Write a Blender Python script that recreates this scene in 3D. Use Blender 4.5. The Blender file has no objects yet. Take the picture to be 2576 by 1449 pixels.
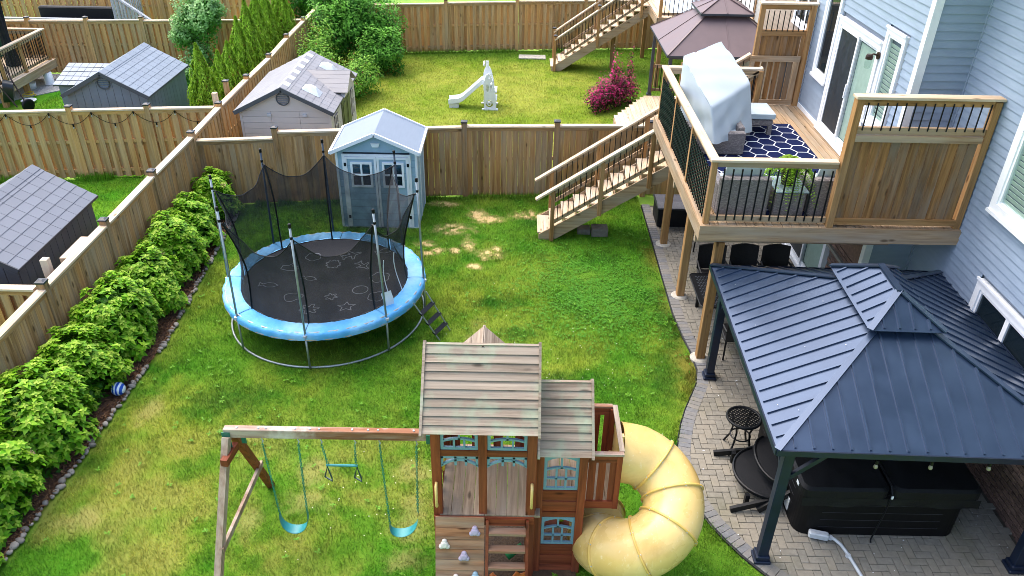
import bpy, math, random
import numpy as np
from mathutils import Matrix, Vector
R = math.radians
random.seed(7)
rng = np.random.default_rng(11)
scene = bpy.context.scene
COL = scene.collection

# ------------------------------------------------------------------ camera
cam_data = bpy.data.cameras.new('camera')
cam = bpy.data.objects.new('camera', cam_data)
COL.objects.link(cam)
PITCH, ROLL = R(31.88), R(1.04)
fw = Vector((0, math.cos(PITCH), -math.sin(PITCH)))
rt0 = Vector((1, 0, 0)); up0 = rt0.cross(fw)
rt = rt0*math.cos(ROLL) + up0*math.sin(ROLL)
up = -rt0*math.sin(ROLL) + up0*math.cos(ROLL)
cam.matrix_world = Matrix(((rt.x, up.x, -fw.x, 0), (rt.y, up.y, -fw.y, 0), (rt.z, up.z, -fw.z, 8.65), (0, 0, 0, 1)))
cam_data.sensor_width = 36
cam_data.lens = 36*1985.5/2576
cam_data.clip_end = 1000
scene.camera = cam

# ------------------------------------------------------------------ world, sun, exposure
SUN_EL, SUN_AZ = R(62), R(-48)          # azimuth from +Y towards +X: a bright veil of cloud ahead and to the left
world = bpy.data.worlds.new('World'); scene.world = world; world.use_nodes = True
wn = world.node_tree.nodes; wl = world.node_tree.links
bg = wn['Background']
sky = wn.new('ShaderNodeTexSky'); sky.sky_type = 'NISHITA'; sky.sun_disc = False
sky.sun_elevation = SUN_EL; sky.sun_rotation = SUN_AZ
sky.air_density = 1.0; sky.dust_density = 4.0; sky.ozone_density = 1.0
wl.new(sky.outputs[0], bg.inputs[0]); bg.inputs[1].default_value = 0.15
sd = bpy.data.lights.new('sun', 'SUN'); sd.energy = .7; sd.angle = R(80); sd.color = (1, .96, .9)
sun = bpy.data.objects.new('sun', sd); COL.objects.link(sun)
sdir = Vector((math.sin(SUN_AZ)*math.cos(SUN_EL), math.cos(SUN_AZ)*math.cos(SUN_EL), math.sin(SUN_EL)))
sun.rotation_euler = sdir.to_track_quat('Z', 'Y').to_euler(); sun.location = (0, 0, 30)
scene.view_settings.view_transform = 'Standard'; scene.view_settings.look = 'None'
scene.view_settings.exposure = 1.68; scene.view_settings.gamma = 1.0
try: scene.cycles.filter_width = 0.9
except Exception: pass

# ------------------------------------------------------------------ helpers
def S(h, a=1.0):
    h = h.lstrip('#'); o = []
    for i in (0, 2, 4):
        c = int(h[i:i+2], 16)/255
        o.append(c/12.92 if c <= .04045 else ((c+.055)/1.055)**2.4)
    return (*o, a)

class MB:
    """collects geometry for ONE mesh object"""
    def __init__(s): s.v = []; s.f = []; s.m = None
    def _a(s, pts, faces):
        b = len(s.v)
        if s.m is not None: pts = [s.m @ Vector(p) for p in pts]
        s.v += [tuple(p) for p in pts]; s.f += [tuple(b+i for i in f) for f in faces]
        return s
    def box(s, x0, x1, y0, y1, z0, z1):
        return s._a([(x0,y0,z0),(x1,y0,z0),(x1,y1,z0),(x0,y1,z0),(x0,y0,z1),(x1,y0,z1),(x1,y1,z1),(x0,y1,z1)],
                    [(0,3,2,1),(4,5,6,7),(0,1,5,4),(1,2,6,5),(2,3,7,6),(3,0,4,7)])
    def cbox(s, x0, x1, y0, y1, z0, z1, c):
        """box with chamfered edges"""
        P = []
        for z, d in ((z0, c), (z0+c, 0), (z1-c, 0), (z1, c)):
            a0, a1, b0, b1 = x0+d, x1-d, y0+d, y1-d
            P += [(a0+c,b0,z),(a1-c,b0,z),(a1,b0+c,z),(a1,b1-c,z),(a1-c,b1,z),(a0+c,b1,z),(a0,b1-c,z),(a0,b0+c,z)]
        F = [tuple(range(7,-1,-1)), tuple(range(24,32))]
        for k in range(3):
            for i in range(8): F.append((k*8+i, k*8+(i+1)%8, k*8+8+(i+1)%8, k*8+8+i))
        return s._a(P, F)
    def beam(s, p, q, w, h, upv=(0,0,1), c=0):
        p, q = Vector(p), Vector(q); d = (q-p).normalized(); u = Vector(upv)
        sd = d.cross(u)
        if sd.length < 1e-5: sd = d.cross(Vector((1,0,0)))
        sd.normalize(); u = sd.cross(d)
        a, b = sd*w/2, u*h/2
        return s._a([p-a-b,p+a-b,p+a+b,p-a+b,q-a-b,q+a-b,q+a+b,q-a+b],[(0,1,2,3),(7,6,5,4),(0,4,5,1),(1,5,6,2),(2,6,7,3),(3,7,4,0)])
    def tube(s, pts, r, n=8, closed=False, cap=True):
        pts = [Vector(p) for p in pts]; N = len(pts); P = []; F = []
        rr = r if isinstance(r, (list, tuple)) else [r]*N
        ref = None
        for i, p in enumerate(pts):
            if closed: t = pts[(i+1) % N]-pts[i-1]
            else: t = pts[min(i+1, N-1)]-pts[max(i-1, 0)]
            t.normalize()
            if ref is None:
                ref = Vector((0,0,1)) if abs(t.z) < .9 else Vector((1,0,0))
            x = (ref - t*ref.dot(t)).normalized(); y = t.cross(x); ref = x
            for k in range(n):
                a = 2*math.pi*k/n; P.append(p + (x*math.cos(a)+y*math.sin(a))*rr[i])
        for i in range(N if closed else N-1):
            j = (i+1) % N
            for k in range(n): F.append((i*n+k, i*n+(k+1)%n, j*n+(k+1)%n, j*n+k))
        if cap and not closed: F += [tuple(range(n-1,-1,-1)), tuple((N-1)*n+k for k in range(n))]
        return s._a(P, F)
    def lathe(s, prof, n=16, c=(0,0,0), cap=True):
        P = []; F = []
        for r, z in prof:
            for k in range(n):
                a = 2*math.pi*k/n; P.append((c[0]+r*math.cos(a), c[1]+r*math.sin(a), c[2]+z))
        for i in range(len(prof)-1):
            for k in range(n): F.append((i*n+k, i*n+(k+1)%n, (i+1)*n+(k+1)%n, (i+1)*n+k))
        if cap: F += [tuple(range(n-1,-1,-1)), tuple((len(prof)-1)*n+k for k in range(n))]
        return s._a(P, F)
    def prism(s, poly, z0, z1):
        n = len(poly)
        P = [(x,y,z0) for x,y in poly]+[(x,y,z1) for x,y in poly]
        return s._a(P, [tuple(range(n-1,-1,-1)), tuple(range(n,2*n))]+[(i,(i+1)%n,n+(i+1)%n,n+i) for i in range(n)])
    def slab(s, poly, thick):
        """thin solid from a planar 3-D polygon, extruded against its normal"""
        p = [Vector(q) for q in poly]; n = Vector((0,0,0))
        for i in range(len(p)): n += p[i].cross(p[(i+1) % len(p)])
        n.normalize(); k = len(p)
        P = p+[q-n*thick for q in p]
        return s._a(P, [tuple(range(k)), tuple(range(2*k-1,k-1,-1))]+[(i,k+i,k+(i+1)%k,(i+1)%k) for i in range(k)])
    def grid(s, fn, nu, nv, closed_u=False):
        P = [fn(i/nu, j/nv) for j in range(nv+1) for i in range(nu if closed_u else nu+1)]
        m = nu if closed_u else nu+1; F = []
        for j in range(nv):
            for i in range(nu): F.append((j*m+i, j*m+(i+1)%m if closed_u else j*m+i+1, (j+1)*m+((i+1)%m if closed_u else i+1), (j+1)*m+i))
        return s._a(P, F)
    def mesh(s, name, mat, smooth=False):
        me = bpy.data.meshes.new(name); me.from_pydata([tuple(p) for p in s.v], [], s.f)
        if mat is not None: me.materials.append(mat)
        if smooth: me.polygons.foreach_set('use_smooth', [True]*len(me.polygons))
        me.update(); return me
    def build(s, name, mat, parent=None, smooth=False, kind=None, label=None):
        return link(name, s.mesh(name, mat, smooth), parent, kind=kind, label=label)

WORLD = {}                                   # world matrix at build time of each parent
def link(name, me, parent=None, loc=None, rot=None, scale=None, kind=None, label=None):
    o = bpy.data.objects.new(name, me); COL.objects.link(o)
    if loc is not None: o.location = loc
    if rot is not None: o.rotation_euler = rot
    if scale is not None: o.scale = scale
    if parent is not None:
        o.parent = parent
        o.matrix_parent_inverse = WORLD[parent.name].inverted()
    m = Matrix.LocRotScale(o.location, o.rotation_euler, o.scale)
    WORLD[o.name] = m
    if kind: o['kind'] = kind
    if label: o['label'] = label
    return o
def thing(name, label, cat, loc=(0,0,0), group=None):
    o = bpy.data.objects.new(name, None); COL.objects.link(o); o.location = loc; o.empty_display_size = .2
    WORLD[o.name] = Matrix.Translation(loc)
    return tag(o, label, cat, group)
def tag(o, label, cat, group=None):
    o['label'] = label; o['category'] = cat
    if group: o['group'] = group
    return o
def struct(o): o['kind'] = 'structure'; return o
def copy_thing(root, label, loc, rotz=0):
    """copy a thing with its parts and their sub-parts"""
    def rec(o, par):
        c = o.copy(); COL.objects.link(c)
        if par is not None: c.parent = par; c.matrix_parent_inverse = o.matrix_parent_inverse.copy()
        for ch in KIDS.get(o.name, []): rec(ch, c)
        return c
    KIDS = {}
    for o in COL.objects:
        if o.parent is not None: KIDS.setdefault(o.parent.name, []).append(o)
    r = rec(root, None); r.location = loc; r.rotation_euler = (0,0,rotz); r['label'] = label
    return r

# ------------------------------------------------------------------ value noise (for scattering and colour of turf)
_tab = rng.random((256, 256))
def vnoise(x, y, sc, seed=0):
    x = np.asarray(x)*sc+seed*17.3+1000; y = np.asarray(y)*sc+seed*9.7+1000
    xi = np.floor(x).astype(int); yi = np.floor(y).astype(int); fx = x-xi; fy = y-yi
    fx = fx*fx*(3-2*fx); fy = fy*fy*(3-2*fy)
    g = lambda a, b: _tab[a % 256, b % 256]
    return (g(xi,yi)*(1-fx)+g(xi+1,yi)*fx)*(1-fy)+(g(xi,yi+1)*(1-fx)+g(xi+1,yi+1)*fx)*fy
def fbm(x, y, sc, seed=0, o=4):
    t = 0; a = 1; n = 0
    for k in range(o): t = t+a*vnoise(x, y, sc*2**k, seed+k*3); n += a; a *= .55
    return t/n

# ------------------------------------------------------------------ materials
def new_mat(name):
    m = bpy.data.materials.new(name); m.use_nodes = True
    nt = m.node_tree; b = nt.nodes['Principled BSDF']
    return m, nt, b, nt.nodes.new, nt.links.new
def ramp(nt, stops, fac):
    r = nt.nodes.new('ShaderNodeValToRGB'); e = r.color_ramp.elements
    while len(e) < len(stops): e.new(.5)
    for i, (p, c) in enumerate(stops): e[i].position = p; e[i].color = c
    nt.links.new(fac, r.inputs[0]); return r.outputs[0]
def coords(nt, scale, randomise=True, kind='Object', rotz=0):
    tc = nt.nodes.new('ShaderNodeTexCoord'); mp = nt.nodes.new('ShaderNodeMapping')
    mp.inputs['Scale'].default_value = scale; mp.inputs['Rotation'].default_value = (0, 0, rotz)
    nt.links.new(tc.outputs[kind], mp.inputs['Vector'])
    if randomise:
        oi = nt.nodes.new('ShaderNodeObjectInfo'); mu = nt.nodes.new('ShaderNodeMath'); mu.operation = 'MULTIPLY'
        mu.inputs[1].default_value = 37.0; nt.links.new(oi.outputs['Random'], mu.inputs[0])
        nt.links.new(mu.outputs[0], mp.inputs['Location'])
    return mp.outputs[0]
def noise(nt, vec, scale, detail=4, rough=.55, dist=0):
    n = nt.nodes.new('ShaderNodeTexNoise'); n.inputs['Scale'].default_value = scale
    n.inputs['Detail'].default_value = detail; n.inputs['Roughness'].default_value = rough; n.inputs['Distortion'].default_value = dist
    nt.links.new(vec, n.inputs['Vector']); return n.outputs['Fac']
def mixc(nt, fac, a, b, mode='MIX'):
    m = nt.nodes.new('ShaderNodeMix'); m.data_type = 'RGBA'; m.blend_type = mode
    for sock, val in ((m.inputs[0], fac), (m.inputs[6], a), (m.inputs[7], b)):
        if isinstance(val, (int, float)): sock.default_value = val
        elif isinstance(val, tuple): sock.default_value = val
        else: nt.links.new(val, sock)
    return m.outputs[2]
def maprange(nt, v, a, b, c, d):
    m = nt.nodes.new('ShaderNodeMapRange'); nt.links.new(v, m.inputs[0])
    for i, q in enumerate((a, b, c, d)): m.inputs[i+1].default_value = q
    return m.outputs[0]
def bump(nt, b, h, strength=.3, dist=.01):
    n = nt.nodes.new('ShaderNodeBump'); n.inputs['Strength'].default_value = strength; n.inputs['Distance'].default_value = dist
    nt.links.new(h, n.inputs['Height']); nt.links.new(n.outputs[0], b.inputs['Normal'])
def hsv_rand(nt, col, lo, hi):
    oi = nt.nodes.new('ShaderNodeObjectInfo'); h = nt.nodes.new('ShaderNodeHueSaturation')
    nt.links.new(maprange(nt, oi.outputs['Random'], 0, 1, lo, hi), h.inputs['Value']); nt.links.new(col, h.inputs['Color'])
    return h.outputs[0]
def plain(name, c1, c2=None, rough=.6, metal=0.0, scale=6.0, detail=5, bmp=.15, bd=.004, rnd=(1,1), spec=.5, stretch=(1,1,1), sheen=0):
    m, nt, b, N, L = new_mat(name)
    c2 = c2 or tuple(x*.8 for x in c1[:3])+(1,)
    v = coords(nt, stretch); f = noise(nt, v, scale, detail)
    c = ramp(nt, [(.3, c2), (.7, c1)], f)
    if rnd != (1,1): c = hsv_rand(nt, c, *rnd)
    L(c, b.inputs['Base Color']); b.inputs['Metallic'].default_value = metal; b.inputs['Specular IOR Level'].default_value = spec
    L(maprange(nt, f, .3, .7, rough*.85, min(1, rough*1.15)), b.inputs['Roughness'])
    if sheen: b.inputs['Sheen Weight'].default_value = sheen
    if bmp: bump(nt, b, noise(nt, v, scale*6, 3), bmp, bd)
    return m
def wood(name, light, dark, grey, axis='z', grey_amt=.5, rnd=(.75, 1.15), rough=.75, knots=True, hue=None, across=18, moss=None, moss_amt=0):
    m, nt, b, N, L = new_mat(name)
    ax = 'xyz'.index(axis)
    def sc(al, ac): t = [ac]*3; t[ax] = al; return tuple(t)
    g = noise(nt, coords(nt, sc(.9, across)), 1.0, 6, .65, .4)
    c = ramp(nt, [(.32, dark), (.5, tuple((a+d)/2 for a, d in zip(light, dark))), (.66, light)], g)
    st = noise(nt, coords(nt, sc(.7, 4.0)), 1.0, 4, .6)
    c = mixc(nt, maprange(nt, st, .42, .68, 0, grey_amt), c, grey)
    if hue:                                                 # a share of the boards is of another tint
        oi = nt.nodes.new('ShaderNodeObjectInfo')
        c = mixc(nt, maprange(nt, oi.outputs['Random'], .55, 1, 0, .75), c, mixc(nt, g, dark, hue))
    if moss:
        mo = noise(nt, coords(nt, (2.2, 2.2, 2.2), False), 1.0, 5, .6)
        c = mixc(nt, maprange(nt, mo, .5, .68, 0, moss_amt), c, moss)
    if knots:
        vo = nt.nodes.new('ShaderNodeTexVoronoi'); vo.inputs['Scale'].default_value = 1.0
        L(coords(nt, sc(1.6, 4.5)), vo.inputs['Vector'])
        c = mixc(nt, maprange(nt, vo.outputs['Distance'], .06, .14, .8, 0), c, tuple(x*.35 for x in dark[:3])+(1,))
    c = hsv_rand(nt, c, *rnd)
    L(c, b.inputs['Base Color']); b.inputs['Roughness'].default_value = rough; b.inputs['Specular IOR Level'].default_value = .25
    bump(nt, b, g, .35, .004)
    return m
def attr_mat(name, attr='Col', rough=.6, trans=0.25, spec=.25):
    """colour per face from a mesh attribute (leaf by leaf, blade by blade)"""
    m, nt, b, N, L = new_mat(name)
    a = N('ShaderNodeAttribute'); a.attribute_name = attr
    L(a.outputs['Color'], b.inputs['Base Color']); b.inputs['Roughness'].default_value = rough; b.inputs['Specular IOR Level'].default_value = spec
    if trans:
        t = N('ShaderNodeBsdfTranslucent'); mx = N('ShaderNodeMixShader'); mx.inputs[0].default_value = trans
        L(a.outputs['Color'], t.inputs[0]); L(b.outputs[0], mx.inputs[1]); L(t.outputs[0], mx.inputs[2])
        L(mx.outputs[0], nt.nodes['Material Output'].inputs[0])
    return m
M = {}
# ------------------------------------------------------------------ shared materials
M['fence'] = {a: wood('fence_wood_'+a, S('#cb9f6c'), S('#825c35'), S('#a5937c'), a, .7, (.7, 1.18), hue=S('#b9834a')) for a in 'xyz'}
M['fence2'] = {a: wood('shadow_fence_wood_'+a, S('#dab07a'), S('#a47c4b'), S('#b8a587'), a, .55, (.75, 1.16), hue=S('#cc9656')) for a in 'xyz'}
M['cap'] = {a: wood('cap_wood_'+a, S('#dcc6a8'), S('#b89a78'), S('#cdc3b4'), a, .6, (.9, 1.1)) for a in 'xyz'}
M['deck'] = {a: wood('deck_wood_'+a, S('#bb9f7d'), S('#856a4c'), S('#a39785'), a, .75, (.86, 1.1)) for a in 'xyz'}
M['post'] = {a: wood('post_wood_'+a, S('#b88c59'), S('#805b33'), S('#9d8768'), a, .45, (.85, 1.1)) for a in 'xyz'}
M['screen'] = wood('screen_wood_z', S('#a37a4b'), S('#5c3f23'), S('#837666'), 'z', .9, (.76, 1.12), hue=S('#b07d45'))
M['blackcap'] = plain('black_post_cap', S('#262b33'), S('#1c2026'), .35)
M['black'] = plain('black_powder_coat', S('#101317'), S('#0b0d10'), .45, spec=.25)
M['white'] = plain('white_vinyl', S('#eef1f4'), S('#e2e6ea'), .35, bmp=.03)
M['soil'] = plain('bare_soil', S('#5e4a36'), S('#3d2f22'), .95, scale=9, bmp=.8, bd=.02)

# ------------------------------------------------------------------ ground sheet and lawns
m, nt, b, N, L = new_mat('ground_turf')
f = noise(nt, coords(nt, (1,1,1), False), 1.3, 8, .6)
L(ramp(nt, [(.3, S('#5c8a24')), (.7, S('#86a83a'))], f), b.inputs['Base Color']); b.inputs['Roughness'].default_value = .95
bump(nt, b, noise(nt, coords(nt, (1,1,1), False), 40, 3), .6, .02)
g = MB(); g.grid(lambda u, v: (-300+600*u, -200+600*v, -.03), 6, 6)
struct(g.build('ground', m))

def pts_in(poly, x, y):
    inside = np.zeros(x.shape, bool); n = len(poly)
    for i in range(n):
        x0, y0 = poly[i]; x1, y1 = poly[(i+1) % n]
        c = ((y0 > y) != (y1 > y)) & (x < (x1-x0)*(y-y0)/(y1-y0+1e-12)+x0)
        inside ^= c
    return inside
def lerp3(a, b, t): return np.atleast_2d(a)*(1-t[:,None])+np.atleast_2d(b)*t[:,None]
C3 = lambda h: np.array(S(h)[:3])
# bare, straw-coloured spots where the turf has died: x, y, rx, ry
SPOTS = [(-1.42,16.45,.42,.26),(-.9,17.25,.26,.28),(-.62,17.02,.42,.22),(-1.95,15.75,.22,.16),(-1.68,15.45,.17,.13),(-1.0,15.7,.16,.26),(-1.9,15.3,.26,.14),
         (-1.28,15.45,.13,.13),(-.55,15.3,.3,.22),(-.35,15.55,.13,.15),(-.8,14.75,.16,.12),(.35,17.3,.5,.2),(-1.7,17.8,.3,.15)]
STRAW = [(-2.9,8.0,.34,.26),(-3.0,8.6,.25,.35),(-3.6,7.6,.2,.3),(-1.35,7.7,.3,.45),(-1.5,8.6,.3,.25),(-4.2,9.4,.4,.2),(-5.9,7.6,.3,.2),(-1.35,7.0,.25,.2),(-.6,11.9,.2,.7),(-5.9,9.9,.18,.4)]
DARK = [(-.35,13.3,.45,.22),(.15,12.3,.42,.3),(-4.6,10.2,.8,.4),(-2.6,16.0,.4,.3),(.6,16.9,.5,.3),(3.0,12.6,.25,.8),(2.7,11.0,.3,.8),(1.1,10.8,.9,.3),(-5.6,14.5,.3,1.2)]
def spot(x, y, lst, seed=5):
    w = np.zeros_like(x); wob = (fbm(x, y, 3.2, seed)-.5)*1.2+(fbm(x, y, 11, seed+3, 2)-.5)*.9
    for cx, cy, rx, ry in lst:
        d = np.sqrt(((x-cx)/rx)**2+((y-cy)/ry)**2)+wob*.9
        w = np.maximum(w, np.clip((1.35-d)/.95, 0, 1))
    return w
def turf_home(x, y):
    n1 = fbm(x, y, .45, 1); n2 = fbm(x, y, 1.7, 2); n3 = fbm(x, y, 5.0, 9, 2)
    c = lerp3(C3('#659a28'), C3('#98a93c'), np.clip((n1-.36)*2.6, 0, 1))
    c = lerp3(C3('#4d8a1c'), c, np.clip((n2-.2)*2.6, 0, 1))
    near = np.clip((10.3-y)/1.6, 0, 1)*np.clip((.2-x)/1.2, 0, 1)
    dry = np.clip((n2-.42)*3.5, 0, 1)*near
    c = c*(1-.55*dry[:,None])+C3('#a8a055')[None,:]*.55*dry[:,None]
    edge = np.clip((x-2.75)/.35, 0, 1)*np.clip((y-10.2)/.5, 0, 1)*np.clip((16.3-y)/.6, 0, 1)*np.clip((n3-.25)*3, 0, 1)
    c = c*(1-.6*edge[:,None])+C3('#8f7a3c')[None,:]*.6*edge[:,None]
    clover = np.clip(1.2-np.sqrt(((x-2.0)/1.25)**2+((y-14.1)/1.35)**2), 0, 1)
    clover = np.clip(clover*3*(.4+n2), 0, 1)
    c = c*(1-.6*clover[:,None])+C3('#4f9226')[None,:]*.6*clover[:,None]
    dk = spot(x, y, DARK, 8)
    c = c*(1-.75*dk[:,None])+C3('#35701a')[None,:]*.75*dk[:,None]
    s1 = spot(x, y, SPOTS)*np.clip((fbm(x, y, 8.0, 61, 3)-.22)*3.2, .15, 1); s2 = spot(x, y, STRAW, 6)
    c = c*(1-.95*s1[:,None])+C3('#c8ad7c')[None,:]*.95*s1[:,None]
    c = c*(1-.5*s2[:,None])+C3('#b3a468')[None,:]*.5*s2[:,None]
    return c, np.clip(1-.72*s1-.4*s2-.4*edge, .15, 1), clover
def turf_back(x, y):
    n1 = fbm(x, y, .5, 3); n2 = fbm(x, y, 2.1, 4)
    c = lerp3(C3('#86a02c'), C3('#aab24a'), np.clip((n1*.55+n2*.45-.36)*3.6, 0, 1))
    rim = np.clip(np.maximum((y-29.6)/1.6, (x-2.6)/1.0), 0, 1)
    c = c*(1-.7*rim[:,None])+C3('#558a22')[None,:]*.7*rim[:,None]
    return c, np.ones_like(x), np.zeros_like(x)
def turf_left(x, y):
    n2 = fbm(x, y, 1.4, 7)
    return lerp3(C3('#4f9a1c'), C3('#7cab2c'), np.clip((n2-.3)*2.5, 0, 1)), np.ones_like(x), np.zeros_like(x)

M['turf_ground'] = attr_mat('turf_base', rough=.95, trans=0, spec=.1)
M['blade'] = attr_mat('grass_blade', rough=.55, trans=.3, spec=.25)
def set_face_col(me, cols, dom='FACE'):
    a = me.attributes.new('Col', 'FLOAT_COLOR', dom)
    a.data.foreach_set('color', np.concatenate([cols, np.ones((len(cols), 1))], 1).astype(np.float32).ravel())
def np_mesh(name, verts, faces, mat):
    me = bpy.data.meshes.new(name); nv = len(verts); nf, k = faces.shape
    me.vertices.add(nv); me.vertices.foreach_set('co', verts.astype(np.float32).ravel())
    me.loops.add(nf*k); me.loops.foreach_set('vertex_index', faces.astype(np.int32).ravel())
    me.polygons.add(nf); me.polygons.foreach_set('loop_start', np.arange(0, nf*k, k, dtype=np.int32))
    me.update(calc_edges=True); me.materials.append(mat); return me
def lawn(name, poly, fn, z, step, label):
    xs = [p[0] for p in poly]; ys = [p[1] for p in poly]
    nx = int((max(xs)-min(xs))/step)+1; ny = int((max(ys)-min(ys))/step)+1
    gx, gy = np.meshgrid(min(xs)+np.arange(nx+1)*step, min(ys)+np.arange(ny+1)*step)
    x, y = gx.ravel(), gy.ravel()
    zz = z+(fbm(x, y, .8, 12)-.5)*.02
    i = np.arange(nx)[None,:]+np.arange(ny)[:,None]*(nx+1); i = i.ravel()
    F = np.stack([i, i+1, i+nx+2, i+nx+1], 1)
    cx = x[F].mean(1); cy = y[F].mean(1); keep = pts_in(poly, cx, cy); F = F[keep]
    me = np_mesh(name, np.stack([x, y, zz], 1), F, M['turf_ground'])
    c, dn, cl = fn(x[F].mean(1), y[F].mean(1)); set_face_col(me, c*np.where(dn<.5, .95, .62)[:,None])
    return struct(link(name, me))
def grass(name, poly, fn, dens, ln, wd, z, label, cat='grass', avoid=None):
    xs = [p[0] for p in poly]; ys = [p[1] for p in poly]
    n = int((max(xs)-min(xs))*(max(ys)-min(ys))*dens)
    x = rng.uniform(min(xs), max(xs), n); y = rng.uniform(min(ys), max(ys), n)
    k = pts_in(poly, x, y)
    if avoid is not None: k &= ~avoid(x, y)
    x, y = x[k], y[k]; c, dn, cl = fn(x, y)
    k = rng.random(len(x)) < dn*(.45+.75*fbm(x, y, 3.0, 15)); x, y, c, dn, cl = x[k], y[k], c[k], dn[k], cl[k]; n = len(x)
    tall = .5*fbm(x, y, 1.6, 21)+.6*np.clip((fbm(x, y, 5.0, 27, 3)-.4)*2.5, 0, 1)
    L_ = ln*(.5+rng.random(n)*.9)*(.65+.75*tall)*(.5+.5*dn)*(1-.35*cl); W_ = wd*(.7+.6*rng.random(n))*(1+2.2*cl)
    az = rng.uniform(0, 2*np.pi, n); lean = rng.uniform(.15, 1.25, n)+.35*cl
    dx, dy = np.cos(az), np.sin(az)
    tip = np.stack([x+dx*L_*np.sin(lean), y+dy*L_*np.sin(lean), z+L_*np.cos(lean)+.004], 1)
    a = np.stack([x-dy*W_/2, y+dx*W_/2, np.full(n, z-.004)], 1); bb = np.stack([x+dy*W_/2, y-dx*W_/2, np.full(n, z-.004)], 1)
    V = np.stack([a, bb, tip], 1).reshape(-1, 3); F = np.arange(3*n).reshape(-1, 3)
    me = np_mesh(name, V, F, M['blade'])
    tuft = np.clip((fbm(x, y, 6.0, 33, 3)-.3)*2.4, 0, 1); set_face_col(me, np.clip(c*((.5+.8*rng.random(n))*(.72+.5*tuft))[:,None]*np.stack([.85+.35*rng.random(n), np.ones(n), np.full(n, .8)], 1), 0, 1))
    o = link(name, me, kind='stuff'); tag(o, label, cat); return o

# outline of the patio against the lawn (counted from the far end to the near end)
EDGE = [(3.2,17.9),(3.2,16.6),(3.2,15.8),(3.19,14.4),(3.19,13.0),(3.24,12.3),(3.31,11.75),(3.33,11.2),(3.24,10.8),(3.08,10.45),(2.92,10.1),(2.79,9.75),(2.69,9.4),(2.62,9.1),(2.59,8.8),(2.6,8.5),(2.66,8.2),(2.74,7.95),(2.86,7.65),(3.0,7.4),(3.18,7.12),(3.4,6.85),(3.72,6.55),(4.1,6.3),(4.6,6.1)]
HOME = [(-7.5,5.2),(4.6,5.2),(4.6,6.1)]+EDGE[::-1]+[(3.2,18.5),(1.03,18.44),(-1.23,18.32),(-5.66,17.75),(-7.5,17.45)]
BORDER = [(-6.66,17.3),(-6.62,15.8),(-6.55,14.4),(-6.46,13.1),(-6.38,11.8),(-6.45,10.6),(-6.5,9.4),(-6.52,8.5),(-6.58,7.7),(-6.64,6.9),(-6.7,5.4)]
HOMEG = [(-6.55,5.2)]+[(x+.12,y) for x,y in BORDER[::-1]]+[(-6.3,17.6),(-5.66,17.7),(-1.23,18.27),(1.03,18.4),(3.2,18.45)]+[(x-.05,y) for x,y in EDGE]+[(4.6,5.2)]
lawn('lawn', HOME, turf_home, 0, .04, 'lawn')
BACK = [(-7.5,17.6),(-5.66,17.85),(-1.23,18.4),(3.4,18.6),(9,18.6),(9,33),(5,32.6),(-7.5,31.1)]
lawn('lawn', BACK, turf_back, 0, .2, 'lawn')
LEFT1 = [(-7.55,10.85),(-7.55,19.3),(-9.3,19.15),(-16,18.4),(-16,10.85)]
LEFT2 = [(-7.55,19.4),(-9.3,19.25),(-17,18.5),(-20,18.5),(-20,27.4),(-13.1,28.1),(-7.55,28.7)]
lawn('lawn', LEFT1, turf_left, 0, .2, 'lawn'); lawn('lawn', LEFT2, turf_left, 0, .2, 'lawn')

# mulch bed under the hedge
bed = MB(); BEDO = [(-7.48,y) for _, y in BORDER]
bed.grid(lambda u, v: (lambda i: (BORDER[i][0]*(1-v)+(-7.48)*v, BORDER[i][1], .022+.05*math.sin(math.pi*v)+random.uniform(-.01,.01)))(round(u*(len(BORDER)-1))), len(BORDER)-1, 6)
M['mulch'] = plain('bark_mulch', S('#6b4a34'), S('#33231a'), .95, scale=14, bmp=1.0, bd=.03)
struct(bed.build('mulch_bed', M['mulch']))
# bark chips lying in the bed
n = 5200; t = rng.random(n); yy = 5.4+t*11.9
bx = np.interp(yy, [p[1] for p in BORDER[::-1]], [p[0] for p in BORDER[::-1]]); xx = bx-rng.random(n)**1.4*.6+.04
az = rng.uniform(0, np.pi, n); ll = rng.uniform(.012, .04, n); ww = rng.uniform(.003, .008, n); zz = .05+rng.random(n)*.03; tl = rng.uniform(-.01, .012, n)
dx, dy = np.cos(az), np.sin(az)
V = np.stack([np.stack([xx+sx*dx*ll-sy*dy*ww, yy+sx*dy*ll+sy*dx*ww, zz+sx*tl], 1) for sx, sy in ((-1,-1),(1,-1),(1,1),(-1,1))], 1).reshape(-1,3)
me = np_mesh('bark_chips', V, np.arange(4*n).reshape(-1,4), M['turf_ground'])
set_face_col(me, lerp3(C3('#3a2619'), C3('#8d6a4c'), rng.random(n)**1.6))
tag(link('bark_chips', me, kind='stuff'), 'dark brown bark chips spread in the bed under the hedge', 'mulch')

# ------------------------------------------------------------------ patio of grey pavers
def paver_mat(name, a, bcol, moss):
    m, nt, b, N, L = new_mat(name)
    v = coords(nt, (1,1,1)); f = noise(nt, v, 14, 6, .6)
    c = ramp(nt, [(.3, bcol), (.7, a)], f)
    oi = N('ShaderNodeObjectInfo')
    c = mixc(nt, maprange(nt, oi.outputs['Random'], 0, 1, 0, .55), c, S('#7d7566'))
    geo = N('ShaderNodeNewGeometry')
    mp = N('ShaderNodeMapping'); L(geo.outputs['Position'], mp.inputs['Vector'])
    mo = noise(nt, mp.outputs[0], .9, 5, .65)
    c = mixc(nt, maprange(nt, mo, .52, .72, 0, moss), c, S('#55552f'))
    c = hsv_rand(nt, c, .87, 1.1)
    L(c, b.inputs['Base Color']); b.inputs['Roughness'].default_value = .85; b.inputs['Specular IOR Level'].default_value = .3
    bump(nt, b, noise(nt, v, 90, 3), .5, .004); return m
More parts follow.
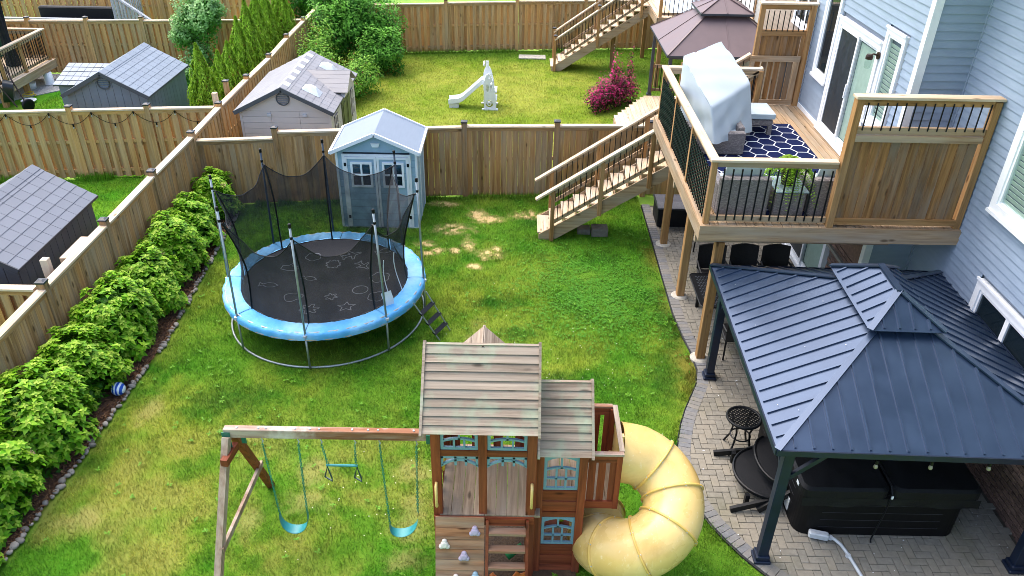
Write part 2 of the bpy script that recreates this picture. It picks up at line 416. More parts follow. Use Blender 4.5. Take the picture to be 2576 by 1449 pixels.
M['paver'] = paver_mat('grey_paver', S('#8f8b80'), S('#79756b'), .45)
M['paver_edge'] = paver_mat('edge_paver', S('#7b7d80'), S('#696b6e'), .2)
M['sand'] = plain('joint_sand', S('#5d574a'), S('#474238'), .95, scale=20, bmp=.6, bd=.01)
base = MB(); base.prism([(x-.01,y) for x,y in EDGE]+[(7.2,6.1),(7.2,12.3),(6.3,12.3),(6.3,17.9)], -.02, .022)
PATIO = base.build('patio', M['sand']); struct(PATIO)
# herringbone field
inner = []
for i, p in enumerate(EDGE):
    a = Vector(EDGE[max(i-1,0)]); c = Vector(EDGE[min(i+1,len(EDGE)-1)]); d = (c-a).normalized(); nrm = Vector((-d.y, d.x))
    inner.append((p[0]+nrm.x*.1, p[1]+nrm.y*.1))
field = inner+[(7.06,6.1),(7.06,12.25),(6.24,12.25),(6.24,17.9)]
PW, PL, GAP, TOP = .113, .226, .006, .05
def pave_mesh(name, w, l, mat, h=.03):
    q = MB(); q.cbox(-l/2+GAP/2, l/2-GAP/2, -w/2+GAP/2, w/2-GAP/2, -h, 0, .005); return q.mesh(name, mat)
me_h = pave_mesh('paver', PW, PL, M['paver']); me_v = pave_mesh('paver', PL, PW, M['paver'])
bricks = []
for i in range(-70, 160):
    for j in range(-30, 40):
        ox, oy = (i+4*j)*PW+2.0, i*PW+5.9
        bricks.append((ox+PW, oy+PW/2, 0)); bricks.append((ox+2.5*PW, oy, 1))
bx = np.array([q[0] for q in bricks]); by = np.array([q[1] for q in bricks]); bo = np.array([q[2] for q in bricks])
ok = pts_in(field, bx, by) & (bx < 7.0) & ~((by > 12.15) & (bx > 6.18)) & (by > 6.1) & (by < 17.8)
bx, by, bo = bx[ok], by[ok], bo[ok]
seen = (bx < 3.85-.0*by) & (by < 14.6) | (by < 7.5)
order = np.argsort(np.where(seen, 0, 100)+np.abs(by-8.2)); first = order[:300]; rest = order[300:]
for q in first:
    link('paver', me_v if bo[q] else me_h, PATIO, (bx[q], by[q], TOP+random.uniform(-.0025, .0025)), (random.uniform(-.008,.008), random.uniform(-.008,.008), random.uniform(-.01,.01)))
rm = MB()
for q in rest:
    w, l = (PL, PW) if bo[q] else (PW, PL); d = random.uniform(-.0025, .0025)
    rm.cbox(bx[q]-l/2+GAP/2, bx[q]+l/2-GAP/2, by[q]-w/2+GAP/2, by[q]+w/2-GAP/2, .02, TOP+d, .005)
rest_o = rm.build('paver_field', M['paver'], PATIO, kind='stuff')
# soldier course along the curved edge
me_e = pave_mesh('edge_paver', .1, .2, M['paver_edge'])
tot = 0; seg = []
for i in range(len(EDGE)-1):
    a, c = Vector(EDGE[i]), Vector(EDGE[i+1]); seg.append((tot, (c-a).length, a, c)); tot += (c-a).length
s_ = .05
while s_ < tot-.05:
    for t0, l, a, c in seg:
        if t0 <= s_ <= t0+l:
            p = a+(c-a)*((s_-t0)/l); d = (c-a).normalized(); nrm = Vector((-d.y, d.x)); pc = p+nrm*.1
            link('edge_paver', me_e, PATIO, (pc.x, pc.y, TOP+.005+random.uniform(-.002,.002)), (0, 0, math.atan2(nrm.y, nrm.x)+random.uniform(-.02,.02)))
            break
    s_ += .1
# black plastic edging strip
ed = MB()
ed.tube([(x-.012, y, .03) for x, y in EDGE], .014, 6); ed.build('edging_strip', M['black'], PATIO)

# ------------------------------------------------------------------ fences
BOARD = {}
def board_mesh(h, w, mat, axis):
    k = (round(h, 3), w, mat.name, axis)
    if k not in BOARD:
        q = MB()
        if axis == 'x': q.box(-w/2, w/2, -.009, .009, 0, h)
        else: q.box(-.009, .009, -w/2, w/2, 0, h)
        BOARD[k] = q.mesh('board', mat)
    return BOARD[k]
CAPM = {}
def post_cap(mat):
    if mat.name not in CAPM:
        q = MB(); q.cbox(-.08,.08,-.08,.08,0,.035,.006); q._a([(-.06,-.06,.035),(.06,-.06,.035),(.06,.06,.035),(-.06,.06,.035),(-.02,-.02,.055),(.02,-.02,.055),(.02,.02,.055),(-.02,.02,.055)],[(0,1,5,4),(1,2,6,5),(2,3,7,6),(3,0,4,7),(4,5,6,7)])
        CAPM[mat.name] = q.mesh('post_cap', mat)
    return CAPM[mat.name]
def fence(label, posts, style, wset, facing=-1, pitch=.145, cap_over=.03, group='wooden boundary fences', name='fence', caps=True, pitch2=.23, post_w=.13, skip_first=False):
    """posts: (x, y, ztop of the panel that starts at this post). facing: side of the near boards along the normal"""
    root = thing(name, label, 'fence', (posts[0][0], posts[0][1], 0), group)
    for i, (x, y, zt) in enumerate(posts):
        h = max(zt, posts[i-1][2] if i else 0)+.1
        if not (skip_first and i == 0):
            q = MB(); q.box(x-post_w/2, x+post_w/2, y-post_w/2, y+post_w/2, -.02, h); po = q.build('post', wset['z'], root)
            if caps: link('post_cap', post_cap(M['blackcap']), root, (x, y, h))
        if i == len(posts)-1: break
        x1, y1, _ = posts[i+1]; d = Vector((x1-x, y1-y)); Ln = d.length; d.normalize(); nr = Vector((-d.y, d.x))*facing
        axis = 'x' if abs(d.x) > abs(d.y) else 'y'; ang = math.atan2(d.y, d.x)-(0 if axis == 'x' else math.pi/2)
        # rails
        for zr in (.22, zt*.55, zt-.09):
            q = MB(); q.beam((x, y, zr), (x1, y1, zr), .04, .085); q.build('rail', wset[axis], root)
        q = MB(); q.beam((x+d.x*post_w*.5, y+d.y*post_w*.5, zt+.005), (x1-d.x*post_w*.5, y1-d.y*post_w*.5, zt+.005), .15, .038); q.build('top_rail', M['cap'][axis], root)
        q = MB(); q.beam((x+d.x*.06+nr.x*.032, y+d.y*.06+nr.y*.032, zt-.06), (x1-d.x*.06+nr.x*.032, y1-d.y*.06+nr.y*.032, zt-.06), .02, .09); q.build('top_trim', wset[axis], root)
        def lay(off, start, pit, w, zoff=0):
            s = start
            while s < Ln-.03:
                p = Vector((x, y))+d*s+nr*off
                hb = zt-.1 if off > 0 else zt-.03
                link('board', board_mesh(hb-.04, w, wset['z'], axis), root, (p.x, p.y, .04), (0, 0, ang+random.uniform(-.004,.004)))
                s += pit
        if style == 'solid': lay(.03, .115, pitch, pitch-.004)
        else:
            lay(.032, .14, pitch2, .142); lay(-.032, .14+pitch2/2, pitch2, .142)
    return root
# left boundary of the yard (runs away from the camera)
LF = [(-7.55,4.4,1.72),(-7.55,6.35,1.76),(-7.55,8.55,1.8),(-7.55,10.73,1.82),(-7.54,12.92,1.82),(-7.55,15.16,1.82),(-7.53,17.41,1.82)]
fence('tall brown board fence behind the green hedge along the left of the yard', LF, 'solid', M['fence'], -1, .143)
LF2 = [(-7.53,17.41,1.83),(-7.55,19.45,1.83),(-7.53,21.77,1.83),(-7.48,23.89,1.83),(-7.54,26.23,1.83),(-7.53,28.58,1.83),(-7.5,31.0,1.83),(-7.5,33.4,1.83),(-7.5,34.6,1.83)]
fence('slatted fence with black caps running back between beige shed and cedars', LF2, 'shadow', M['fence2'], -1, skip_first=True)
CF = [(-7.53,17.5,1.68),(-5.68,17.76,1.83),(-3.45,18.03,1.83),(-1.23,18.32,1.85),(1.03,18.44,1.86),(3.3,18.55,1.86),(5.3,18.62,1.86)]
fence('brown board fence across the yard behind the trampoline and stairs', CF, 'solid', M['fence'], -1, .142, skip_first=True)
BF = [(-7.5,30.9,1.55),(-5.6,31.15,1.85),(-2.75,31.6,1.88),(.0,31.95,1.9),(2.7,32.3,1.9),(5.3,32.6,1.9),(8,32.9,1.9)]
fence('slatted fence at the far end of the next yard, behind white toy slide', BF, 'shadow', M['fence2'], -1, pitch2=.24)
LCF = [(-7.6,19.4,1.83),(-9.28,19.21,1.83),(-11.14,18.98,1.83),(-13.3,18.7,1.83),(-15.5,18.4,1.83)]
fence('slatted fence hung with string lights in front of the grey shed', LCF, 'shadow', M['fence2'], 1, skip_first=True)
FLF = [(-7.6,28.75,1.82),(-9.4,28.55,1.82),(-11.3,28.38,1.82),(-13.1,28.2,1.84),(-14.95,28.0,1.84),(-16.9,27.85,1.84),(-19,27.6,1.84)]
fence('slatted fence behind the grey shed and the raised deck', FLF, 'shadow', M['fence2'], 1, pitch2=.2, skip_first=True)
FF2 = [(-7.6,34.6,1.83),(-10,34.5,1.83),(-12.4,34.3,1.83),(-14.8,34.1,1.83),(-17.2,34,1.83),(-19.6,33.9,1.83),(-22,33.8,1.83)]
fence('farthest slatted fence beyond the cedar trees at top left', FF2, 'shadow', M['fence2'], 1, pitch2=.25)
NLF = [(-7.62,10.73,1.8),(-9.6,10.73,1.8),(-11.4,10.73,1.8)]
fence('short board fence meeting the hedge fence at left edge of picture', NLF, 'shadow', M['fence'], 1, pitch2=.22, skip_first=True)
for nm, (x, y, h, c, lb) in {'a': (-7.72,19.75,2.1,False,'bare uncapped timber post at the fence corner near the cedars'), 'b': (-7.85,21.0,2.0,True,'black capped short post standing behind the long slatted fence'), 'c': (-7.8,11.35,2.0,False,'new pale timber post stub beside the dark slate grey shed')}.items():
    t = thing('timber_post', lb, 'post', (x, y, 0))
    q = MB(); q.cbox(x-.06,x+.06,y-.06,y+.06,0,h,.006); q.build('shaft', M['cap']['z'] if not c else M['fence2']['z'], t)
    if c: link('post_cap', post_cap(M['blackcap']), t, (x, y, h))
# ------------------------------------------------------------------ the house on the right
M['siding'] = plain('blue_grey_siding', S('#92a2b5'), S('#8898ab'), .45, scale=3, bmp=.06, bd=.002, rnd=(.97, 1.03), stretch=(1,1,4))
M['siding_tan'] = plain('taupe_siding', S('#a99a8a'), S('#998b7c'), .5, scale=3, bmp=.06, rnd=(.96, 1.04))
M['sheath'] = plain('wall_core', S('#7e8894'), None, .8)
M['brickc'] = plain('brown_brick', S('#83675a'), S('#5c4740'), .85, scale=18, bmp=.6, bd=.006, rnd=(.65, 1.25))
M['mortar'] = plain('mortar', S('#6a625b'), S('#544d47'), .95, scale=30, bmp=.5)
def glass_mat(name, col, rough=.04, alpha=.25):
    m, nt, b, N, L = new_mat(name)
    b.inputs['Base Color'].default_value = col; b.inputs['Roughness'].default_value = rough; b.inputs['Specular IOR Level'].default_value = .6
    t = N('ShaderNodeBsdfTransparent'); t.inputs[0].default_value = (.95,.99,.98,1); mx = N('ShaderNodeMixShader'); mx.inputs[0].default_value = alpha
    L(b.outputs[0], mx.inputs[1]); L(t.outputs[0], mx.inputs[2]); L(mx.outputs[0], nt.nodes['Material Output'].inputs[0]); return m
M['glass'] = glass_mat('window_glass', S('#152129'), alpha=.35)
M['glass_clear'] = glass_mat('clear_glass', S('#26343a'), alpha=.9)
M['screenmesh'] = plain('insect_screen', S('#1b2732'), S('#141d26'), .55, bmp=0)
M['blind'] = plain('green_white_shutter', S('#ccd8cc'), S('#bccbbd'), .5, bmp=.05)
M['dark'] = plain('dark_room', S('#1a1d20'), None, .9, bmp=0)

def courses(parent, axis, c0, a0, a1, z0, z1, holes, mat, pitch=.127, sgn=-1):
    """lap siding: every course is a plank of its own, cut where it meets an opening"""
    z = z0
    while z < z1-.01:
        zt = min(z+pitch, z1); spans = [(a0, a1)]; zm = (z+zt)/2
        for h0, h1, hz0, hz1 in holes:
            if hz0 < zm < hz1:
                n = []
                for s0, s1 in spans:
                    if h1 <= s0 or h0 >= s1: n.append((s0, s1)); continue
                    if h0 > s0: n.append((s0, h0))
                    if h1 < s1: n.append((h1, s1))
                spans = n
        for s0, s1 in spans:
            q = MB(); ob, ot = sgn*.024, sgn*.006
            if axis == 'y':
                P = [(c0+ob,s0,z),(c0+ob,s1,z),(c0+ot,s1,zt+.004),(c0+ot,s0,zt+.004),(c0,s0,z),(c0,s1,z),(c0,s1,zt+.004),(c0,s0,zt+.004)]
            else:
                P = [(s0,c0+ob,z),(s1,c0+ob,z),(s1,c0+ot,zt+.004),(s0,c0+ot,zt+.004),(s0,c0,z),(s1,c0,z),(s1,c0,zt+.004),(s0,c0,zt+.004)]
            q._a(P, [(0,1,2,3),(4,7,6,5),(0,4,5,1),(3,2,6,7),(0,3,7,4),(1,5,6,2)])
            q.build('siding_course', mat, parent)
        z += pitch
def window_x(parent, x, y0, y1, z0, z1, name='window', panes=1, trim=.12, glass='glass', sub=True, blinds=False, mull=.07):
    """window in a wall that faces -X; opening y0..y1, z0..z1"""
    f = MB(); o = -.05
    for a in ((y0-trim,y0,z0-trim,z1+trim),(y1,y1+trim,z0-trim,z1+trim),(y0,y1,z1,z1+trim),(y0,y1,z0-trim,z0)):
        f.box(x+o, x+.05, a[0], a[1], a[2], a[3])
    fr = f.build(name, M['white'], parent)
    si = MB(); si.box(x-.075, x-.045, y0-trim-.01, y1+trim+.01, z1+trim-.01, z1+trim+.03); si.build('drip_cap', M['white'], fr)
    si = MB(); si.box(x-.08, x-.045, y0-trim-.01, y1+trim+.01, z0-trim-.03, z0-trim+.02); si.build('sill', M['white'], fr)
    w = (y1-y0)/panes
    for k in range(panes):
        a, c = y0+k*w, y0+(k+1)*w
        s = MB(); t = .045
        for bx in ((a,a+t,z0,z1),(c-t,c,z0,z1),(a+t,c-t,z0,z0+t),(a+t,c-t,z1-t,z1)): s.box(x-.03, x+.03, *bx)
        s.build('sash', M['white'], fr)
        p = MB(); p.box(x-.004, x+.004, a+t, c-t, z0+t, z1-t); p.build('pane', M[glass], fr)
        if blinds:
            n = int((z1-z0-.1)/.075)
            sl = [MB() for _ in range(n)]
            for i in range(n):
                zz = z0+.07+i*.075; sl[i].beam((x+.024, a+t, zz), (x+.024, c-t, zz), .07, .006, (.93,0,.3)); sl[i].build('louvre', M['blind'], fr)
    return fr
house = thing('house', 'blue grey sided house with white trim on the right side', 'house', (7.07,10,0))
HA, HB, HC_ = 6.25, 12.27, 7.07
core = MB(); core.prism([(HC_+.03,2.5),(15,2.5),(15,17.06),(HA+.03,17.06),(HA+.03,HB+.03),(HC_+.03,HB+.03)], 0, 8.6)
# window recesses are shallow: the core stands behind glass
core.build('wall', M['sheath'], house)
holesA = [(13.66-.12,15.52+.12,2.9,5.12+.12),(15.76-.1,16.42+.1,3.92-.1,6.1+.1),(12.87-.1,13.46+.1,3.95-.1,5.42+.1),(13.7-.1,15.9+.1,.0,2.2)]
courses(house, 'y', HA, HB+.06, 17.0, 2.5, 8.4, holesA, M['siding'])
holesC = [(8.4,10.45+.14,3.72-.14,5.3+.14),(8.52-.12,10.12+.12,1.86-.12,2.52+.12)]
courses(house, 'y', HC_, 2.6, HB-.04, 1.3, 8.4, holesC, M['siding'])
courses(house, 'x', HB, HA+.06, HC_-.03, 1.3, 8.4, [], M['siding'])
q = MB(); q.box(HA-.035, HA+.09, HB-.035, HB+.09, 1.3, 8.4); q.build('corner_trim', M['white'], house)
q = MB(); q.box(HC_-.035, HC_+.01, HB-.045, HB+.01, 1.3, 8.4); q.build('corner_trim', M['siding'], house)
q = MB(); q.box(HA-.035, HA+.09, 16.98, 17.1, 2.5, 8.4); q.build('corner_trim', M['white'], house)
q = MB(); q.box(HA-.045, HA-.005, HB+.05, 17.0, 2.96, 3.05); q.build('flashing', M['white'], house)
window_x(house, HA-.01, 15.78, 16.4, 3.94, 6.05, trim=.1)
window_x(house, HA-.01, 12.89, 13.44, 3.97, 5.4, trim=.1, blinds=True, glass='glass_clear')
window_x(house, HC_-.01, 8.45, 10.45, 3.74, 5.28, panes=2, trim=.14, blinds=True, glass='glass_clear')
window_x(house, HC_-.01, 8.54, 10.1, 1.88, 2.5, panes=2, trim=.12)
def slider(x, y0, y1, z0, z1, label):
    f = MB(); t = .12
    f.box(x-.06, x+.05, y0-t, y0, z0, z1+t); f.box(x-.06, x+.05, y1, y1+t, z0, z1+t); f.box(x-.06, x+.05, y0, y1, z1, z1+t); f.box(x-.1, x+.05, y0-t, y1+t, z0-.04, z0+.04)
    fr = f.build('patio_door', M['white'], house, label=label)
    q = MB(); q.box(x-.09, x-.055, y0-t-.01, y1+t+.01, z1+t-.01, z1+t+.03); q.build('drip_cap', M['white'], fr)
    ym = (y0+y1)/2
    for k, (a, c, off) in enumerate(((ym-.03, y1, -.03), (y0, ym+.03, .0))):
        s = MB(); w = .06
        for bx in ((a,a+w,z0+.04,z1),(c-w,c,z0+.04,z1),(a+w,c-w,z0+.04,z0+.14),(a+w,c-w,z1-w,z1)): s.box(x+off-.018, x+off+.018, *bx)
        leaf = s.build('door_leaf', M['white'], fr)
        p = MB(); p.box(x+off-.004, x+off+.004, a+w, c-w, z0+.14, z1-w); p.build('pane', M['screenmesh'] if k == 0 else M['glass_clear'], fr)
        if k == 1:
            for i in range(9):
                v = MB(); yy = a+w+.03+i*(c-a-2*w)/9; v.beam((x+.024, yy, z0+.15), (x+.024, yy, z1-.1), .07, .004, (.97,.2,0)); v.build('blind_slat', M['blind'], fr)
    h = MB(); h.box(x-.075, x-.045, ym-.02, ym+.015, z0+.9, z0+1.15); h.build('handle', M['white'], fr)
slider(HA-.01, 13.7, 15.48, 3.03, 5.08, 'upper white patio door with dark insect screen on one side')
slider(HA-.01, 13.85, 15.85, .12, 2.12, 'lower patio door under the deck')
def part0(nm, mat, parent, *a):
    q = MB(); q.box(*a); return q.build(nm, mat, parent)
# bricks of the plinth, laid in running bond
bm_y = MB(); bm_y.cbox(-.045, .045, -.128, .128, -.0385, .0385, .004); bm_y = bm_y.mesh('brick', M['brickc'])
def brickwork(x, y0, y1, z0, z1):
    q = MB(); q.box(x-.026, x+.03, y0-.05, y1+.05, 0, z1+.02); q.build('mortar_bed', M['mortar'], house)
    r = 0; z = z0+.0445
    while z < z1:
        y = y0+(.0 if r % 2 else .133)
        while y < y1:
            link('brick', bm_y, house, (x-.0+random.uniform(-.003,.003), y, z)); y += .267
        z += .089; r += 1
brickwork(HC_+.005, 6.2, 9.9, .0, 1.26)
for a, c in ((2.6, 6.1), (10.0, HB)): part0('brick_plinth', M['brickc'], house, HC_-.02, HC_+.03, a, c, 0, 1.28)
brickwork(HA+.005, 12.4, 13.55, .0, 1.5)
for a in ((12.3, 13.7, 1.52, 2.5), (15.99, 17.06, 0, 2.5), (13.7, 15.99, 2.26, 2.5)): part0('brick_plinth', M['brickc'], house, HA-.03, HA+.03, *a)
q = MB(); q.box(HA-.09, HA+.02, 12.3, 13.66, 1.28, 1.34); q.build('stone_ledge', plain('ledge_stone', S('#8d8a80'), None, .8), house)
q = MB(); q.box(HC_-.085, HC_+.02, 2.6, HB-.05, 1.27, 1.31); q.build('stone_ledge', M['mortar'], house)
# roof with overhang, above the picture
q = MB(); q.prism([(5.8,2.2),(15.4,2.2),(15.4,17.5),(5.8,17.5)], 8.6, 8.75); q.build('roof', plain('asphalt_roof', S('#3a3b3d'), None, .9), house)
# wall lamp
lt = thing('wall_lamp', 'dark bronze wall lamp with glass jar beside the patio door', 'lamp', (HA-.03,13.58,4.95))
y = 13.585
q = MB(); q.lathe([(.055,-.02),(.06,0),(.055,.02)], 14); q.m = None
q2 = MB(); q2.m = Matrix.Translation((HA-.07,y,5.0)) @ Matrix.Rotation(R(90),4,'Y'); q2.lathe([(.06,-.02),(.065,0),(.05,.02)], 14); q2.build('back_plate', plain('bronze', S('#3a2a22'), None, .4, .5), lt)
BR = bpy.data.materials['bronze']
q = MB(); q.tube([(HA-.08,y,5.0),(HA-.16,y,5.03),(HA-.22,y,5.0)], .014, 8); q.build('arm', BR, lt)
q = MB(); q.lathe([(.05,.03),(.062,.0),(.06,-.05)], 14, (HA-.22,y,4.99)); q.build('cap', BR, lt)
q = MB(); q.lathe([(.055,-.05),(.06,-.1),(.055,-.19),(.03,-.21)], 14, (HA-.22,y,4.99)); q.build('glass_jar', M['glass_clear'], lt, smooth=True)
q = MB(); q.box(HA-.045, HA-.02, y-.07, y+.07, 4.9, 5.12); q.build('mounting_block', M['white'], lt)

# ------------------------------------------------------------------ deck
DZ = 2.97
deck = thing('deck', 'raised timber deck on posts attached to the house', 'deck', (4.6,13.6,0))
D = M['deck']
def deckboard(x, y0, y1):
    q = MB(); q.box(x-.066, x+.066, y0, y1, DZ-.028, DZ+random.uniform(-.0015,.0015)); q.build('deck_board', D['y'], deck)
x = 3.03
while x < 6.2:
    deckboard(x, 11.12, 17.0 if x > 5.05 else 16.12); x += .1435
x = 6.3
while x < 7.05: deckboard(x, 11.12, 12.22); x += .1435
def part(nm, mat, parent, *a, kind='box'):
    q = MB(); getattr(q, kind)(*a); return q.build(nm, mat, parent)
part('rim_joist', D['x'], deck, 2.94, 7.06, 11.08, 11.12, 2.71, DZ-.002)
part('rim_joist', D['y'], deck, 2.94, 2.98, 11.122, 16.16, 2.71, DZ-.002)
part('rim_joist', D['x'], deck, 2.982, 5.0, 16.12, 16.16, 2.71, DZ-.032)
part('ledger', D['y'], deck, 6.19, 6.22, 12.4, 17.0, 2.71, DZ-.032)
for y in (11.55, 13.66, 15.86): part('beam', D['x'], deck, 3.0, 6.2, y-.045, y+.045, 2.46, 2.7)
x = 3.4
while x < 6.1: part('joist', D['y'], deck, x-.019, x+.019, 11.13, 16.1, 2.71, 2.938); x += .41
M['concrete'] = plain('concrete', S('#bdb8ac'), S('#9d988c'), .9, scale=12, bmp=.5)
for i, y in enumerate((11.55, 13.66, 15.86)):
    part('post', M['post']['z'], deck, 3.43-.075, 3.43+.075, y-.075, y+.075, .06, 2.458, .008, kind='cbox')
    part('footing', M['concrete'], deck, [(.17,.0),(.175,.055),(.15,.075),(.09,.08)], 18, (3.43,y,0), kind='lathe')
# railing
RZ = 4.06
balm = MB(); balm.cbox(-.011,.011,-.011,.011,0,.86,.003); balm = balm.mesh('baluster', M['black'])
def rail_post(x, y, z1=RZ-.04, parent=deck, z0=DZ): part('rail_post', M['post']['z'], parent, x-.045, x+.045, y-.045, y+.045, z0, z1, .005, kind='cbox')
for y in (11.19, 12.78, 14.36, 15.95): rail_post(3.04, y)
q = MB(); q.cbox(2.97, 3.11, 11.262, 16.08, RZ-.04, RZ, .005); q.build('top_rail', M['cap']['y'], deck)
q = MB(); q.cbox(2.97, 4.9, 11.12, 11.26, RZ-.038, RZ+.002, .005); q.build('top_rail', M['cap']['x'], deck)
q = MB(); q.cbox(3.112, 5.02, 15.94, 16.08, RZ-.04, RZ, .005); q.build('top_rail', M['cap']['x'], deck)
part('sub_rail', D['y'], deck, 3.02, 3.06, 11.24, 15.9, RZ-.13, RZ-.041); part('bottom_rail', D['y'], deck, 3.02, 3.06, 11.24, 15.9, DZ+.04, DZ+.13)
part('sub_rail', D['x'], deck, 3.09, 4.92, 11.17, 11.21, RZ-.13, RZ-.039); part('bottom_rail', D['x'], deck, 3.09, 4.92, 11.165, 11.215, DZ+.05, DZ+.14)
part('sub_rail', D['x'], deck, 3.09, 4.95, 15.93, 15.97, RZ-.13, RZ-.041); part('bottom_rail', D['x'], deck, 3.09, 4.95, 15.93, 15.97, DZ+.04, DZ+.13)
rail_post(4.97, 15.95)
LEFTB = []
for a, c in ((11.19,12.78),(12.78,14.36),(14.36,15.95)):
    n = 13
    for i in range(n):
        y = a+(c-a)*(i+1)/(n+1); link('baluster', balm, deck, (2.995, y, DZ+.06)); LEFTB.append(y)
for i in range(13): link('baluster', balm, deck, (3.09+(i+.8)*.137, 11.15, DZ+.08))
for i in range(12): link('baluster', balm, deck, (3.15+(i+.8)*.145, 15.98, DZ+.07))
# fairy-light cord wound round the balusters of the side railing
q = MB()
for y in LEFTB:
    q.tube([(2.995+.014*math.cos(t*1.3+y*5), y+.014*math.sin(t*1.3+y*5), DZ+.1+t*.012) for t in range(0, 68)], .005, 3, cap=False)
tag(q.build('fairy_lights', plain('green_cord', S('#0c5a48'), S('#083a30'), .5, bmp=0)), 'dark green light cord wound around the deck balusters', 'light cord')

# ------------------------------------------------------------------ privacy screens on the deck
ps = thing('privacy_screen', 'large cedar board privacy screen at the near end of deck', 'screen', (6,11.17,DZ), 'privacy screens on the deck')
W = M['post']
part('post', W['z'], ps, 4.925, 5.025, 11.1, 11.24, DZ-.0, 5.04); part('post', W['z'], ps, 6.93, 7.03, 11.12, 11.24, DZ, 5.02)
q = MB(); q.cbox(4.9, 7.04, 11.08, 11.26, 5.042, 5.085, .006); q.build('top_cap', M['cap']['x'], ps)
part('rail', W['x'], ps, 5.027, 6.928, 11.14, 11.2, 4.94, 5.04)
part('rail', D['x'], ps, 5.027, 6.928, 11.14, 11.2, 4.5, 4.61); part('rail', D['x'], ps, 5.027, 6.9, 11.095, 11.138, 4.4, 4.5)
part('rail', W['x'], ps, 5.027, 6.928, 11.1, 11.14, DZ+.06, DZ+.16); part('rail', W['x'], ps, 5.027, 6.928, 11.18, 11.22, DZ+.06, DZ+.16)
x = 5.1; k = 0
while x < 6.93:
    part('board', M['screen'], ps, x-.067, x+.067, 11.142, 11.162, DZ+.08, 4.44); x += .1425
q = MB(); q.cbox(-.009,.009,-.009,.009,0,.42,.003); bal2 = q.mesh('baluster', M['black'])
for i in range(14): link('baluster', bal2, ps, (5.1+i*.137, 11.12, 4.57))
p2 = thing('privacy_screen', 'tall narrow privacy screen with lower slats at far end of deck', 'screen', (5.6,17.03,DZ), 'privacy screens on the deck')
part('post', W['z'], p2, 5.06, 5.16, 16.98, 17.08, 2.5, 5.1); part('post', W['z'], p2, 6.09, 6.2, 16.94, 17.04, DZ, 5.1)
q = MB(); q.cbox(5.03, 6.23, 16.93, 17.1, 5.102, 5.14, .006); q.build('top_cap', M['cap']['x'], p2)
part('rail', W['x'], p2, 5.162, 6.088, 16.98, 17.04, 5.0, 5.1); part('rail', W['x'], p2, 5.162, 6.088, 16.98, 17.04, 4.46, 4.58)
for i in range(8): link('baluster', bal2, p2, (5.23+i*.113, 16.97, 4.56))
for i in range(6): part('board', M['screen'], p2, 5.175+i*.139, 5.31+i*.139, 17.0, 17.02, 3.98, 4.48)
part('board', W['z'], p2, 6.012, 6.086, 16.985, 17.005, 3.0, 4.46)
part('rail', D['x'], p2, 5.0, 6.06, 16.93, 16.97, 3.93, 4.05); part('rail', D['x'], p2, 5.0, 6.06, 16.93, 16.97, 3.0, 3.1)
part('stile', D['z'], p2, 5.0, 5.1, 16.93, 16.969, 3.102, 3.928); part('stile', D['z'], p2, 5.95, 6.05, 16.93, 16.969, 3.102, 3.928)
for i in range(6): part('slat', M['screen'], p2, 5.125+i*.14, 5.23+i*.14, 16.972, 16.99, 2.99, 4.0)

# ------------------------------------------------------------------ stairs up to the deck
def stairs(label, x0, yn, yf, n, rise, run, zrail, posts, caps=False, group='timber staircases', dirx=1, z0=0):
    st = thing('staircase', label, 'stairs', (x0, (yn+yf)/2, z0), group)
    sl = rise/run; x1 = x0+dirx*run*n; up = (-dirx*sl, 0, 1)
    for y in (yn+.03, yf-.03):
        q = MB(); P = [(x0, z0), (x0+dirx*.34, z0), (x1, z0+rise*n-.36), (x1, z0+rise*n-.04), (x0+dirx*.02, z0+.15)]
        v = [(px, y-.02, pz) for px, pz in P]+[(px, y+.02, pz) for px, pz in P]
        q._a(v, [(0,1,2,3,4), (9,8,7,6,5)]+[(i, 5+i, 5+(i+1)%5, (i+1)%5) for i in range(5)]); q.build('stringer', D['x'], st)
    for k in range(1, n+1):
        xa = x0+dirx*(k-1)*run
        for w0, w1 in ((-.02, .125), (.13, .275)):
            q = MB(); q.box(min(xa+dirx*w0, xa+dirx*w1), max(xa+dirx*w0, xa+dirx*w1), yn+.052, yf-.052, z0+k*rise-.035, z0+k*rise); q.build('tread', M['cap']['y'], st)
        q = MB(); q.box(min(xa+dirx*.012, xa+dirx*.03), max(xa+dirx*.012, xa+dirx*.03), yn+.052, yf-.052, z0+(k-1)*rise+.001, z0+k*rise-.036); q.build('riser', D['y'], st)
    line = lambda x: z0+(x-x0)*dirx*sl+rise
    xe = x1
    for y, o in ((yn-.02, -1), (yf+.02, 1)):
        for px in posts:
            zb = max(z0-.0, line(px)-.42)
            q = MB(); q.cbox(px-.045, px+.045, y-.045, y+.045, zb, line(px)+zrail+(.1 if caps else -.06), .005); q.build('post', M['post']['z'], st)
            if caps: link('post_cap', post_cap(M['blackcap']), st, (px, y, line(px)+zrail+.1), None, (.85,.85,1))
        xs = x0-dirx*.08 if not caps else x0+dirx*.1
        q = MB(); q.beam((xs, y, line(xs)+zrail-.02), (xe, y, line(xe)+zrail-.02), .14, .04, up); q.build('handrail', M['cap']['x'], st)
        q = MB(); q.beam((xs+dirx*.3, y, line(xs+dirx*.3)+zrail-.1), (xe, y, line(xe)+zrail-.1), .035, .085, up); q.build('sub_rail', D['x'], st)
        q = MB(); q.beam((xs+dirx*.4, y, line(xs+dirx*.4)+.08), (xe, y, line(xe)+.08), .035, .085, up); q.build('bottom_rail', D['x'], st)
        bx = posts[0]+dirx*.11
        q = MB(); q.cbox(-.008,.008,-.008,.008,0,zrail-.14,.003); bl = q.mesh('baluster', M['black'])
        while (bx-xe)*dirx < -.1:
            link('baluster', bl, st, (bx, y-.028, line(bx)+.08)); bx += dirx*.118
    return st
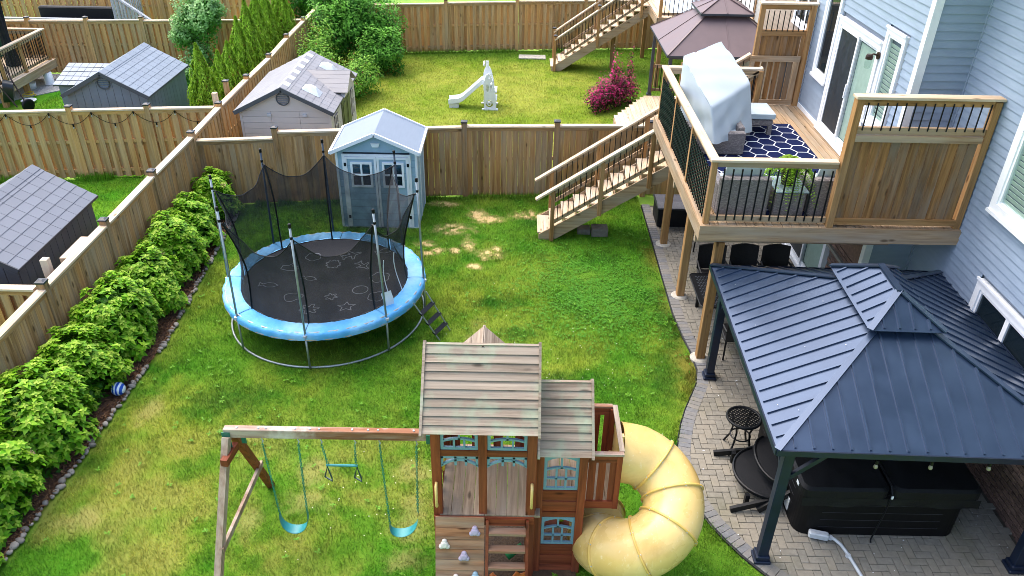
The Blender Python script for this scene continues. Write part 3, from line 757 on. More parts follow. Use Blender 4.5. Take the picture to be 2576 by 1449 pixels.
st = stairs('long timber stairs rising from the lawn to the deck', .58, 16.02, 17.0, 16, DZ/16, .277, .93, (.88, 1.93, 2.97, 4.0))
CB = plain('dark_concrete', S('#7d786c'), S('#625e54'), .9, scale=12, bmp=.5)  # darker grey concrete than the deck footings
for lb, a in (('smaller grey concrete block under the foot of deck stairs', (1.5, 1.8, 16.3, 16.55, 0, .14)), ('larger grey concrete block wedged under the deck stair stringer', (1.82, 2.2, 16.2, 16.5, 0, .2))):
    q = MB(); q.cbox(*a, .012); tag(q.build('concrete_block', CB), lb, 'block', 'blocks under the stairs')
# ------------------------------------------------------------------ metal gazebo on the patio
m, nt, b, N, L = new_mat('navy_roof_metal')
v = coords(nt, (1,1,1)); f = noise(nt, v, 2.2, 4)
L(ramp(nt, [(.3, S('#2d3f59')), (.7, S('#384b66'))], f), b.inputs['Base Color']); b.inputs['Metallic'].default_value = .55; b.inputs['Coat Weight'].default_value = .6; b.inputs['Coat Roughness'].default_value = .3
L(maprange(nt, f, .3, .7, .3, .42), b.inputs['Roughness']); bump(nt, b, noise(nt, v, 3, 2), .12, .02)
M['navy'] = m
M['frame'] = plain('graphite_frame', S('#172338'), S('#121b2c'), .4, bmp=.03, spec=.35)
gz = thing('gazebo', 'dark navy hardtop gazebo with two tier ribbed metal roof', 'gazebo', (5.13,9.12,0))
GX0, GX1, GY0, GY1 = 3.24, 7.02, 6.93, 11.31
PX0, PX1, PY0, PY1 = 3.44, 6.78, 7.05, 10.95
def slope(e0, e1, t0, t1, pitch, rib=.026, parent=gz):
    """ribbed roof plane: eave e0-e1, upper edge t0-t1; one panel per rib bay"""
    e0, e1, t0, t1 = map(Vector, (e0, e1, t0, t1)); d = (e1-e0).normalized(); n = d.cross(t0-e0).normalized()
    if n.z < 0: n = -n
    h = (t0-e0)-d*(t0-e0).dot(d); H = h.length; h = h/H
    Ln = (e1-e0).length; a = (t0-e0).dot(d); c = (t1-e0).dot(d)
    def top(s):
        if s < a: return H*s/a
        if s > c: return H*(Ln-s)/(Ln-c)
        return H
    nb = max(1, round(Ln/pitch)); w = Ln/nb
    for i in range(nb):
        s0, s1 = i*w, (i+1)*w
        us = [s0]+[k for k in (a, c) if s0+1e-4 < k < s1-1e-4]+[s1]
        poly = [e0+d*s0, e0+d*s1]+[e0+d*s+h*top(s) for s in us[::-1] if top(s) > 1e-4]
        if (poly[1]-poly[0]).cross(poly[2]-poly[1]).dot(n) < 0: poly = poly[::-1]
        q = MB(); q.slab(poly, .012); q.build('roof_panel', M['navy'], parent)
        if i and top(s0) > .12:
            p0, p1 = e0+d*s0+h*.04+n*.008, e0+d*s0+h*(top(s0)-.05)+n*.008
            q = MB(); q.beam(p0, p1, .026, rib, n); q.build('rib', M['navy'], parent)
ZE, ZT = 2.1, 2.84
def hip(x0, x1, y0, y1, ze, X0, X1, Y0, Y1, zt, pitch, parent=gz):
    slope((x0,y0,ze), (x1,y0,ze), (X0,Y0,zt), (X1,Y0,zt), pitch); slope((x1,y0,ze), (x1,y1,ze), (X1,Y0,zt), (X1,Y1,zt), pitch)
    slope((x1,y1,ze), (x0,y1,ze), (X1,Y1,zt), (X0,Y1,zt), pitch); slope((x0,y1,ze), (x0,y0,ze), (X0,Y1,zt), (X0,Y0,zt), pitch)
    for a, c in (((x0,y0),(X0,Y0)),((x1,y0),(X1,Y0)),((x1,y1),(X1,Y1)),((x0,y1),(X0,Y1))):
        q = MB(); q.beam((a[0],a[1],ze+.022), (c[0],c[1],zt+.022), .085, .02); q.build('hip_cap', M['navy'], parent)
hip(GX0, GX1, GY0, GY1, ZE, 4.78, 5.48, 8.5, 9.74, ZT, .218)
hip(4.62, 5.6, 8.35, 10.0, 2.9, 5.11, 5.112, 8.86, 9.5, 3.2, .2)
q = MB(); q.beam((5.11,8.83,3.225), (5.11,9.53,3.225), .09, .025); q.build('ridge_cap', M['navy'], gz)
for a in ((GX0,GX1,GY0-.02,GY0,0),(GX0,GX1,GY1,GY1+.02,0),(GX0-.02,GX0,GY0,GY1,0),(GX1,GX1+.02,GY0,GY1,0)):
    part('fascia', M['frame'], gz, a[0], a[1], a[2], a[3], ZE-.07, ZE+.012)
for x in (PX0, PX1):
    for y in (PY0, PY1):
        part('post', M['frame'], gz, x-.065, x+.065, y-.065, y+.065, .05, 2.06, .008, kind='cbox')
        q = MB(); q.cbox(x-.11,x+.11,y-.11,y+.11,.05,.1,.01); q.cbox(x-.09,x+.09,y-.09,y+.09,.101,.17,.01); q.build('post_base', M['frame'], gz)
        sx, sy = (1 if x == PX0 else -1), (1 if y == PY0 else -1)
        q = MB(); q.beam((x+sx*.06,y,1.55), (x+sx*.5,y,2.0), .05, .06); q.build('knee_brace', M['frame'], gz)
        q = MB(); q.beam((x,y+sy*.06,1.55), (x,y+sy*.5,2.0), .05, .06); q.build('knee_brace', M['frame'], gz)
for y in (PY0, PY1): part('header', M['frame'], gz, PX0, PX1, y-.05, y+.05, 1.95, 2.06)
for x in (PX0, PX1): part('header', M['frame'], gz, x-.05, x+.05, PY0+.05, PY1-.05, 1.95, 2.06)
gz.rotation_euler = (0, 0, R(-1.4))
# light bulbs hanging from the near header
for k, (x, lb) in enumerate(((4.42,'leftmost clear bulb hanging under the gazebo front beam'), (5.08,'middle clear bulb hanging under the gazebo front beam'), (5.78,'rightmost clear bulb hanging under the gazebo front beam'))):
    t = thing('light_bulb', lb, 'bulb', (x,6.98,1.9), 'bulbs under the gazebo')
    q = MB(); q.lathe([(.018,0),(.02,-.06)], 8, (x,6.98,1.97)); q.build('socket', M['black'], t)
    q = MB(); q.lathe([(.01,-.06),(.022,-.08),(.028,-.1),(.022,-.122),(.006,-.13)], 12, (x,6.98,1.97)); q.build('globe', plain('bulb_glass', S('#8f8b74'), None, .1, bmp=0), t, smooth=True)

# ------------------------------------------------------------------ hot tub
def rrect(x0, x1, y0, y1, r, n=6):
    P = []
    for cx, cy, a0 in ((x1-r,y0+r,-90),(x1-r,y1-r,0),(x0+r,y1-r,90),(x0+r,y0+r,180)):
        for i in range(n+1): a = R(a0+90*i/n); P.append((cx+r*math.cos(a), cy+r*math.sin(a)))
    return P
M['spa'] = plain('black_spa_panel', S('#0e0e10'), S('#09090b'), .6, bmp=.1, spec=.2)
M['vinyl'] = plain('black_vinyl_cover', S('#141518'), S('#0e0f11'), .6, scale=4, bmp=.35, bd=.01, spec=.25)
tub = thing('hot_tub', 'large black hot tub with folded vinyl cover under the gazebo', 'hot tub', (5.05,8.5,.05))
TX0, TX1, TY0, TY1 = 3.96, 6.2, 7.52, 9.62
q = MB(); q.prism(rrect(TX0, TX1, TY0, TY1, .18), .05, .84); q.build('cabinet', M['spa'], tub)
for z in (.2, .34, .48, .62, .74):
    q = MB(); q.box(TX0+.3, TX1-.3, TY0-.004, TY0+.01, z, z+.004); q.build('panel_line', plain('seam_grey', S('#3c3c40'), None, .5, bmp=0) if 'seam_grey' not in bpy.data.materials else bpy.data.materials['seam_grey'], tub)
    q = MB(); q.box(TX0-.004, TX0+.01, TY0+.3, TY1-.3, z, z+.004); q.build('panel_line', bpy.data.materials['seam_grey'], tub)
for a, c in ((TX0-.06, 5.07), (5.09, TX1+.1)):
    q = MB(); out = rrect(a, c, TY0-.05, TY1+.05, .12); inn = rrect(a+.04, c-.04, TY0-.01, TY1+.01, .12); n = len(out)
    P = [(x,y,.8) for x,y in out]+[(x,y,.93) for x,y in out]+[(x,y,.965) for x,y in inn]
    q._a(P, [tuple(range(n-1,-1,-1)), tuple(range(2*n,3*n))]+[(k*n+i,k*n+(i+1)%n,k*n+n+(i+1)%n,k*n+n+i) for k in (0,1) for i in range(n)])
    q.build('cover', M['vinyl'], tub)
def skirt(u, v):
    x = TX0-.05+(TX1-TX0+.14)*u; return (x, TY0-.052-.012*v-.012*math.sin(u*23+v*2)*v, .81-.13*v-.02*math.sin(u*9)*v)
q = MB(); q.grid(skirt, 40, 4); q.build('cover_skirt', M['vinyl'], tub, smooth=True)
q = MB(); q.tube([(5.08,TY1,.97),(5.08,TY0+.02,.975),(5.075,TY0-.065,.9),(5.05,TY0-.07,.5),(4.98,TY0-.1,.08),(4.97,TY0-.14,.058)], .012, 6); q.build('strap', M['black'], tub)
q = MB(); q.box(5.065, 5.09, TY0-.085, TY0-.07, .84, .89); q.build('buckle', M['white'], tub)
q = MB(); q.box(TX0-.01, TX0-.002, TY0+.36, TY0+.5, .12, .34); q.build('label_plate', M['white'], tub)
q = MB(); q.box(TX0-.066, TX0-.058, TY0+.12, TY0+.2, .85, .9); q.build('tag', M['white'], tub)
# grey electrical whip
t = thing('power_conduit', 'grey flexible conduit with junction box in front of the hot tub', 'conduit', (4.4,7.3,.05))
M['pvc'] = plain('grey_pvc', S('#c3c8cc'), S('#a9afb4'), .45)
q = MB(); q.m = Matrix.Translation((4.26,7.44,.13)) @ Matrix.Rotation(R(-14),4,'Z'); q.cbox(-.13,.13,-.05,.05,-.05,.05,.015); q.build('junction_box', M['pvc'], t)
q = MB(); q.tube([(4.38,7.41,.13),(4.46,7.38,.12),(4.53,7.3,.1),(4.57,7.2,.08),(4.6,7.05,.075),(4.63,6.85,.075),(4.67,6.6,.075),(4.72,6.3,.075)], .024, 8); q.build('conduit', M['pvc'], t, smooth=True)
for p in ((4.41,7.4,.125),(4.575,7.14,.078)):
    q = MB(); q.lathe([(.034,-.02),(.034,.02)], 10, p); q.build('coupling', M['pvc'], t)
# curved spa steps
M['rattanb'] = plain('black_resin', S('#1a1c20'), S('#101215'), .6, scale=60, bmp=.6, bd=.003, spec=.25)
t = thing('spa_steps', 'black curved two tread steps pushed against the hot tub', 'steps', (3.55,8.5,.05))
def tread(cx, cy, rx, ry, z, a0, a1, xb):
    P = [(cx-rx*math.cos(R(a)), cy+ry*math.sin(R(a))) for a in np.linspace(a0, a1, 15)]
    P = P+[(xb, P[-1][1]), (xb, P[0][1])]
    q = MB(); q.prism(P[::-1], z-.05, z); o = q.build('tread', M['rattanb'], t)
    e = MB(); e.tube([(x, y, z+.004) for x, y in P[:15]], .02, 6); e.build('nosing', M['black'], t)
tread(3.82, 8.47, .5, .52, .27, -75, 75, 3.92)
tread(3.92, 8.52, .3, .5, .48, -75, 75, 3.93)
for y, s in ((8.96, 1), (7.98, -1)):
    for xa, xb, z in ((3.16, 3.7, .1), (3.55, 3.9, .3)):
        q = MB(); q.beam((xa, y+s*.08, .09), (xb+.2, y, z+.16), .05, .09); q.build('side_rail', M['black'], t)
for x, y in ((3.42,8.9),(3.42,8.05),(3.85,8.95),(3.85,8.05)): part('leg', M['black'], t, x-.03, x+.03, y-.03, y+.03, .05, .24)
# round cast table
t = thing('side_table', 'round black cast metal stool table beside the spa steps', 'table', (3.57,9.2,.05))
cx, cy, tz = 3.57, 9.2, .68
q = MB(); q.tube([(cx+.25*math.cos(a), cy+.25*math.sin(a), tz) for a in np.linspace(0, 2*math.pi, 28, endpoint=False)], .022, 8, closed=True); q.build('rim', M['black'], t, smooth=True)
q = MB()
for k in range(-5, 6):
    w = math.sqrt(max(.001, .245**2-(k*.045)**2))
    for s in (1, -1):
        d = Vector((1, s, 0)).normalized(); nr = Vector((-d.y, d.x, 0)); c0 = Vector((cx, cy, tz))+nr*k*.045
        q.beam(c0-d*w, c0+d*w, .02, .012)
q.build('lattice_top', M['black'], t)
for k in range(4):
    a = R(45+90*k); dx, dy = math.cos(a), math.sin(a)
    q = MB(); q.tube([(cx+dx*.2, cy+dy*.2, tz-.02),(cx+dx*.14, cy+dy*.14, .45),(cx+dx*.17, cy+dy*.17, .25),(cx+dx*.25, cy+dy*.25, .06)], .016, 6); q.build('leg', M['black'], t)
q = MB(); q.tube([(cx+.15*math.cos(a), cy+.15*math.sin(a), .33) for a in np.linspace(0, 2*math.pi, 20, endpoint=False)], .012, 6, closed=True); q.build('ring_brace', M['black'], t)

# ------------------------------------------------------------------ dining set and storage box under the deck
def wicker(name, a, c, s=26):
    m, nt, b, N, L = new_mat(name)
    tc = N('ShaderNodeTexCoord'); sp = N('ShaderNodeSeparateXYZ'); L(tc.outputs['Object'], sp.inputs[0])
    ad = N('ShaderNodeMath'); ad.operation = 'ADD'; L(sp.outputs['X'], ad.inputs[0]); L(sp.outputs['Y'], ad.inputs[1])
    cb = N('ShaderNodeCombineXYZ'); L(ad.outputs[0], cb.inputs['X']); L(sp.outputs['Z'], cb.inputs['Y'])
    br = N('ShaderNodeTexBrick'); br.inputs['Scale'].default_value = s; br.inputs['Color1'].default_value = a; br.inputs['Color2'].default_value = c
    br.inputs['Mortar'].default_value = tuple(x*.4 for x in a[:3])+(1,); br.inputs['Mortar Size'].default_value = .025; br.inputs['Brick Width'].default_value = .9; br.inputs['Row Height'].default_value = .38
    L(cb.outputs[0], br.inputs['Vector'])
    nz = noise(nt, tc.outputs['Object'], 45, 3)
    L(mixc(nt, maprange(nt, nz, .35, .65, 0, .45), br.outputs['Color'], tuple(x*.6 for x in c[:3])+(1,)), b.inputs['Base Color'])
    b.inputs['Roughness'].default_value = .6; bump(nt, b, br.outputs['Fac'], -.6, .006); return m
M['wicker'] = wicker('grey_wicker', S('#99928f'), S('#706a69'))
M['wicker_dark'] = wicker('black_wicker', S('#222326'), S('#17181a'))
t = thing('dining_table', 'black pierced metal dining table on the patio under the deck', 'table', (4.5,12.8,.05))
TZ = .73
q = MB(); P = []
q.prism(rrect(3.5, 5.5, 12.2, 13.4, .08), TZ-.012, TZ); q.build('table_top', M['black'], t)
hm = MB(); hm.lathe([(.026,0),(.018,.006)], 8); hm = hm.mesh('hole_boss', plain('table_hole', S('#3a4047'), None, .6, bmp=0))
hs = MB()
for i in range(34):
    for j in range(20):
        x, y = 3.6+i*.056+(.028 if j % 2 else 0), 12.28+j*.056
        if x < 5.4 and y < 13.32: hs.lathe([(.019,0),(.015,.004)], 6, (x, y, TZ))
hs.build('pierced_pattern', bpy.data.materials['table_hole'], t, kind='stuff')
q = MB(); q.tube([(x,y,TZ-.01) for x,y in rrect(3.49,5.51,12.19,13.41,.09,4)], .016, 6, closed=True); q.build('rim', M['black'], t)
for x in (3.7, 5.3):
    for y in (12.35, 13.25): part('leg', M['black'], t, x-.03, x+.03, y-.03, y+.03, .05, TZ-.013)
def dining_chair(label, x, y, rz):
    r = thing('dining_chair', label, 'chair', (x, y, .05), 'dark wicker dining chairs under the deck')
    Mx = Matrix.Translation((x, y, .05)) @ Matrix.Rotation(rz, 4, 'Z')
    def pt(nm, fn, mat): q = MB(); q.m = Mx; fn(q); q.build(nm, mat, r)
    pt('seat', lambda q: q.cbox(-.28,.28,-.28,.26,.38,.44,.015), M['wicker_dark'])
    def back(q):
        q.grid(lambda u, v: (-.28+.56*u, -.27-.06*v-.03*math.sin(math.pi*u), .44+.5*v+.03*math.sin(math.pi*u)*v), 8, 6)
        q.grid(lambda u, v: (-.28+.56*u, -.3-.06*v-.03*math.sin(math.pi*u), .44+.5*v+.03*math.sin(math.pi*u)*v), 8, 6)
        q.tube([(-.28+.56*u, -.345-.03*math.sin(math.pi*u), .94+.03*math.sin(math.pi*u)) for u in np.linspace(0,1,9)], .02, 6)
    pt('backrest', back, M['wicker_dark'])
    for s in (-1, 1):
        pt('armrest', lambda q: q.tube([(s*.28,-.3,.62),(s*.3,0,.62),(s*.29,.22,.6),(s*.28,.25,.44)], .02, 6), M['wicker_dark'])
        pt('leg', lambda q: q.beam((s*.25,.23,.38),(s*.26,.25,0),.03,.03), M['black']); pt('leg', lambda q: q.beam((s*.25,-.25,.38),(s*.26,-.29,0),.03,.03), M['black'])
    return r
dining_chair('dark wicker dining chair at near side of the pierced table', 4.1, 11.78, 0)
dining_chair('dark wicker dining chair at far left of the pierced table', 4.06, 13.72, math.pi)
dining_chair('dark wicker dining chair at far middle of the pierced table', 4.72, 13.74, math.pi)
dining_chair('dark wicker dining chair at far right of the pierced table', 5.36, 13.74, math.pi)
bx = thing('storage_box', 'black resin storage box standing under the deck stairs', 'storage box', (4.0,17.0,.05))
q = MB(); q.cbox(3.4,4.6,16.68,17.4,.05,.52,.02); q.build('bin', M['rattanb'], bx)
q = MB(); q._a([(3.37,16.64,.52),(4.63,16.64,.52),(4.63,17.43,.52),(3.37,17.43,.52),(3.37,16.64,.56),(4.63,16.64,.56),(4.63,17.43,.56),(3.37,17.43,.56),(3.37,16.85,.63),(4.63,16.85,.63),(4.63,17.22,.64),(3.37,17.22,.64)],
               [(0,3,2,1),(0,1,5,4),(1,2,6,10,9,5),(2,3,7,6),(3,0,4,8,11,7),(4,5,9,8),(8,9,10,11),(11,10,6,7)]); q.build('lid', plain('grey_lid', S('#4b4d57'), S('#33353d'), .45, scale=30, bmp=.4), bx)
q = MB(); q.tube([(3.95,15.75,.06),(4.02,15.95,1.9)], .012, 6)
br = thing('broom', 'long broom with white handle leaning under the deck', 'broom', (3.95,15.75,.05))
q.build('handle', M['white'], br); part('head', M['black'], br, 3.85, 4.05, 15.7, 15.78, .05, .14, .01, kind='cbox')
gr = thing('folding_chair', 'black folded chair leaning behind the far deck post', 'chair', (4.2,15.4,.05))
for k in range(1):
    q = MB(); o = .1*k
    q.tube([(4.05+o,15.5,.05),(4.1+o,15.6,.8),(4.25+o,15.75,1.0),(4.45+o,15.75,1.0),(4.55+o,15.6,.8),(4.55+o,15.5,.05)], .016, 6); q.build('frame', M['black'], gr)
    q = MB(); q.beam((4.12+o,15.62,.5),(4.5+o,15.62,.5),.02,.4); q.build('seat', M['black'], gr)
mt = thing('door_mat', 'black door mat before the lower patio door', 'mat', (5.9,14.4,.05))
q = MB(); q.cbox(5.5,6.1,13.9,14.9,.052,.07,.004); q.build('mat_body', M['rattanb'], mt)

# ------------------------------------------------------------------ furniture on the deck
M['rug'] = plain('navy_rug', S('#16224c'), S('#10193a'), .95, scale=60, bmp=.4, spec=.1)
M['rugline'] = plain('rug_white', S('#dfe3ea'), None, .95, scale=60, bmp=.3)
M['cushion'] = plain('pale_grey_cushion', S('#b9c6ca'), S('#a7b6bc'), .9, scale=5, bmp=.25, bd=.006, sheen=.2)
M['cover'] = plain('grey_grill_cover', S('#bcc7cf'), S('#b0bcc5'), .8, scale=1.2, bmp=.12, bd=.004)
rug = thing('rug', 'navy outdoor rug with white honeycomb lines on the deck', 'rug', (4.6,13.6,DZ))
RX0, RX1, RY0, RY1 = 3.55, 5.7, 11.5, 15.75
part('pile', M['rug'], rug, RX0, RX1, RY0, RY1, DZ+.004, DZ+.014)
q = MB(); a, bb = .165, .225      # half width and height of the stretched cells
def seg(p, r2):
    def cl(p, r2):
        (x0,y0),(x1,y1) = p, r2; t0, t1 = 0., 1.
        for d, lo, hi, s in ((x1-x0, RX0+.02, RX1-.02, x0), (y1-y0, RY0+.02, RY1-.02, y0)):
            if abs(d) < 1e-9:
                if s < lo or s > hi: return None
            else:
                ta, tb = (lo-s)/d, (hi-s)/d
                t0 = max(t0, min(ta, tb)); t1 = min(t1, max(ta, tb))
        return ((x0+(x1-x0)*t0, y0+(y1-y0)*t0), (x0+(x1-x0)*t1, y0+(y1-y0)*t1)) if t1-t0 > .01 else None
    k = cl(p, r2)
    if k: q.beam((*k[0], DZ+.0155), (*k[1], DZ+.0155), .021, .003)
for i in range(-1, 10):
    for j in range(-1, 15):
        cx = RX0+i*2*a*.84; cy = RY0+j*bb*1.5+(bb*.75 if i % 2 else 0)
        h = [(cx-a*1.1, cy), (cx-a*.55, cy+bb*.75), (cx+a*.55, cy+bb*.75), (cx+a*1.1, cy)]
        seg(h[0], h[1]); seg(h[1], h[2]); seg(h[2], h[3])
q.build('line_pattern', M['rugline'], rug)
# covered barbecue standing across the corner
gc = thing('grill', 'barbecue grill under a pale grey fabric cover on deck corner', 'grill', (3.9,14.9,DZ))
def lerpq(q4, u, v):
    a, b_, c, d = [Vector(p) for p in q4]; return a*(1-u)*(1-v)+b_*u*(1-v)+c*u*v+d*(1-u)*v
TL, TR, NR, NL = (3.12,14.88,4.57), (4.1,16.0,4.58), (4.5,14.93,4.08), (3.52,13.78,3.97)
BL, BRr, FR, FL = (3.1,14.75,3.2), (4.2,15.88,3.2), (4.68,14.85,3.14), (3.62,13.55,3.36)
def wr(p, k=1.0):
    return Vector((p.x+.009*k*math.sin(p.z*13+p.y*15), p.y+.009*k*math.sin(p.z*9+p.x*17), p.z+.006*k*math.sin(p.x*9+p.y*6)))
q = MB()
q.grid(lambda u, v: lerpq((NL,NR,TR,TL), u, v)+Vector((0,0,.03))*math.sin(math.pi*u)*math.sin(math.pi*v)+Vector((0,0,.012*math.sin(u*9+v*13)*math.sin(v*7))), 14, 14)
for A_, B_, C_, D_ in ((FL,FR,NR,NL),(FR,BRr,TR,NR),(BRr,BL,TL,TR),(BL,FL,NL,TL)):
    q.grid(lambda u, v: (lambda p, o: p+o*(.034*(1-v)**.8*math.sin(u*21+3.2*v+A_[0]*7)+.014*math.sin(u*9-v*11+A_[1]))*math.sin(math.pi*u)**.5*math.sin(math.pi*min(.5,1-v))+Vector((0,0,-.02*math.sin(u*6)*(1-v)*math.sin(math.pi*u))))(lerpq((A_,B_,C_,D_), u, v), Vector((B_[1]-A_[1], A_[0]-B_[0], 0)).normalized()), 14, 14)
co = q.build('fabric_cover', M['cover'], gc, smooth=True)
import bmesh
bb_ = bmesh.new(); bb_.from_mesh(co.data); bmesh.ops.remove_doubles(bb_, verts=bb_.verts, dist=.004); bmesh.ops.recalc_face_normals(bb_, faces=bb_.faces); bb_.to_mesh(co.data); bb_.free()
sm = co.modifiers.new('soft', 'SUBSURF'); sm.levels = 1; sm.render_levels = 1
q = MB(); q.cbox(3.45,4.4,14.35,15.3,DZ+.01,DZ+.3,.03); q.build('cart', M['black'], gc)
def cushion(q, x0, x1, y0, y1, z0, z1, puff=.03):
    n = 8
    f = lambda s: 1-abs(2*s-1)**4
    q.grid(lambda u, v: (x0+(x1-x0)*u, y0+(y1-y0)*v, z1-puff+puff*f(u)*f(v)), n, n)
    q.grid(lambda u, v: (x0+(x1-x0)*u, y1-(y1-y0)*v, z0+puff-puff*f(u)*f(v)), n, n)
    P = [(x0,y0),(x1,y0),(x1,y1),(x0,y1)]
    for i in range(4):
        (a0,b0),(a1,b1) = P[i], P[(i+1) % 4]; q._a([(a0,b0,z0+puff),(a1,b1,z0+puff),(a1,b1,z1-puff),(a0,b0,z1-puff)], [(0,1,2,3)])
def armchair(label, x0, x1, yb, pillow=True, depth=.8, hb=.68, flip=1, g='grey wicker armchairs on the deck'):
    """wicker chair whose back stands at yb and which faces along flip*Y"""
    t = thing('wicker_armchair', label, 'chair', ((x0+x1)/2, yb, DZ), g)
    ys = lambda a, b: (min(yb+flip*a, yb+flip*b), max(yb+flip*a, yb+flip*b))
    part('seat_base', M['wicker'], t, x0+.02, x1-.02, *ys(.02, depth), DZ+.02, DZ+.3, .02, kind='cbox')
    part('backrest', M['wicker'], t, x0, x1, *ys(0, .13), DZ+.02, DZ+hb, .025, kind='cbox')
    for a in ((x0, x0+.12), (x1-.12, x1)): part('armrest', M['wicker'], t, *a, *ys(.132, depth), DZ+.02, DZ+.52, .02, kind='cbox')
    q = MB(); cushion(q, x0+.13, x1-.13, *ys(.14, depth+.02), DZ+.3, DZ+.44); q.build('seat_cushion', M['cushion'], t, smooth=True)
    if pillow:
        q = MB(); q.m = Matrix.Translation(((x0+x1)/2, yb+flip*.22, DZ+.68)) @ Matrix.Rotation(R(-68*flip), 4, 'X'); w = (x1-x0)/2-.1
        cushion(q, -w, w, -.24, .24, -.09, .09, .07); q.build('back_cushion', M['cushion'], t, smooth=True)
    return t
armchair('grey wicker armchair nearest the corner post of the deck railing', 3.24, 4.05, 11.4)
armchair('grey wicker armchair tucked behind the near privacy screen', 4.72, 5.5, 11.42)
armchair('wide grey wicker armchair partly under the grill cover', 3.25, 4.3, 13.98, False, .7, .46, 1)
ot = thing('ottoman', 'square grey wicker ottoman with pale cushion on the rug edge', 'ottoman', (4.9,15.4,DZ))
part('frame', M['wicker'], ot, 4.62, 5.12, 15.08, 15.72, DZ+.2, DZ+.32, .015, kind='cbox')
for x in (4.66, 5.08):
    for y in (15.12, 15.68): part('leg', M['wicker'], ot, x-.04, x+.04, y-.04, y+.04, DZ+.015, DZ+.2)
q = MB(); cushion(q, 4.6, 5.14, 15.05, 15.75, DZ+.32, DZ+.48); q.build('cushion', M['cushion'], ot, smooth=True)
sdt = thing('glass_side_table', 'wicker side table with pale glass top holding a fern', 'table', (4.4,11.7,DZ))
part('body', M['wicker'], sdt, 4.16, 4.64, 11.42, 11.98, DZ+.01, DZ+.44, .02, kind='cbox')
part('glass_top', plain('frosted_glass', S('#a9bfc2'), S('#9db4b8'), .15, bmp=0), sdt, 4.14, 4.66, 11.4, 12.0, DZ+.445, DZ+.46)
# bird droppings and dust specks on the gazebo roof and pavers
SPK = plain('pale_speck', S('#dfe2e4'), None, .7, bmp=0)
sp_ = MB()
for k in range(17):
    x, y = random.uniform(3.4, 4.7), random.uniform(7.4, 10.9); f = (x-GX0)/(4.78-GX0)
    if y < GY0+f*1.6+.1 or y > GY1-f*1.6-.1: continue
    z = ZE+(ZT-ZE)*f+.018; r_ = random.choice((.005,.007,.009,.014)); sp_._a([(x+r_*math.cos(a)*random.uniform(.6,1.3), y+r_*math.sin(a)*random.uniform(.6,1.5), z+r_*math.cos(a)*.48) for a in np.linspace(0,6.28,7,endpoint=False)], [tuple(range(7))])
so_ = sp_.build('droppings', SPK, gz, kind='stuff')
sp_ = MB()
for k in range(110):
    x, y = random.uniform(2.9, 6.9), random.uniform(6.5, 12.5); r_ = random.uniform(.005,.014); a0 = random.uniform(0,6)
    if not pts_in(field, np.array([x]), np.array([y]))[0]: continue
    sp_._a([(x+r_*math.cos(a+a0)*random.uniform(.6,1.4), y+r_*math.sin(a+a0)*random.uniform(.6,1.4), TOP+.0045) for a in np.linspace(0,6.28,6,endpoint=False)], [tuple(range(6))])
tag(sp_.build('fallen_petals', SPK, kind='stuff'), 'tiny pale petals and bits scattered on the pavers', 'litter')
# ------------------------------------------------------------------ wooden play set with tube slide
CED = {a: wood('cedar_'+a, S('#94492c'), S('#5e2613'), S('#774c3a'), a, .35, (.85, 1.15), rough=.6) for a in 'xyz'}
PLF = wood('play_floor_y', S('#a8947c'), S('#75624c'), S('#8e8578'), 'y', .7, (.85, 1.12))
GROOF = wood('weathered_roof_x', S('#ab9a87'), S('#6b5c4d'), S('#978d7f'), 'x', .7, (.8, 1.12), moss=S('#93a288'), moss_amt=.85, across=26)
GROOFY = wood('weathered_roof_y', S('#ab9a87'), S('#6b5c4d'), S('#978d7f'), 'y', .6, (.88, 1.1), across=26)
GBEAM = wood('weathered_beam_x', S('#a06f52'), S('#6a4029'), S('#c4b8aa'), 'x', .8, (.95, 1.05), moss=S('#d9d2c8'), moss_amt=.7)
GLEG = wood('weathered_leg_z', S('#a58d76'), S('#6a4c38'), S('#b9aa9a'), 'z', .8, (.9, 1.1))
ROCK = wood('worn_wall_x', S('#a3704e'), S('#653f29'), S('#a08d78'), 'x', .7, (.85, 1.15))
BLUEP = plain('teal_blue_plastic', S('#7496a6'), S('#6a8c9c'), .5, bmp=.05)
YEL = plain('cream_yellow_plastic', S('#e8cb88'), S('#d9b56a'), .28, scale=2, bmp=.04)
FLG = plain('flange_yellow', S('#dfbb66'), S('#cda650'), .4, bmp=.04)
GREENM = plain('green_enamel', S('#1d6b58'), None, .4)
TEAL = plain('teal_swing_plastic', S('#2f8d8f'), S('#287c80'), .4, bmp=.05)
nt = YEL.node_tree; b = nt.nodes['Principled BSDF']; old = b.inputs['Base Color'].links[0].from_socket      # grime and scuffs in the plastic
gr_ = mixc(nt, maprange(nt, noise(nt, coords(nt, (1,1,1), False), 2.6, 7, .7, .6), .5, .74, 0, .35), old, S('#a87c38'))
sc_ = mixc(nt, maprange(nt, noise(nt, coords(nt, (14,14,2), False), 1.5, 5, .7), .6, .75, 0, .5), gr_, S('#fbf1d2'))
nt.links.new(sc_, b.inputs['Base Color'])
play = thing('play_set', 'cedar play tower with grey plank roofs and yellow tube slide', 'play set', (-.3,7.3,0))
def pp(nm, mat, *a, parent=play, kind='box', label=None):
    q = MB(); getattr(q, kind)(*a); o = q.build(nm, mat, parent)
    if label: o['label'] = label
    return o
FZ = 1.2
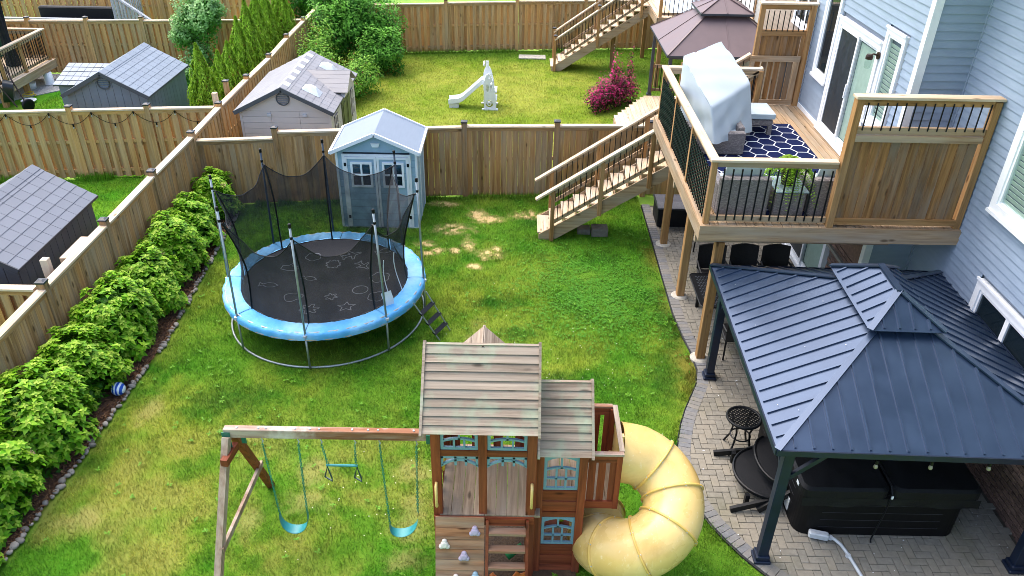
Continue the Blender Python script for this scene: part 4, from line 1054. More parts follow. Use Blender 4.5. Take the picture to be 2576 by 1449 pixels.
# posts
for x in (-.85, .27):
    for y in (6.78, 7.9): pp('post', CED['z'], x-.055, x+.055, y-.055, y+.055, 0, 2.6, .006, kind='cbox')
pp('post', CED['z'], -.355, -.255, 6.735, 6.815, FZ-.05, 2.6, .006, kind='cbox')
pp('post', CED['z'], -.355, -.255, 7.86, 7.94, FZ, 2.6, .006, kind='cbox')
for x in (.37, .89):
    for y in (6.89, 7.85): pp('post', CED['z'], x-.05, x+.05, y-.05, y+.05, 0, 2.3, .006, kind='cbox')
# floor
x = -.83
while x < 1.33:
    if x < .3: pp('floor_board', PLF, x, x+.131, 6.72, 7.95, FZ-.03, FZ+random.uniform(-.002,.002))
    else: pp('floor_board', PLF, x, x+.131, 7.0 if x > .9 else 6.94, 7.85, FZ-.03, FZ+random.uniform(-.002,.002))
    x += .1365
pp('floor_joist', CED['x'], -.9, .32, 6.7, 6.718, FZ-.16, FZ-.02); pp('floor_joist', CED['x'], -.9, 1.0, 7.96, 7.98, FZ-.16, FZ-.02)
# front: window rail and panels
for x0, x1 in ((-.795, -.357), (-.253, .213)):
    pp('rail', CED['x'], x0, x1, 6.745, 6.79, 2.14, 2.23); pp('rail', CED['x'], x0, x1, 6.745, 6.79, 2.54, 2.6)
def arched_panel(parent, x0, x1, y, z0, z1, rows, cols, t=.035, arch=.05, name='window_panel'):
    """moulded plastic window: frame with an arched head and glazing bars"""
    q = MB(); d = .028; n = 10
    q.box(x0, x0+t, y-d/2, y+d/2, z0, z1); q.box(x1-t, x1, y-d/2, y+d/2, z0, z1); q.box(x0+t, x1-t, y-d/2, y+d/2, z0, z0+t)
    zz = lambda u, k: k-arch*(2*u-1)**2
    P = []
    for i in range(n+1):
        u = i/n; P.append((x0+t+(x1-x0-2*t)*u, zz(u, z1-t)))
    for i in range(n):
        (a, za), (c, zc) = P[i], P[i+1]
        q._a([(a,y-d/2,za),(c,y-d/2,zc),(c,y-d/2,z1),(a,y-d/2,z1),(a,y+d/2,za),(c,y+d/2,zc),(c,y+d/2,z1),(a,y+d/2,z1)], [(0,1,2,3),(7,6,5,4),(0,4,5,1),(2,6,7,3)])
    w = (x1-x0-2*t)
    zb = z0+(z1-z0)*(.62 if rows > 1 else .5)
    for i in range(1, cols):
        x = x0+t+w*i/cols; q.box(x-.012, x+.012, y-d/2, y+d/2, z0+t, zb)
    q.box((x0+x1)/2-.012, (x0+x1)/2+.012, y-d/2, y+d/2, zb, z1-t)
    for i in range(n):
        u0, u1 = i/n, (i+1)/n; f = lambda u: zb+.035*(1-(2*u-1)**2)-.02
        a, c = x0+t+w*u0, x0+t+w*u1
        q._a([(a,y-d/2,f(u0)-.012),(c,y-d/2,f(u1)-.012),(c,y-d/2,f(u1)+.012),(a,y-d/2,f(u0)+.012),(a,y+d/2,f(u0)-.012),(c,y+d/2,f(u1)-.012),(c,y+d/2,f(u1)+.012),(a,y+d/2,f(u0)+.012)], [(0,1,2,3),(7,6,5,4),(0,4,5,1),(2,6,7,3)])
    if rows > 1:
        zm = z0+t+(zb-z0-t)*.48; q.box(x0+t, x1-t, y-d/2, y+d/2, zm-.012, zm+.012)
    return q.build(name, BLUEP, parent)
for x0, x1 in ((-.795, -.357), (-.253, .213)):
    arched_panel(play, x0+.004, x1-.004, 6.768, 2.235, 2.535, 1, 3)
    q = MB(); n = 10; y = 6.765                       # scalloped valance under the rail
    for i in range(n):
        u0, u1 = i/n, (i+1)/n; a, c = x0+(x1-x0)*u0, x0+(x1-x0)*u1; f = lambda u: 1.96+.1*(1-(2*u-1)**2)
        for lo, hi in ((0, .03), (None, 2.138)):
            za, zc = (f(u0), f(u1)) if lo == 0 else (2.1, 2.1)
            ta, tc_ = (f(u0)+.03, f(u1)+.03) if lo == 0 else (hi, hi)
            q._a([(a,y-.014,za),(c,y-.014,zc),(c,y-.014,tc_),(a,y-.014,ta),(a,y+.014,za),(c,y+.014,zc),(c,y+.014,tc_),(a,y+.014,ta)], [(0,1,2,3),(7,6,5,4),(0,4,5,1),(2,6,7,3)])
    for xs in (x0, x0+(x1-x0)*.36, x0+(x1-x0)*.64, x1-.03): q.box(xs, xs+.028, y-.014, y+.014, 1.99, 2.13)
    q.build('valance', BLUEP, play)
# rear and side boarding of the tower
for i in range(4): pp('wall_plank', CED['z'], -.79+i*.29, -.66+i*.29, 7.91, 7.93, FZ-.1, 2.1)
pp('rail', CED['x'], -.79, .21, 7.86, 7.905, 2.0, 2.1); pp('rail', CED['x'], -.79, .21, 7.86, 7.905, 2.5, 2.59)
for i in range(5): pp('wall_plank', CED['z'], -.89, -.872, 6.86+i*.21, 6.99+i*.21, FZ-.1, 1.95)
pp('rail', CED['y'], -.87, -.83, 6.84, 7.84, 1.9, 2.0)
# main roof: lapped boards on both slopes
roof = thing
def plank_roof(x0, x1, ye, ze, yr, zr, nb, name='roof'):
    q = MB(); q.beam((x0, yr, zr-.03), (x1, yr, zr-.03), .04, .08); r = q.build(name, GROOF, play)
    for s in (-1, 1):
        d = Vector((0, s*abs(yr-ye), ze-zr)); Ld = d.length; d.normalize(); n = Vector((0, s*-d.z*-1, 0)); n = Vector((1,0,0)).cross(d)*(-s); 
        if n.z < 0: n = -n
        w = Ld/nb
        for i in range(nb):
            a = Vector((0, yr, zr))+d*(i*w-.004); c = Vector((0, yr, zr))+d*((i+1)*w+.012)
            lift = .004; P = []
            for xx in (x0, x1):
                j = random.uniform(-.004, .004)
                P += [(xx+j, *(a+n*lift)[1:]), (xx+j, *(c+n*(lift+.02))[1:]), (xx+j, *(c+n*(lift-.004))[1:]), (xx+j, *(a+n*(lift-.014))[1:])]
            q = MB(); q._a(P, [(0,1,2,3),(7,6,5,4),(0,4,5,1),(1,5,6,2),(2,6,7,3),(3,7,4,0)]); q.build('roof_board', GROOF, r)
        for xx in (x0+.01, x1-.01):
            a = Vector((xx, yr, zr+.02)); c = a+d*(Ld+.05); q = MB(); q.beam(a-n*.02, c-n*.02, .03, .09, n); q.build('verge_board', GROOF, r)
    return r
plank_roof(-1.0, .345, 6.6, 2.62, 7.33, 3.32, 10)
plank_roof(.335, .985, 6.73, 2.18, 7.36, 2.78, 9)
dm = MB(); dm.beam((-.32, 7.33, 3.31), (-.32, 7.72, 3.31), .03, .03); dm = dm.build('rear_gable', GROOFY, play)
for s in (-1, 1):
    for k in range(3):
        a, c = k*.15, (k+1)*.15-.006
        q = MB(); q.slab([(-.32+s*a,7.3,3.33-a),(-.32+s*c,7.3,3.33-c),(-.32+s*c,7.7,3.33-c),(-.32+s*a,7.7,3.33-a)][::s], .016); q.build('roof_board', GROOFY, dm)
    q = MB(); q.slab([(-.32,7.68,3.32),(-.32+s*.44,7.68,2.88),(-.32+s*.05,7.68,2.88),(-.32,7.68,2.9)][::s], .02); q.build('gable_infill', GROOFY, dm)
# grab handles
for x in (-.855, .28):
    q = MB(); q.tube([(x,6.72,1.74),(x,6.66,1.72),(x,6.65,1.55),(x,6.66,1.4),(x,6.72,1.37)], .018, 8); pp_ = q.build('grab_handle', YEL, play, smooth=True)
# rock wall leaning out in front, ladder beside it
rwd = Vector((0, -.42, -1.2)).normalized(); rwn = Vector((0, -1.2, .42)).normalized(); top = Vector((0, 6.68, 1.2))
rw = MB(); rw.beam((-.84, 6.69, 1.1), (-.84, 6.3, 0), .04, .07); rw = rw.build('climbing_wall', ROCK, play)
for i in range(9):
    a = top+rwd*(i*.142); c = top+rwd*((i+1)*.142-.005)
    q = MB(); j = random.uniform(-.005, .005)
    q._a([(xx, *(p+rwn*o)[1:]) for xx in (-.88, -.285) for p, o in ((a, .015+j), (c, .02+j), (c, -.01), (a, -.01))], [(0,1,2,3),(7,6,5,4),(0,4,5,1),(1,5,6,2),(2,6,7,3),(3,7,4,0)]); q.build('wall_board', ROCK, rw)
HOLD = {'lilac': plain('hold_lilac', S('#b7a9bd'), None, .6), 'white': plain('hold_cream', S('#ded8cc'), None, .6), 'blue': plain('hold_blue', S('#9db9c6'), None, .6)}
for x, s, cname in ((-.4, .18, 'lilac'), (-.77, .36, 'white'), (-.53, .52, 'lilac'), (-.63, .84, 'white'), (-.39, .8, 'blue')):
    p = top+rwd*s; q = MB(); rot = Matrix.Translation((x, p.y, p.z)) @ rwn.to_track_quat('Z', 'Y').to_matrix().to_4x4()
    q.m = rot; lobes = [(.045*math.cos(R(a)), .045*math.sin(R(a))) for a in (90, 215, 325)]
    q.lathe([(.052,.01),(.05,.035),(.035,.055),(.012,.05)], 12)
    for lx, ly in lobes: q.lathe([(.034,.01),(.033,.03),(.02,.045)], 10, (lx, ly, 0))
    q.build('climbing_hold', HOLD[cname], play, smooth=True)
for x in (-.25, .24):
    q = MB(); q.beam((x, 6.68, 1.16), (x, 6.26, -.0), .035, .09, (0,1,.35)); q.build('ladder_stile', CED['z'], play)
for i, z in enumerate((1.02, .8, .58, .36, .14)):
    y = 6.68-(1.2-z)*.35; q = MB(); q.box(-.23, .22, y-.05, y+.05, z-.018, z+.018); q.build('ladder_tread', ROCK, play)
pp('rail', CED['x'], -.27, .215, 6.68, 6.699, 1.06, 1.17)
# right tower front: windows and boards
arched_panel(play, .425, .84, 6.88, 1.5, 2.06, 2, 3); arched_panel(play, .425, .84, 6.88, .53, 1.02, 2, 3)
for k, (za, zb) in enumerate(((1.03, 1.49), (.02, .52))):
    n = round((zb-za)/.095); h = (zb-za)/n
    for i in range(n): pp('wall_board', CED['x'], .42, .845, 6.862+.012*(i % 2), 6.89, za+i*h, za+(i+1)*h-.008)
pp('rail', CED['x'], .42, .845, 6.86, 6.9, 2.065, 2.16)
for i in range(9): pp('wall_board', CED['y'], .885, .9, 6.95, 7.8, .05+i*.12, .165+i*.12)
pp('stud', CED['z'], .3, .34, 6.8, 6.88, 0, 2.2)
# balcony
for y in (6.99, 7.86): pp('rail', CED['x'], .94, 1.36, y-.02, y+.02, 1.86, 1.97)
pp('rail', GBEAM, .94, 1.38, 6.96, 7.02, 1.972, 2.0); pp('rail', GROOFY, 1.33, 1.39, 7.025, 7.88, 1.972, 2.0); pp('rail', GBEAM, .94, 1.328, 7.84, 7.9, 1.972, 2.0)
pp('rail', CED['x'], .94, 1.36, 6.97, 7.0, 1.08, 1.2)
for x in (.97, 1.09, 1.23):
    for y in (7.0, 7.85): pp('baluster_board', CED['z'], x, x+.09, y-.008, y+.008, 1.12, 1.87)
for y in (7.0, 7.84): pp('post', CED['z'], 1.3, 1.37, y-.035, y+.035, 1.08, 1.97)
pp('slide_mount', YEL, 1.372, 1.39, 7.1, 7.8, 1.21, 1.9)
q = MB(); q.box(1.37, 1.42, 7.3, 7.36, 1.84, 1.98); q.build('clip', YEL, play)
# spiral tube slide: one segment between each pair of flanges
SC, SR, TR_ = Vector((1.64, 7.08)), .45, .385
def sp(k):      # k in degrees of turn, with straight run-in and run-out
    if k < 0: return Vector((SC.x+k*.006, SC.y+SR, 1.47-k*.0012))
    if k > 270: return Vector((SC.x-SR, SC.y+(k-270)*.0085, .4))
    a = R(90-k); return Vector((SC.x+SR*math.cos(a), SC.y+SR*math.sin(a), 1.47-(1.47-.4)*k/270))
cuts = [-44, 30, 80, 128, 176, 226, 276, 318]
for i in range(len(cuts)-1):
    ks = np.linspace(cuts[i], cuts[i+1], 9)
    q = MB(); q.tube([sp(k) for k in ks], TR_, 26, cap=False)
    q.tube([sp(k) for k in ks[::-1]], TR_-.012, 26, cap=False); q.build('slide_segment', YEL, play, smooth=True)
for k in cuts[1:]:
    p, t_ = sp(k), (sp(k+1)-sp(k-1)).normalized()
    fr = Matrix.Translation(p) @ t_.to_track_quat('Z', 'Y').to_matrix().to_4x4()
    q = MB(); q.m = fr; q.lathe([(TR_-.01,-.014),(TR_+.022,-.012),(TR_+.022,.012),(TR_-.01,.014)], 30, cap=False); fl = q.build('flange', FLG, play, smooth=True)
    for a in range(0, 360, 40):
        b_ = MB(); b_.m = fr; b_.lathe([(.008,-.02),(.008,.02)], 6, ((TR_+.012)*math.cos(R(a)), (TR_+.012)*math.sin(R(a)), 0)); b_.build('bolt', M['pvc'], fl)
# swing beam and A-frame
q = MB(); q.cbox(-3.44, -.9, 7.1, 7.19, 2.03, 2.16, .006); q.build('swing_beam', GBEAM, play)
q = MB(); q.beam((-3.38, 7.2, 2.04), (-3.48, 8.28, 0), .085, .085); q.build('frame_leg', CED['z'], play)
q = MB(); q.beam((-3.4, 7.08, 2.06), (-3.56, 6.04, 0), .085, .085); q.build('frame_leg', GLEG, play)
q = MB(); q.beam((-3.46, 6.42, .82), (-3.4, 7.92, .82), .04, .085); q.build('frame_brace', GLEG, play)
q = MB(); q.beam((-3.4, 6.86, 1.84), (-3.36, 7.18, 1.84), .085, .1); q.build('frame_gusset', CED['y'], play)
q = MB(); q.box(-3.46, -3.36, 7.088, 7.098, 1.86, 2.12); q.build('bracket', GREENM, play)
q = MB(); q.box(-3.28, -3.22, 7.192, 7.2, 1.86, 2.1); q.build('bracket', GREENM, play)
q = MB(); q.box(-1.0, -.92, 7.085, 7.099, 2.0, 2.14); q.build('bracket', GREENM, play)
for x in (-3.28,-3.02,-2.93,-2.58,-2.4,-2.29,-1.89,-1.7,-1.58,-1.15): pp('bolt', M['pvc'], [(.014,0),(.012,.012)], 8, (x, 7.14, 2.16), kind='lathe')
# swings hang from the beam: things of their own
CH = plain('green_chain', S('#1f8b6d'), S('#15694f'), .4, bmp=0)
def chain(parent, p, q_, name='chain'):
    p, q_ = Vector(p), Vector(q_); d = q_-p; n = int(d.length/.035); dn = d.normalized(); s = dn.cross(Vector((0,1,0))).normalized(); u = s.cross(dn)
    m_ = MB(); pts = [p+d*i/n for i in range(n+1)]
    for i in range(n):
        w = s if i % 2 else u; a, c = pts[i], pts[i+1]; e = dn*.008
        m_.tube([a-e+w*.001, a+w*.011, c+w*.011, c+e, c-w*.011, a-w*.011], .0042, 4, closed=True)
    m_.build(name, CH, parent)
def hook(parent, x):
    q = MB(); q.tube([(x,7.145,2.03),(x,7.145,1.98),(x+.015,7.145,1.95),(x,7.145,1.92)], .007, 5); q.build('hook', M['pvc'], parent)
def belt_swing(label, xa, xb, ya, yb_, za, zb, sag):
    t = thing('belt_swing', label, 'swing', ((xa+xb)/2, 7.15, .35), 'belt swings under the beam')
    hook(t, xa-.04); hook(t, xb+.04)
    chain(t, (xa-.04,7.145,1.93), (xa,ya,za)); chain(t, (xb+.04,7.145,1.93), (xb,yb_,zb))
    def f(u, v):
        ang = math.pi*u; x = (xa+xb)/2-(xb-xa)/2*math.cos(ang)*1.02; z = za+(zb-za)*u-sag*math.sin(ang)**.7
        return (x, ya+(yb_-ya)*u+(v-.5)*.15*(.5+.5*math.sin(ang)), z)
    q = MB(); q.grid(f, 20, 5); g0 = len(q.v); q.grid(lambda u, v: Vector(f(u, 1-v))-Vector((0,0,.008)), 20, 5); q.build('seat', TEAL, t, smooth=True)
belt_swing('teal belt swing nearest the leaning swing frame', -2.97, -2.61, 7.15, 7.15, .68, .7, .3)
belt_swing('teal belt swing nearest the play tower', -1.54, -1.17, 7.12, 7.15, .57, .74, .27)
t = thing('trapeze_bar', 'green trapeze bar with two triangle rings between the swings', 'swing', (-2.08,7.15,1.3))
hook(t, -2.29); hook(t, -1.88)
chain(t, (-2.29,7.145,1.93), (-2.25,7.15,1.58)); chain(t, (-1.88,7.145,1.93), (-1.9,7.15,1.58))
q = MB(); q.tube([(-2.27,7.15,1.56),(-1.88,7.15,1.56)], .016, 8); q.build('bar', TEAL, t)
for x in (-2.26, -1.89):
    q = MB(); q.tube([(x,7.15,1.54),(x+.045,7.13,1.36),(x+.05,7.11,1.33),(x-.04,7.17,1.33),(x-.045,7.15,1.36)], .011, 6, closed=True); q.build('triangle_ring', plain('dark_ring', S('#1c3b44'), None, .4) if 'dark_ring' not in bpy.data.materials else bpy.data.materials['dark_ring'], t)
# bark under the tower and toys on it
q = MB(); q.prism([(-.8,6.3),(.9,6.5),(.9,7.9),(-.8,7.9)], .004, .03); struct(q.build('bark_bed', M['soil']))
t = thing('sand_digger', 'orange toy digger seat lying below the play ladder', 'toy', (-.05,6.6,.03))
OR = plain('orange_plastic', S('#e07b28'), None, .4)
q = MB(); q.tube([(-.2,6.62,.24),(-.12,6.55,.16),(0,6.53,.14),(.1,6.57,.2),(.14,6.62,.27)], [.03,.05,.06,.05,.03], 10); q.build('seat', OR, t, smooth=True)
q = MB(); q.tube([(-.03,6.53,.14),(-.03,6.5,.03)], .04, 8); q.build('post', plain('red_plastic', S('#d0432a'), None, .4), t)
q = MB(); q.tube([(.13,6.6,.22),(.25,6.66,.2)], .025, 8); q.build('arm', OR, t)
t = thing('toy_tunnel', 'green curved toy lying under the play tower floor', 'toy', (.1,7.1,.03))
q = MB(); q.tube([(0,7.0,.1),(.1,7.05,.16),(.2,7.1,.2)], .05, 8); q.build('body', plain('green_toy', S('#23874a'), None, .4), t, smooth=True)
t = thing('toy_ball', 'small lime ball behind the lower play window', 'ball', (.7,7.3,.08))
q = MB(); q.lathe([(.001,-.07),(.05,-.05),(.07,0),(.05,.05),(.001,.07)], 12, (.7,7.3,.55)); q.build('shell', plain('lime', S('#9bbf2a'), None, .5), t, smooth=True)
pp('inner_shelf', CED['x'], .42, .85, 7.2, 7.5, .44, .47)
q = MB(); q.tube([(-.79+.0*k, 7.02+.11*math.cos(R(k)), 1.8+.11*math.sin(R(k))) for k in range(0, 360, 20)], .014, 6, closed=True); sw = q.build('steering_wheel', plain('yellow_wheel', S('#e8c33a'), None, .4), play)
q = MB(); q.beam((-.79,6.92,1.8),(-.79,7.12,1.8),.02,.03); q.build('spoke', bpy.data.materials['yellow_wheel'], sw)
# low grey-blue mats peeping in at the bottom edge
for lb, x, y in (('dark blue foam mat beside the nearer swing at bottom edge', -1.55, 6.32), ('dark blue foam mat below the tube slide at bottom edge', 1.25, 6.42)):
    t = thing('foam_mat', lb, 'mat', (x, y, 0), 'blue foam mats'); q = MB(); q.cbox(x-.09, x+.09, y-.25, y+.08, .01, .05, .008); q.build('pad', plain('slate_foam', S('#4b5a73'), None, .8), t)
# ------------------------------------------------------------------ trampoline
tr = thing('trampoline', 'round trampoline with blue pad and sagging black safety net', 'trampoline', (-3.57,12.92,0))
TC = Vector((-3.57, 12.92)); ring = lambda r, z, n=64: [(TC.x+r*math.cos(2*math.pi*i/n), TC.y+r*math.sin(2*math.pi*i/n), z) for i in range(n)]
STEEL = plain('galvanised_steel', S('#a9b2b2'), S('#8d9797'), .4, .6, bmp=.05)
PADB = plain('blue_pad_vinyl', S('#5cb0e6'), S('#4aa0da'), .55, scale=3, bmp=.6, bd=.02)
# faded, chalky wear on the pad
nt = PADB.node_tree; b = nt.nodes['Principled BSDF']
old = b.inputs['Base Color'].links[0].from_socket
nt.links.new(mixc(nt, maprange(nt, noise(nt, coords(nt, (1,1,1), False), 1.1, 5), .48, .68, 0, .6), old, S('#a6d2ee')), b.inputs['Base Color'])
q = MB(); q.tube(ring(1.84, .03), .021, 8, closed=True); q.build('ground_ring', STEEL, tr, smooth=True)
q = MB(); q.tube(ring(1.84, .77), .021, 8, closed=True); q.build('top_ring', STEEL, tr, smooth=True)
MAT = plain('black_jump_mat', S('#26282c'), S('#202226'), .85, scale=40, bmp=.15)
q = MB(); q.grid(lambda u, v: (TC.x+1.56*v*math.cos(2*math.pi*u), TC.y+1.56*v*math.sin(2*math.pi*u), .775-.05*(1-v*v)), 64, 8, closed_u=True)
q.grid(lambda u, v: (TC.x+1.56*(1-v)*math.cos(2*math.pi*u), TC.y+1.56*(1-v)*math.sin(2*math.pi*u), .765-.05*(1-(1-v)**2)), 64, 8, closed_u=True)
mat_o = q.build('jump_mat', MAT, tr, smooth=True)
q = MB(); q.tube(ring(1.55, .775), .012, 6, closed=True); q.build('mat_hem', M['black'], mat_o)
def padseg(a0, a1):
    prof = [(1.545,.772),(1.565,.784),(1.66,.795),(1.76,.797),(1.85,.788),(1.885,.768),(1.9,.71),(1.897,.66)]
    q = MB()
    def f(u, v):
        k = v*(len(prof)-1); i = min(int(k), len(prof)-2); t_ = k-i; r = prof[i][0]*(1-t_)+prof[i+1][0]*t_; z = prof[i][1]*(1-t_)+prof[i+1][1]*t_
        a = a0+(a1-a0)*u; w = .008*math.sin(a*37+v*4)*(.3+v)+.006*math.sin(a*71)
        return (TC.x+(r+w*.6)*math.cos(a), TC.y+(r+w*.6)*math.sin(a), z+w)
    q.grid(f, 22, 14); q.grid(lambda u, v: Vector(f(1-u, v))-Vector((0,0,.018)), 22, 14); return q.build('spring_pad', PADB, tr, smooth=True)
OFF = R(1)
for k in range(8): padseg(OFF+k*math.pi/4+.004, OFF+(k+1)*math.pi/4-.004)
q = MB(); q.tube(ring(1.895, .655), .006, 5, closed=True); q.build('pad_piping', plain('orange_piping', S('#d8a04a'), None, .6), tr)
SLEEVE = plain('pole_sleeve', S('#39495a'), S('#2b3846'), .7)
ATT = []
for k in range(8):
    a = OFF+k*math.pi/4+(R(6) if k == 2 else 0); x, y = TC.x+1.87*math.cos(a), TC.y+1.87*math.sin(a)
    lx, ly = random.uniform(-.05,.05)-.06*math.cos(a), random.uniform(-.04,.04)-.06*math.sin(a)
    q = MB(); q.tube([(x,y,.03),(x,y,.74)], .02, 8); q.build('leg', STEEL, tr, smooth=True)
    T = Vector((x+lx, y+ly, 2.82)); B0 = Vector((x, y, .74))
    q = MB(); q.tube([B0, T], .02, 8); po = q.build('pole', STEEL if math.sin(a) < .3 else SLEEVE, tr, smooth=True)
    q = MB(); q.lathe([(.027,-.02),(.027,.045),(.015,.055)], 8, T); q.build('pole_cap', M['black'], po)
    for zz in (.2,): c = T+(B0-T)*(zz/2.1); q = MB(); q.tube([c+Vector((0,0,.02)), c-Vector((0,0,.025))], .026, 8); q.build('strap', M['black'], po)
    q = MB(); q.lathe([(.035,-.02),(.035,.02)], 8, (x+.02*math.cos(a), y+.02*math.sin(a), .735)); q.build('clamp', M['pvc'], tr)
    h = 2.56
    ATT.append((a, T+(B0-T)*((2.82-h)/2.08)))
NETM, nt, b, N, L = new_mat('safety_net')
b.inputs['Base Color'].default_value = S('#15191d'); b.inputs['Roughness'].default_value = .8
tp = N('ShaderNodeBsdfTransparent'); mx = N('ShaderNodeMixShader')
nz = noise(nt, coords(nt, (1,1,1), False), 3.5, 3); L(maprange(nt, nz, .35, .65, .22, .36), mx.inputs[0])
L(b.outputs[0], mx.inputs[1]); L(tp.outputs[0], mx.inputs[2]); L(mx.outputs[0], nt.nodes['Material Output'].inputs[0])
SAG = [.25, .28, .32, .3, .4, .52, .5, .5]       # how far the top hem droops in each bay
def net_top(k, u):
    (a0, p0), (a1, p1) = ATT[k], ATT[(k+1) % 8]
    if k == 7: a1 += 2*math.pi
    p = p0*(1-u)+p1*u; s = 1-(2*u-1)**2; c = Vector((TC.x, TC.y, p.z))
    return p+(c-p)*(.035+.045*s)+Vector((0,0,-SAG[k]*s)), a0+(a1-a0)*u
def net_pt(k, u, v):
    t_, a = net_top(k, u); bt = Vector((TC.x+1.55*math.cos(a), TC.y+1.55*math.sin(a), .79))
    p = bt*(1-v)+t_*v; inw = Vector((TC.x-p.x, TC.y-p.y, 0)).normalized()
    return p+inw*(.1*math.sin(math.pi*v)+.02*math.sin(u*17+v*6+k))
for k in range(8):
    if k == 0:   # the door bay hangs open
        q = MB(); q.grid(lambda u, v: net_pt(k, u, v)+Vector((-.12*math.sin(v*math.pi),-.12*math.sin(v*3.2),0))*math.sin(math.pi*u), 14, 12); q.build('net', NETM, tr, smooth=True)
        continue
    q = MB(); q.grid(lambda u, v: net_pt(k, u, v), 14, 10); q.build('net', NETM, tr, smooth=True)
q = MB()
for k in range(8): q.tube([net_pt(k, u, 1.0) for u in np.linspace(0, 1, 15)], .009, 5)
q.build('net_hem', M['black'], tr)
for k in range(8):
    q = MB(); q.tube([ATT[k][1]]+[net_pt(k, 0, v) for v in np.linspace(1, 0, 9)], .016, 6); q.build('net_strap', M['black'], tr)
for u in (.3, .62):
    q = MB(); q.tube([net_pt(7, u, v)+Vector((.02,-.02,0)) for v in np.linspace(.62, 0, 9)], .008, 5); q.build('door_zip', M['white'], tr)
q = MB(); q.grid(lambda u, v: Vector((-2.3+.16*u-.03*v, 11.9+.12*u, .8+.28*v))+Vector((.01*math.sin(v*5),0,0)), 4, 6); q.build('care_label', M['white'], tr)
# ladder
ld = thing('trampoline_ladder', 'small steel ladder with black treads hooked on the trampoline', 'ladder', (-1.3,12.15,0))
A0, A1, B0_, B1_ = Vector((-1.79,12.04,.8)), Vector((-1.33,12.0,0)), Vector((-1.6,12.44,.8)), Vector((-1.16,12.33,0))
for p, r2 in ((A0, A1), (B0_, B1_)): q = MB(); q.tube([p, r2], .014, 8); q.build('side_rail', STEEL, ld)
for t_ in (.28, .54, .8):
    a, c = A0+(A1-A0)*t_, B0_+(B1_-B0_)*t_; q = MB(); q.beam(a+(a-c)*.06, c+(c-a)*.06, .085, .02, (.5,0,.8)); q.build('tread', M['black'], ld)
# chalk-like print on the mat: simple generic outlines
PRINT = plain('pale_print', S('#8b9096'), S('#777c82'), .8, bmp=0)
def zmat(x, y): r2 = ((x-TC.x)**2+(y-TC.y)**2)/2.25; return .775-.05*(1-r2)+.004
def poly(pts, cx, cy, s, rot=0, closed=True, r=.0065):
    c, sn = math.cos(rot), math.sin(rot); P = [(cx+s*(x*c-y*sn), cy+s*(x*sn+y*c)) for x, y in pts]
    P = P+[P[0]] if closed else P
    q = MB()
    for (x0, y0), (x1, y1) in zip(P[:-1], P[1:]): q.beam((x0,y0,zmat(x0,y0)), (x1,y1,zmat(x1,y1)), r*2, .003)
    return q
def blob(n, f): return [(f(2*math.pi*i/n)*math.cos(2*math.pi*i/n), f(2*math.pi*i/n)*math.sin(2*math.pi*i/n)) for i in range(n)]
STAR = [((1 if i % 2 == 0 else .45)*math.sin(math.pi*i/5), (1 if i % 2 == 0 else .45)*math.cos(math.pi*i/5)) for i in range(10)]
PLANE = [(1,.1),(.35,.18),(.0,.8),(-.2,.8),(-.1,.2),(-.7,.2),(-.95,.5),(-1.05,.45),(-.9,0),(-1.05,-.45),(-.95,-.5),(-.7,-.2),(-.1,-.2),(-.2,-.8),(0,-.8),(.35,-.18),(1,-.1)]
FISH = [(1,0),(.5,.4),(-.1,.45),(-.6,.1),(-1,.4),(-.95,0),(-1,-.4),(-.6,-.1),(-.1,-.45),(.5,-.4)]
CLOUD = blob(36, lambda a: .8+.14*abs(math.sin(2.5*a))*1.2)
FLOWER = blob(48, lambda a: .7+.25*math.cos(6*a))
HAND = [(-.9,-.35),(-.9,.3),(-.3,.45),(-.05,.9),(.15,.85),(.05,.4),(.7,.42),(.85,.25),(.75,.1),(.85,0),(.7,-.12),(.78,-.28),(.6,-.4),(-.2,-.5)]
SUNF = blob(40, lambda a: .75+.2*(1 if int(a*5/math.pi*2) % 2 else 0))
prints = [(STAR,-3.0,11.95,.17,.1),(PLANE,-3.25,13.85,.2,.5),(FISH,-2.6,14.0,.19,.4),(CLOUD,-2.55,13.0,.2,0),(HAND,-4.35,13.3,.19,-.1),(FISH,-3.9,12.95,.15,-.2),(FLOWER,-3.65,11.85,.19,.3),
          (blob(24, lambda a: .75+.1*math.cos(2*a)+.12*math.cos(3*a)),-4.05,12.25,.2,.4),(blob(28, lambda a: .9),-2.85,12.55,.16,0),(CLOUD,-2.5,12.3,.18,.6),(SUNF,-3.55,13.5,.16,0),(FISH,-4.6,12.65,.18,0),(PLANE,-2.95,13.45,.17,-.8),(CLOUD,-4.0,13.75,.16,.3),(FLOWER,-3.35,12.3,.13,.9)]
for pts, x, y, s, r_ in prints:
    q = poly(pts, x, y, s, r_)
    for sc in (.45,): 
        pq = poly(blob(12, lambda a: .8), x+.02, y+.01, s*.4, r_); q.v, q.f = q.v+pq.v, q.f+[tuple(i+len(q.v) for i in f_) for f_ in pq.f] if False else q.f
    q.v = q.v[:]; q.build('print_outline', PRINT, mat_o)

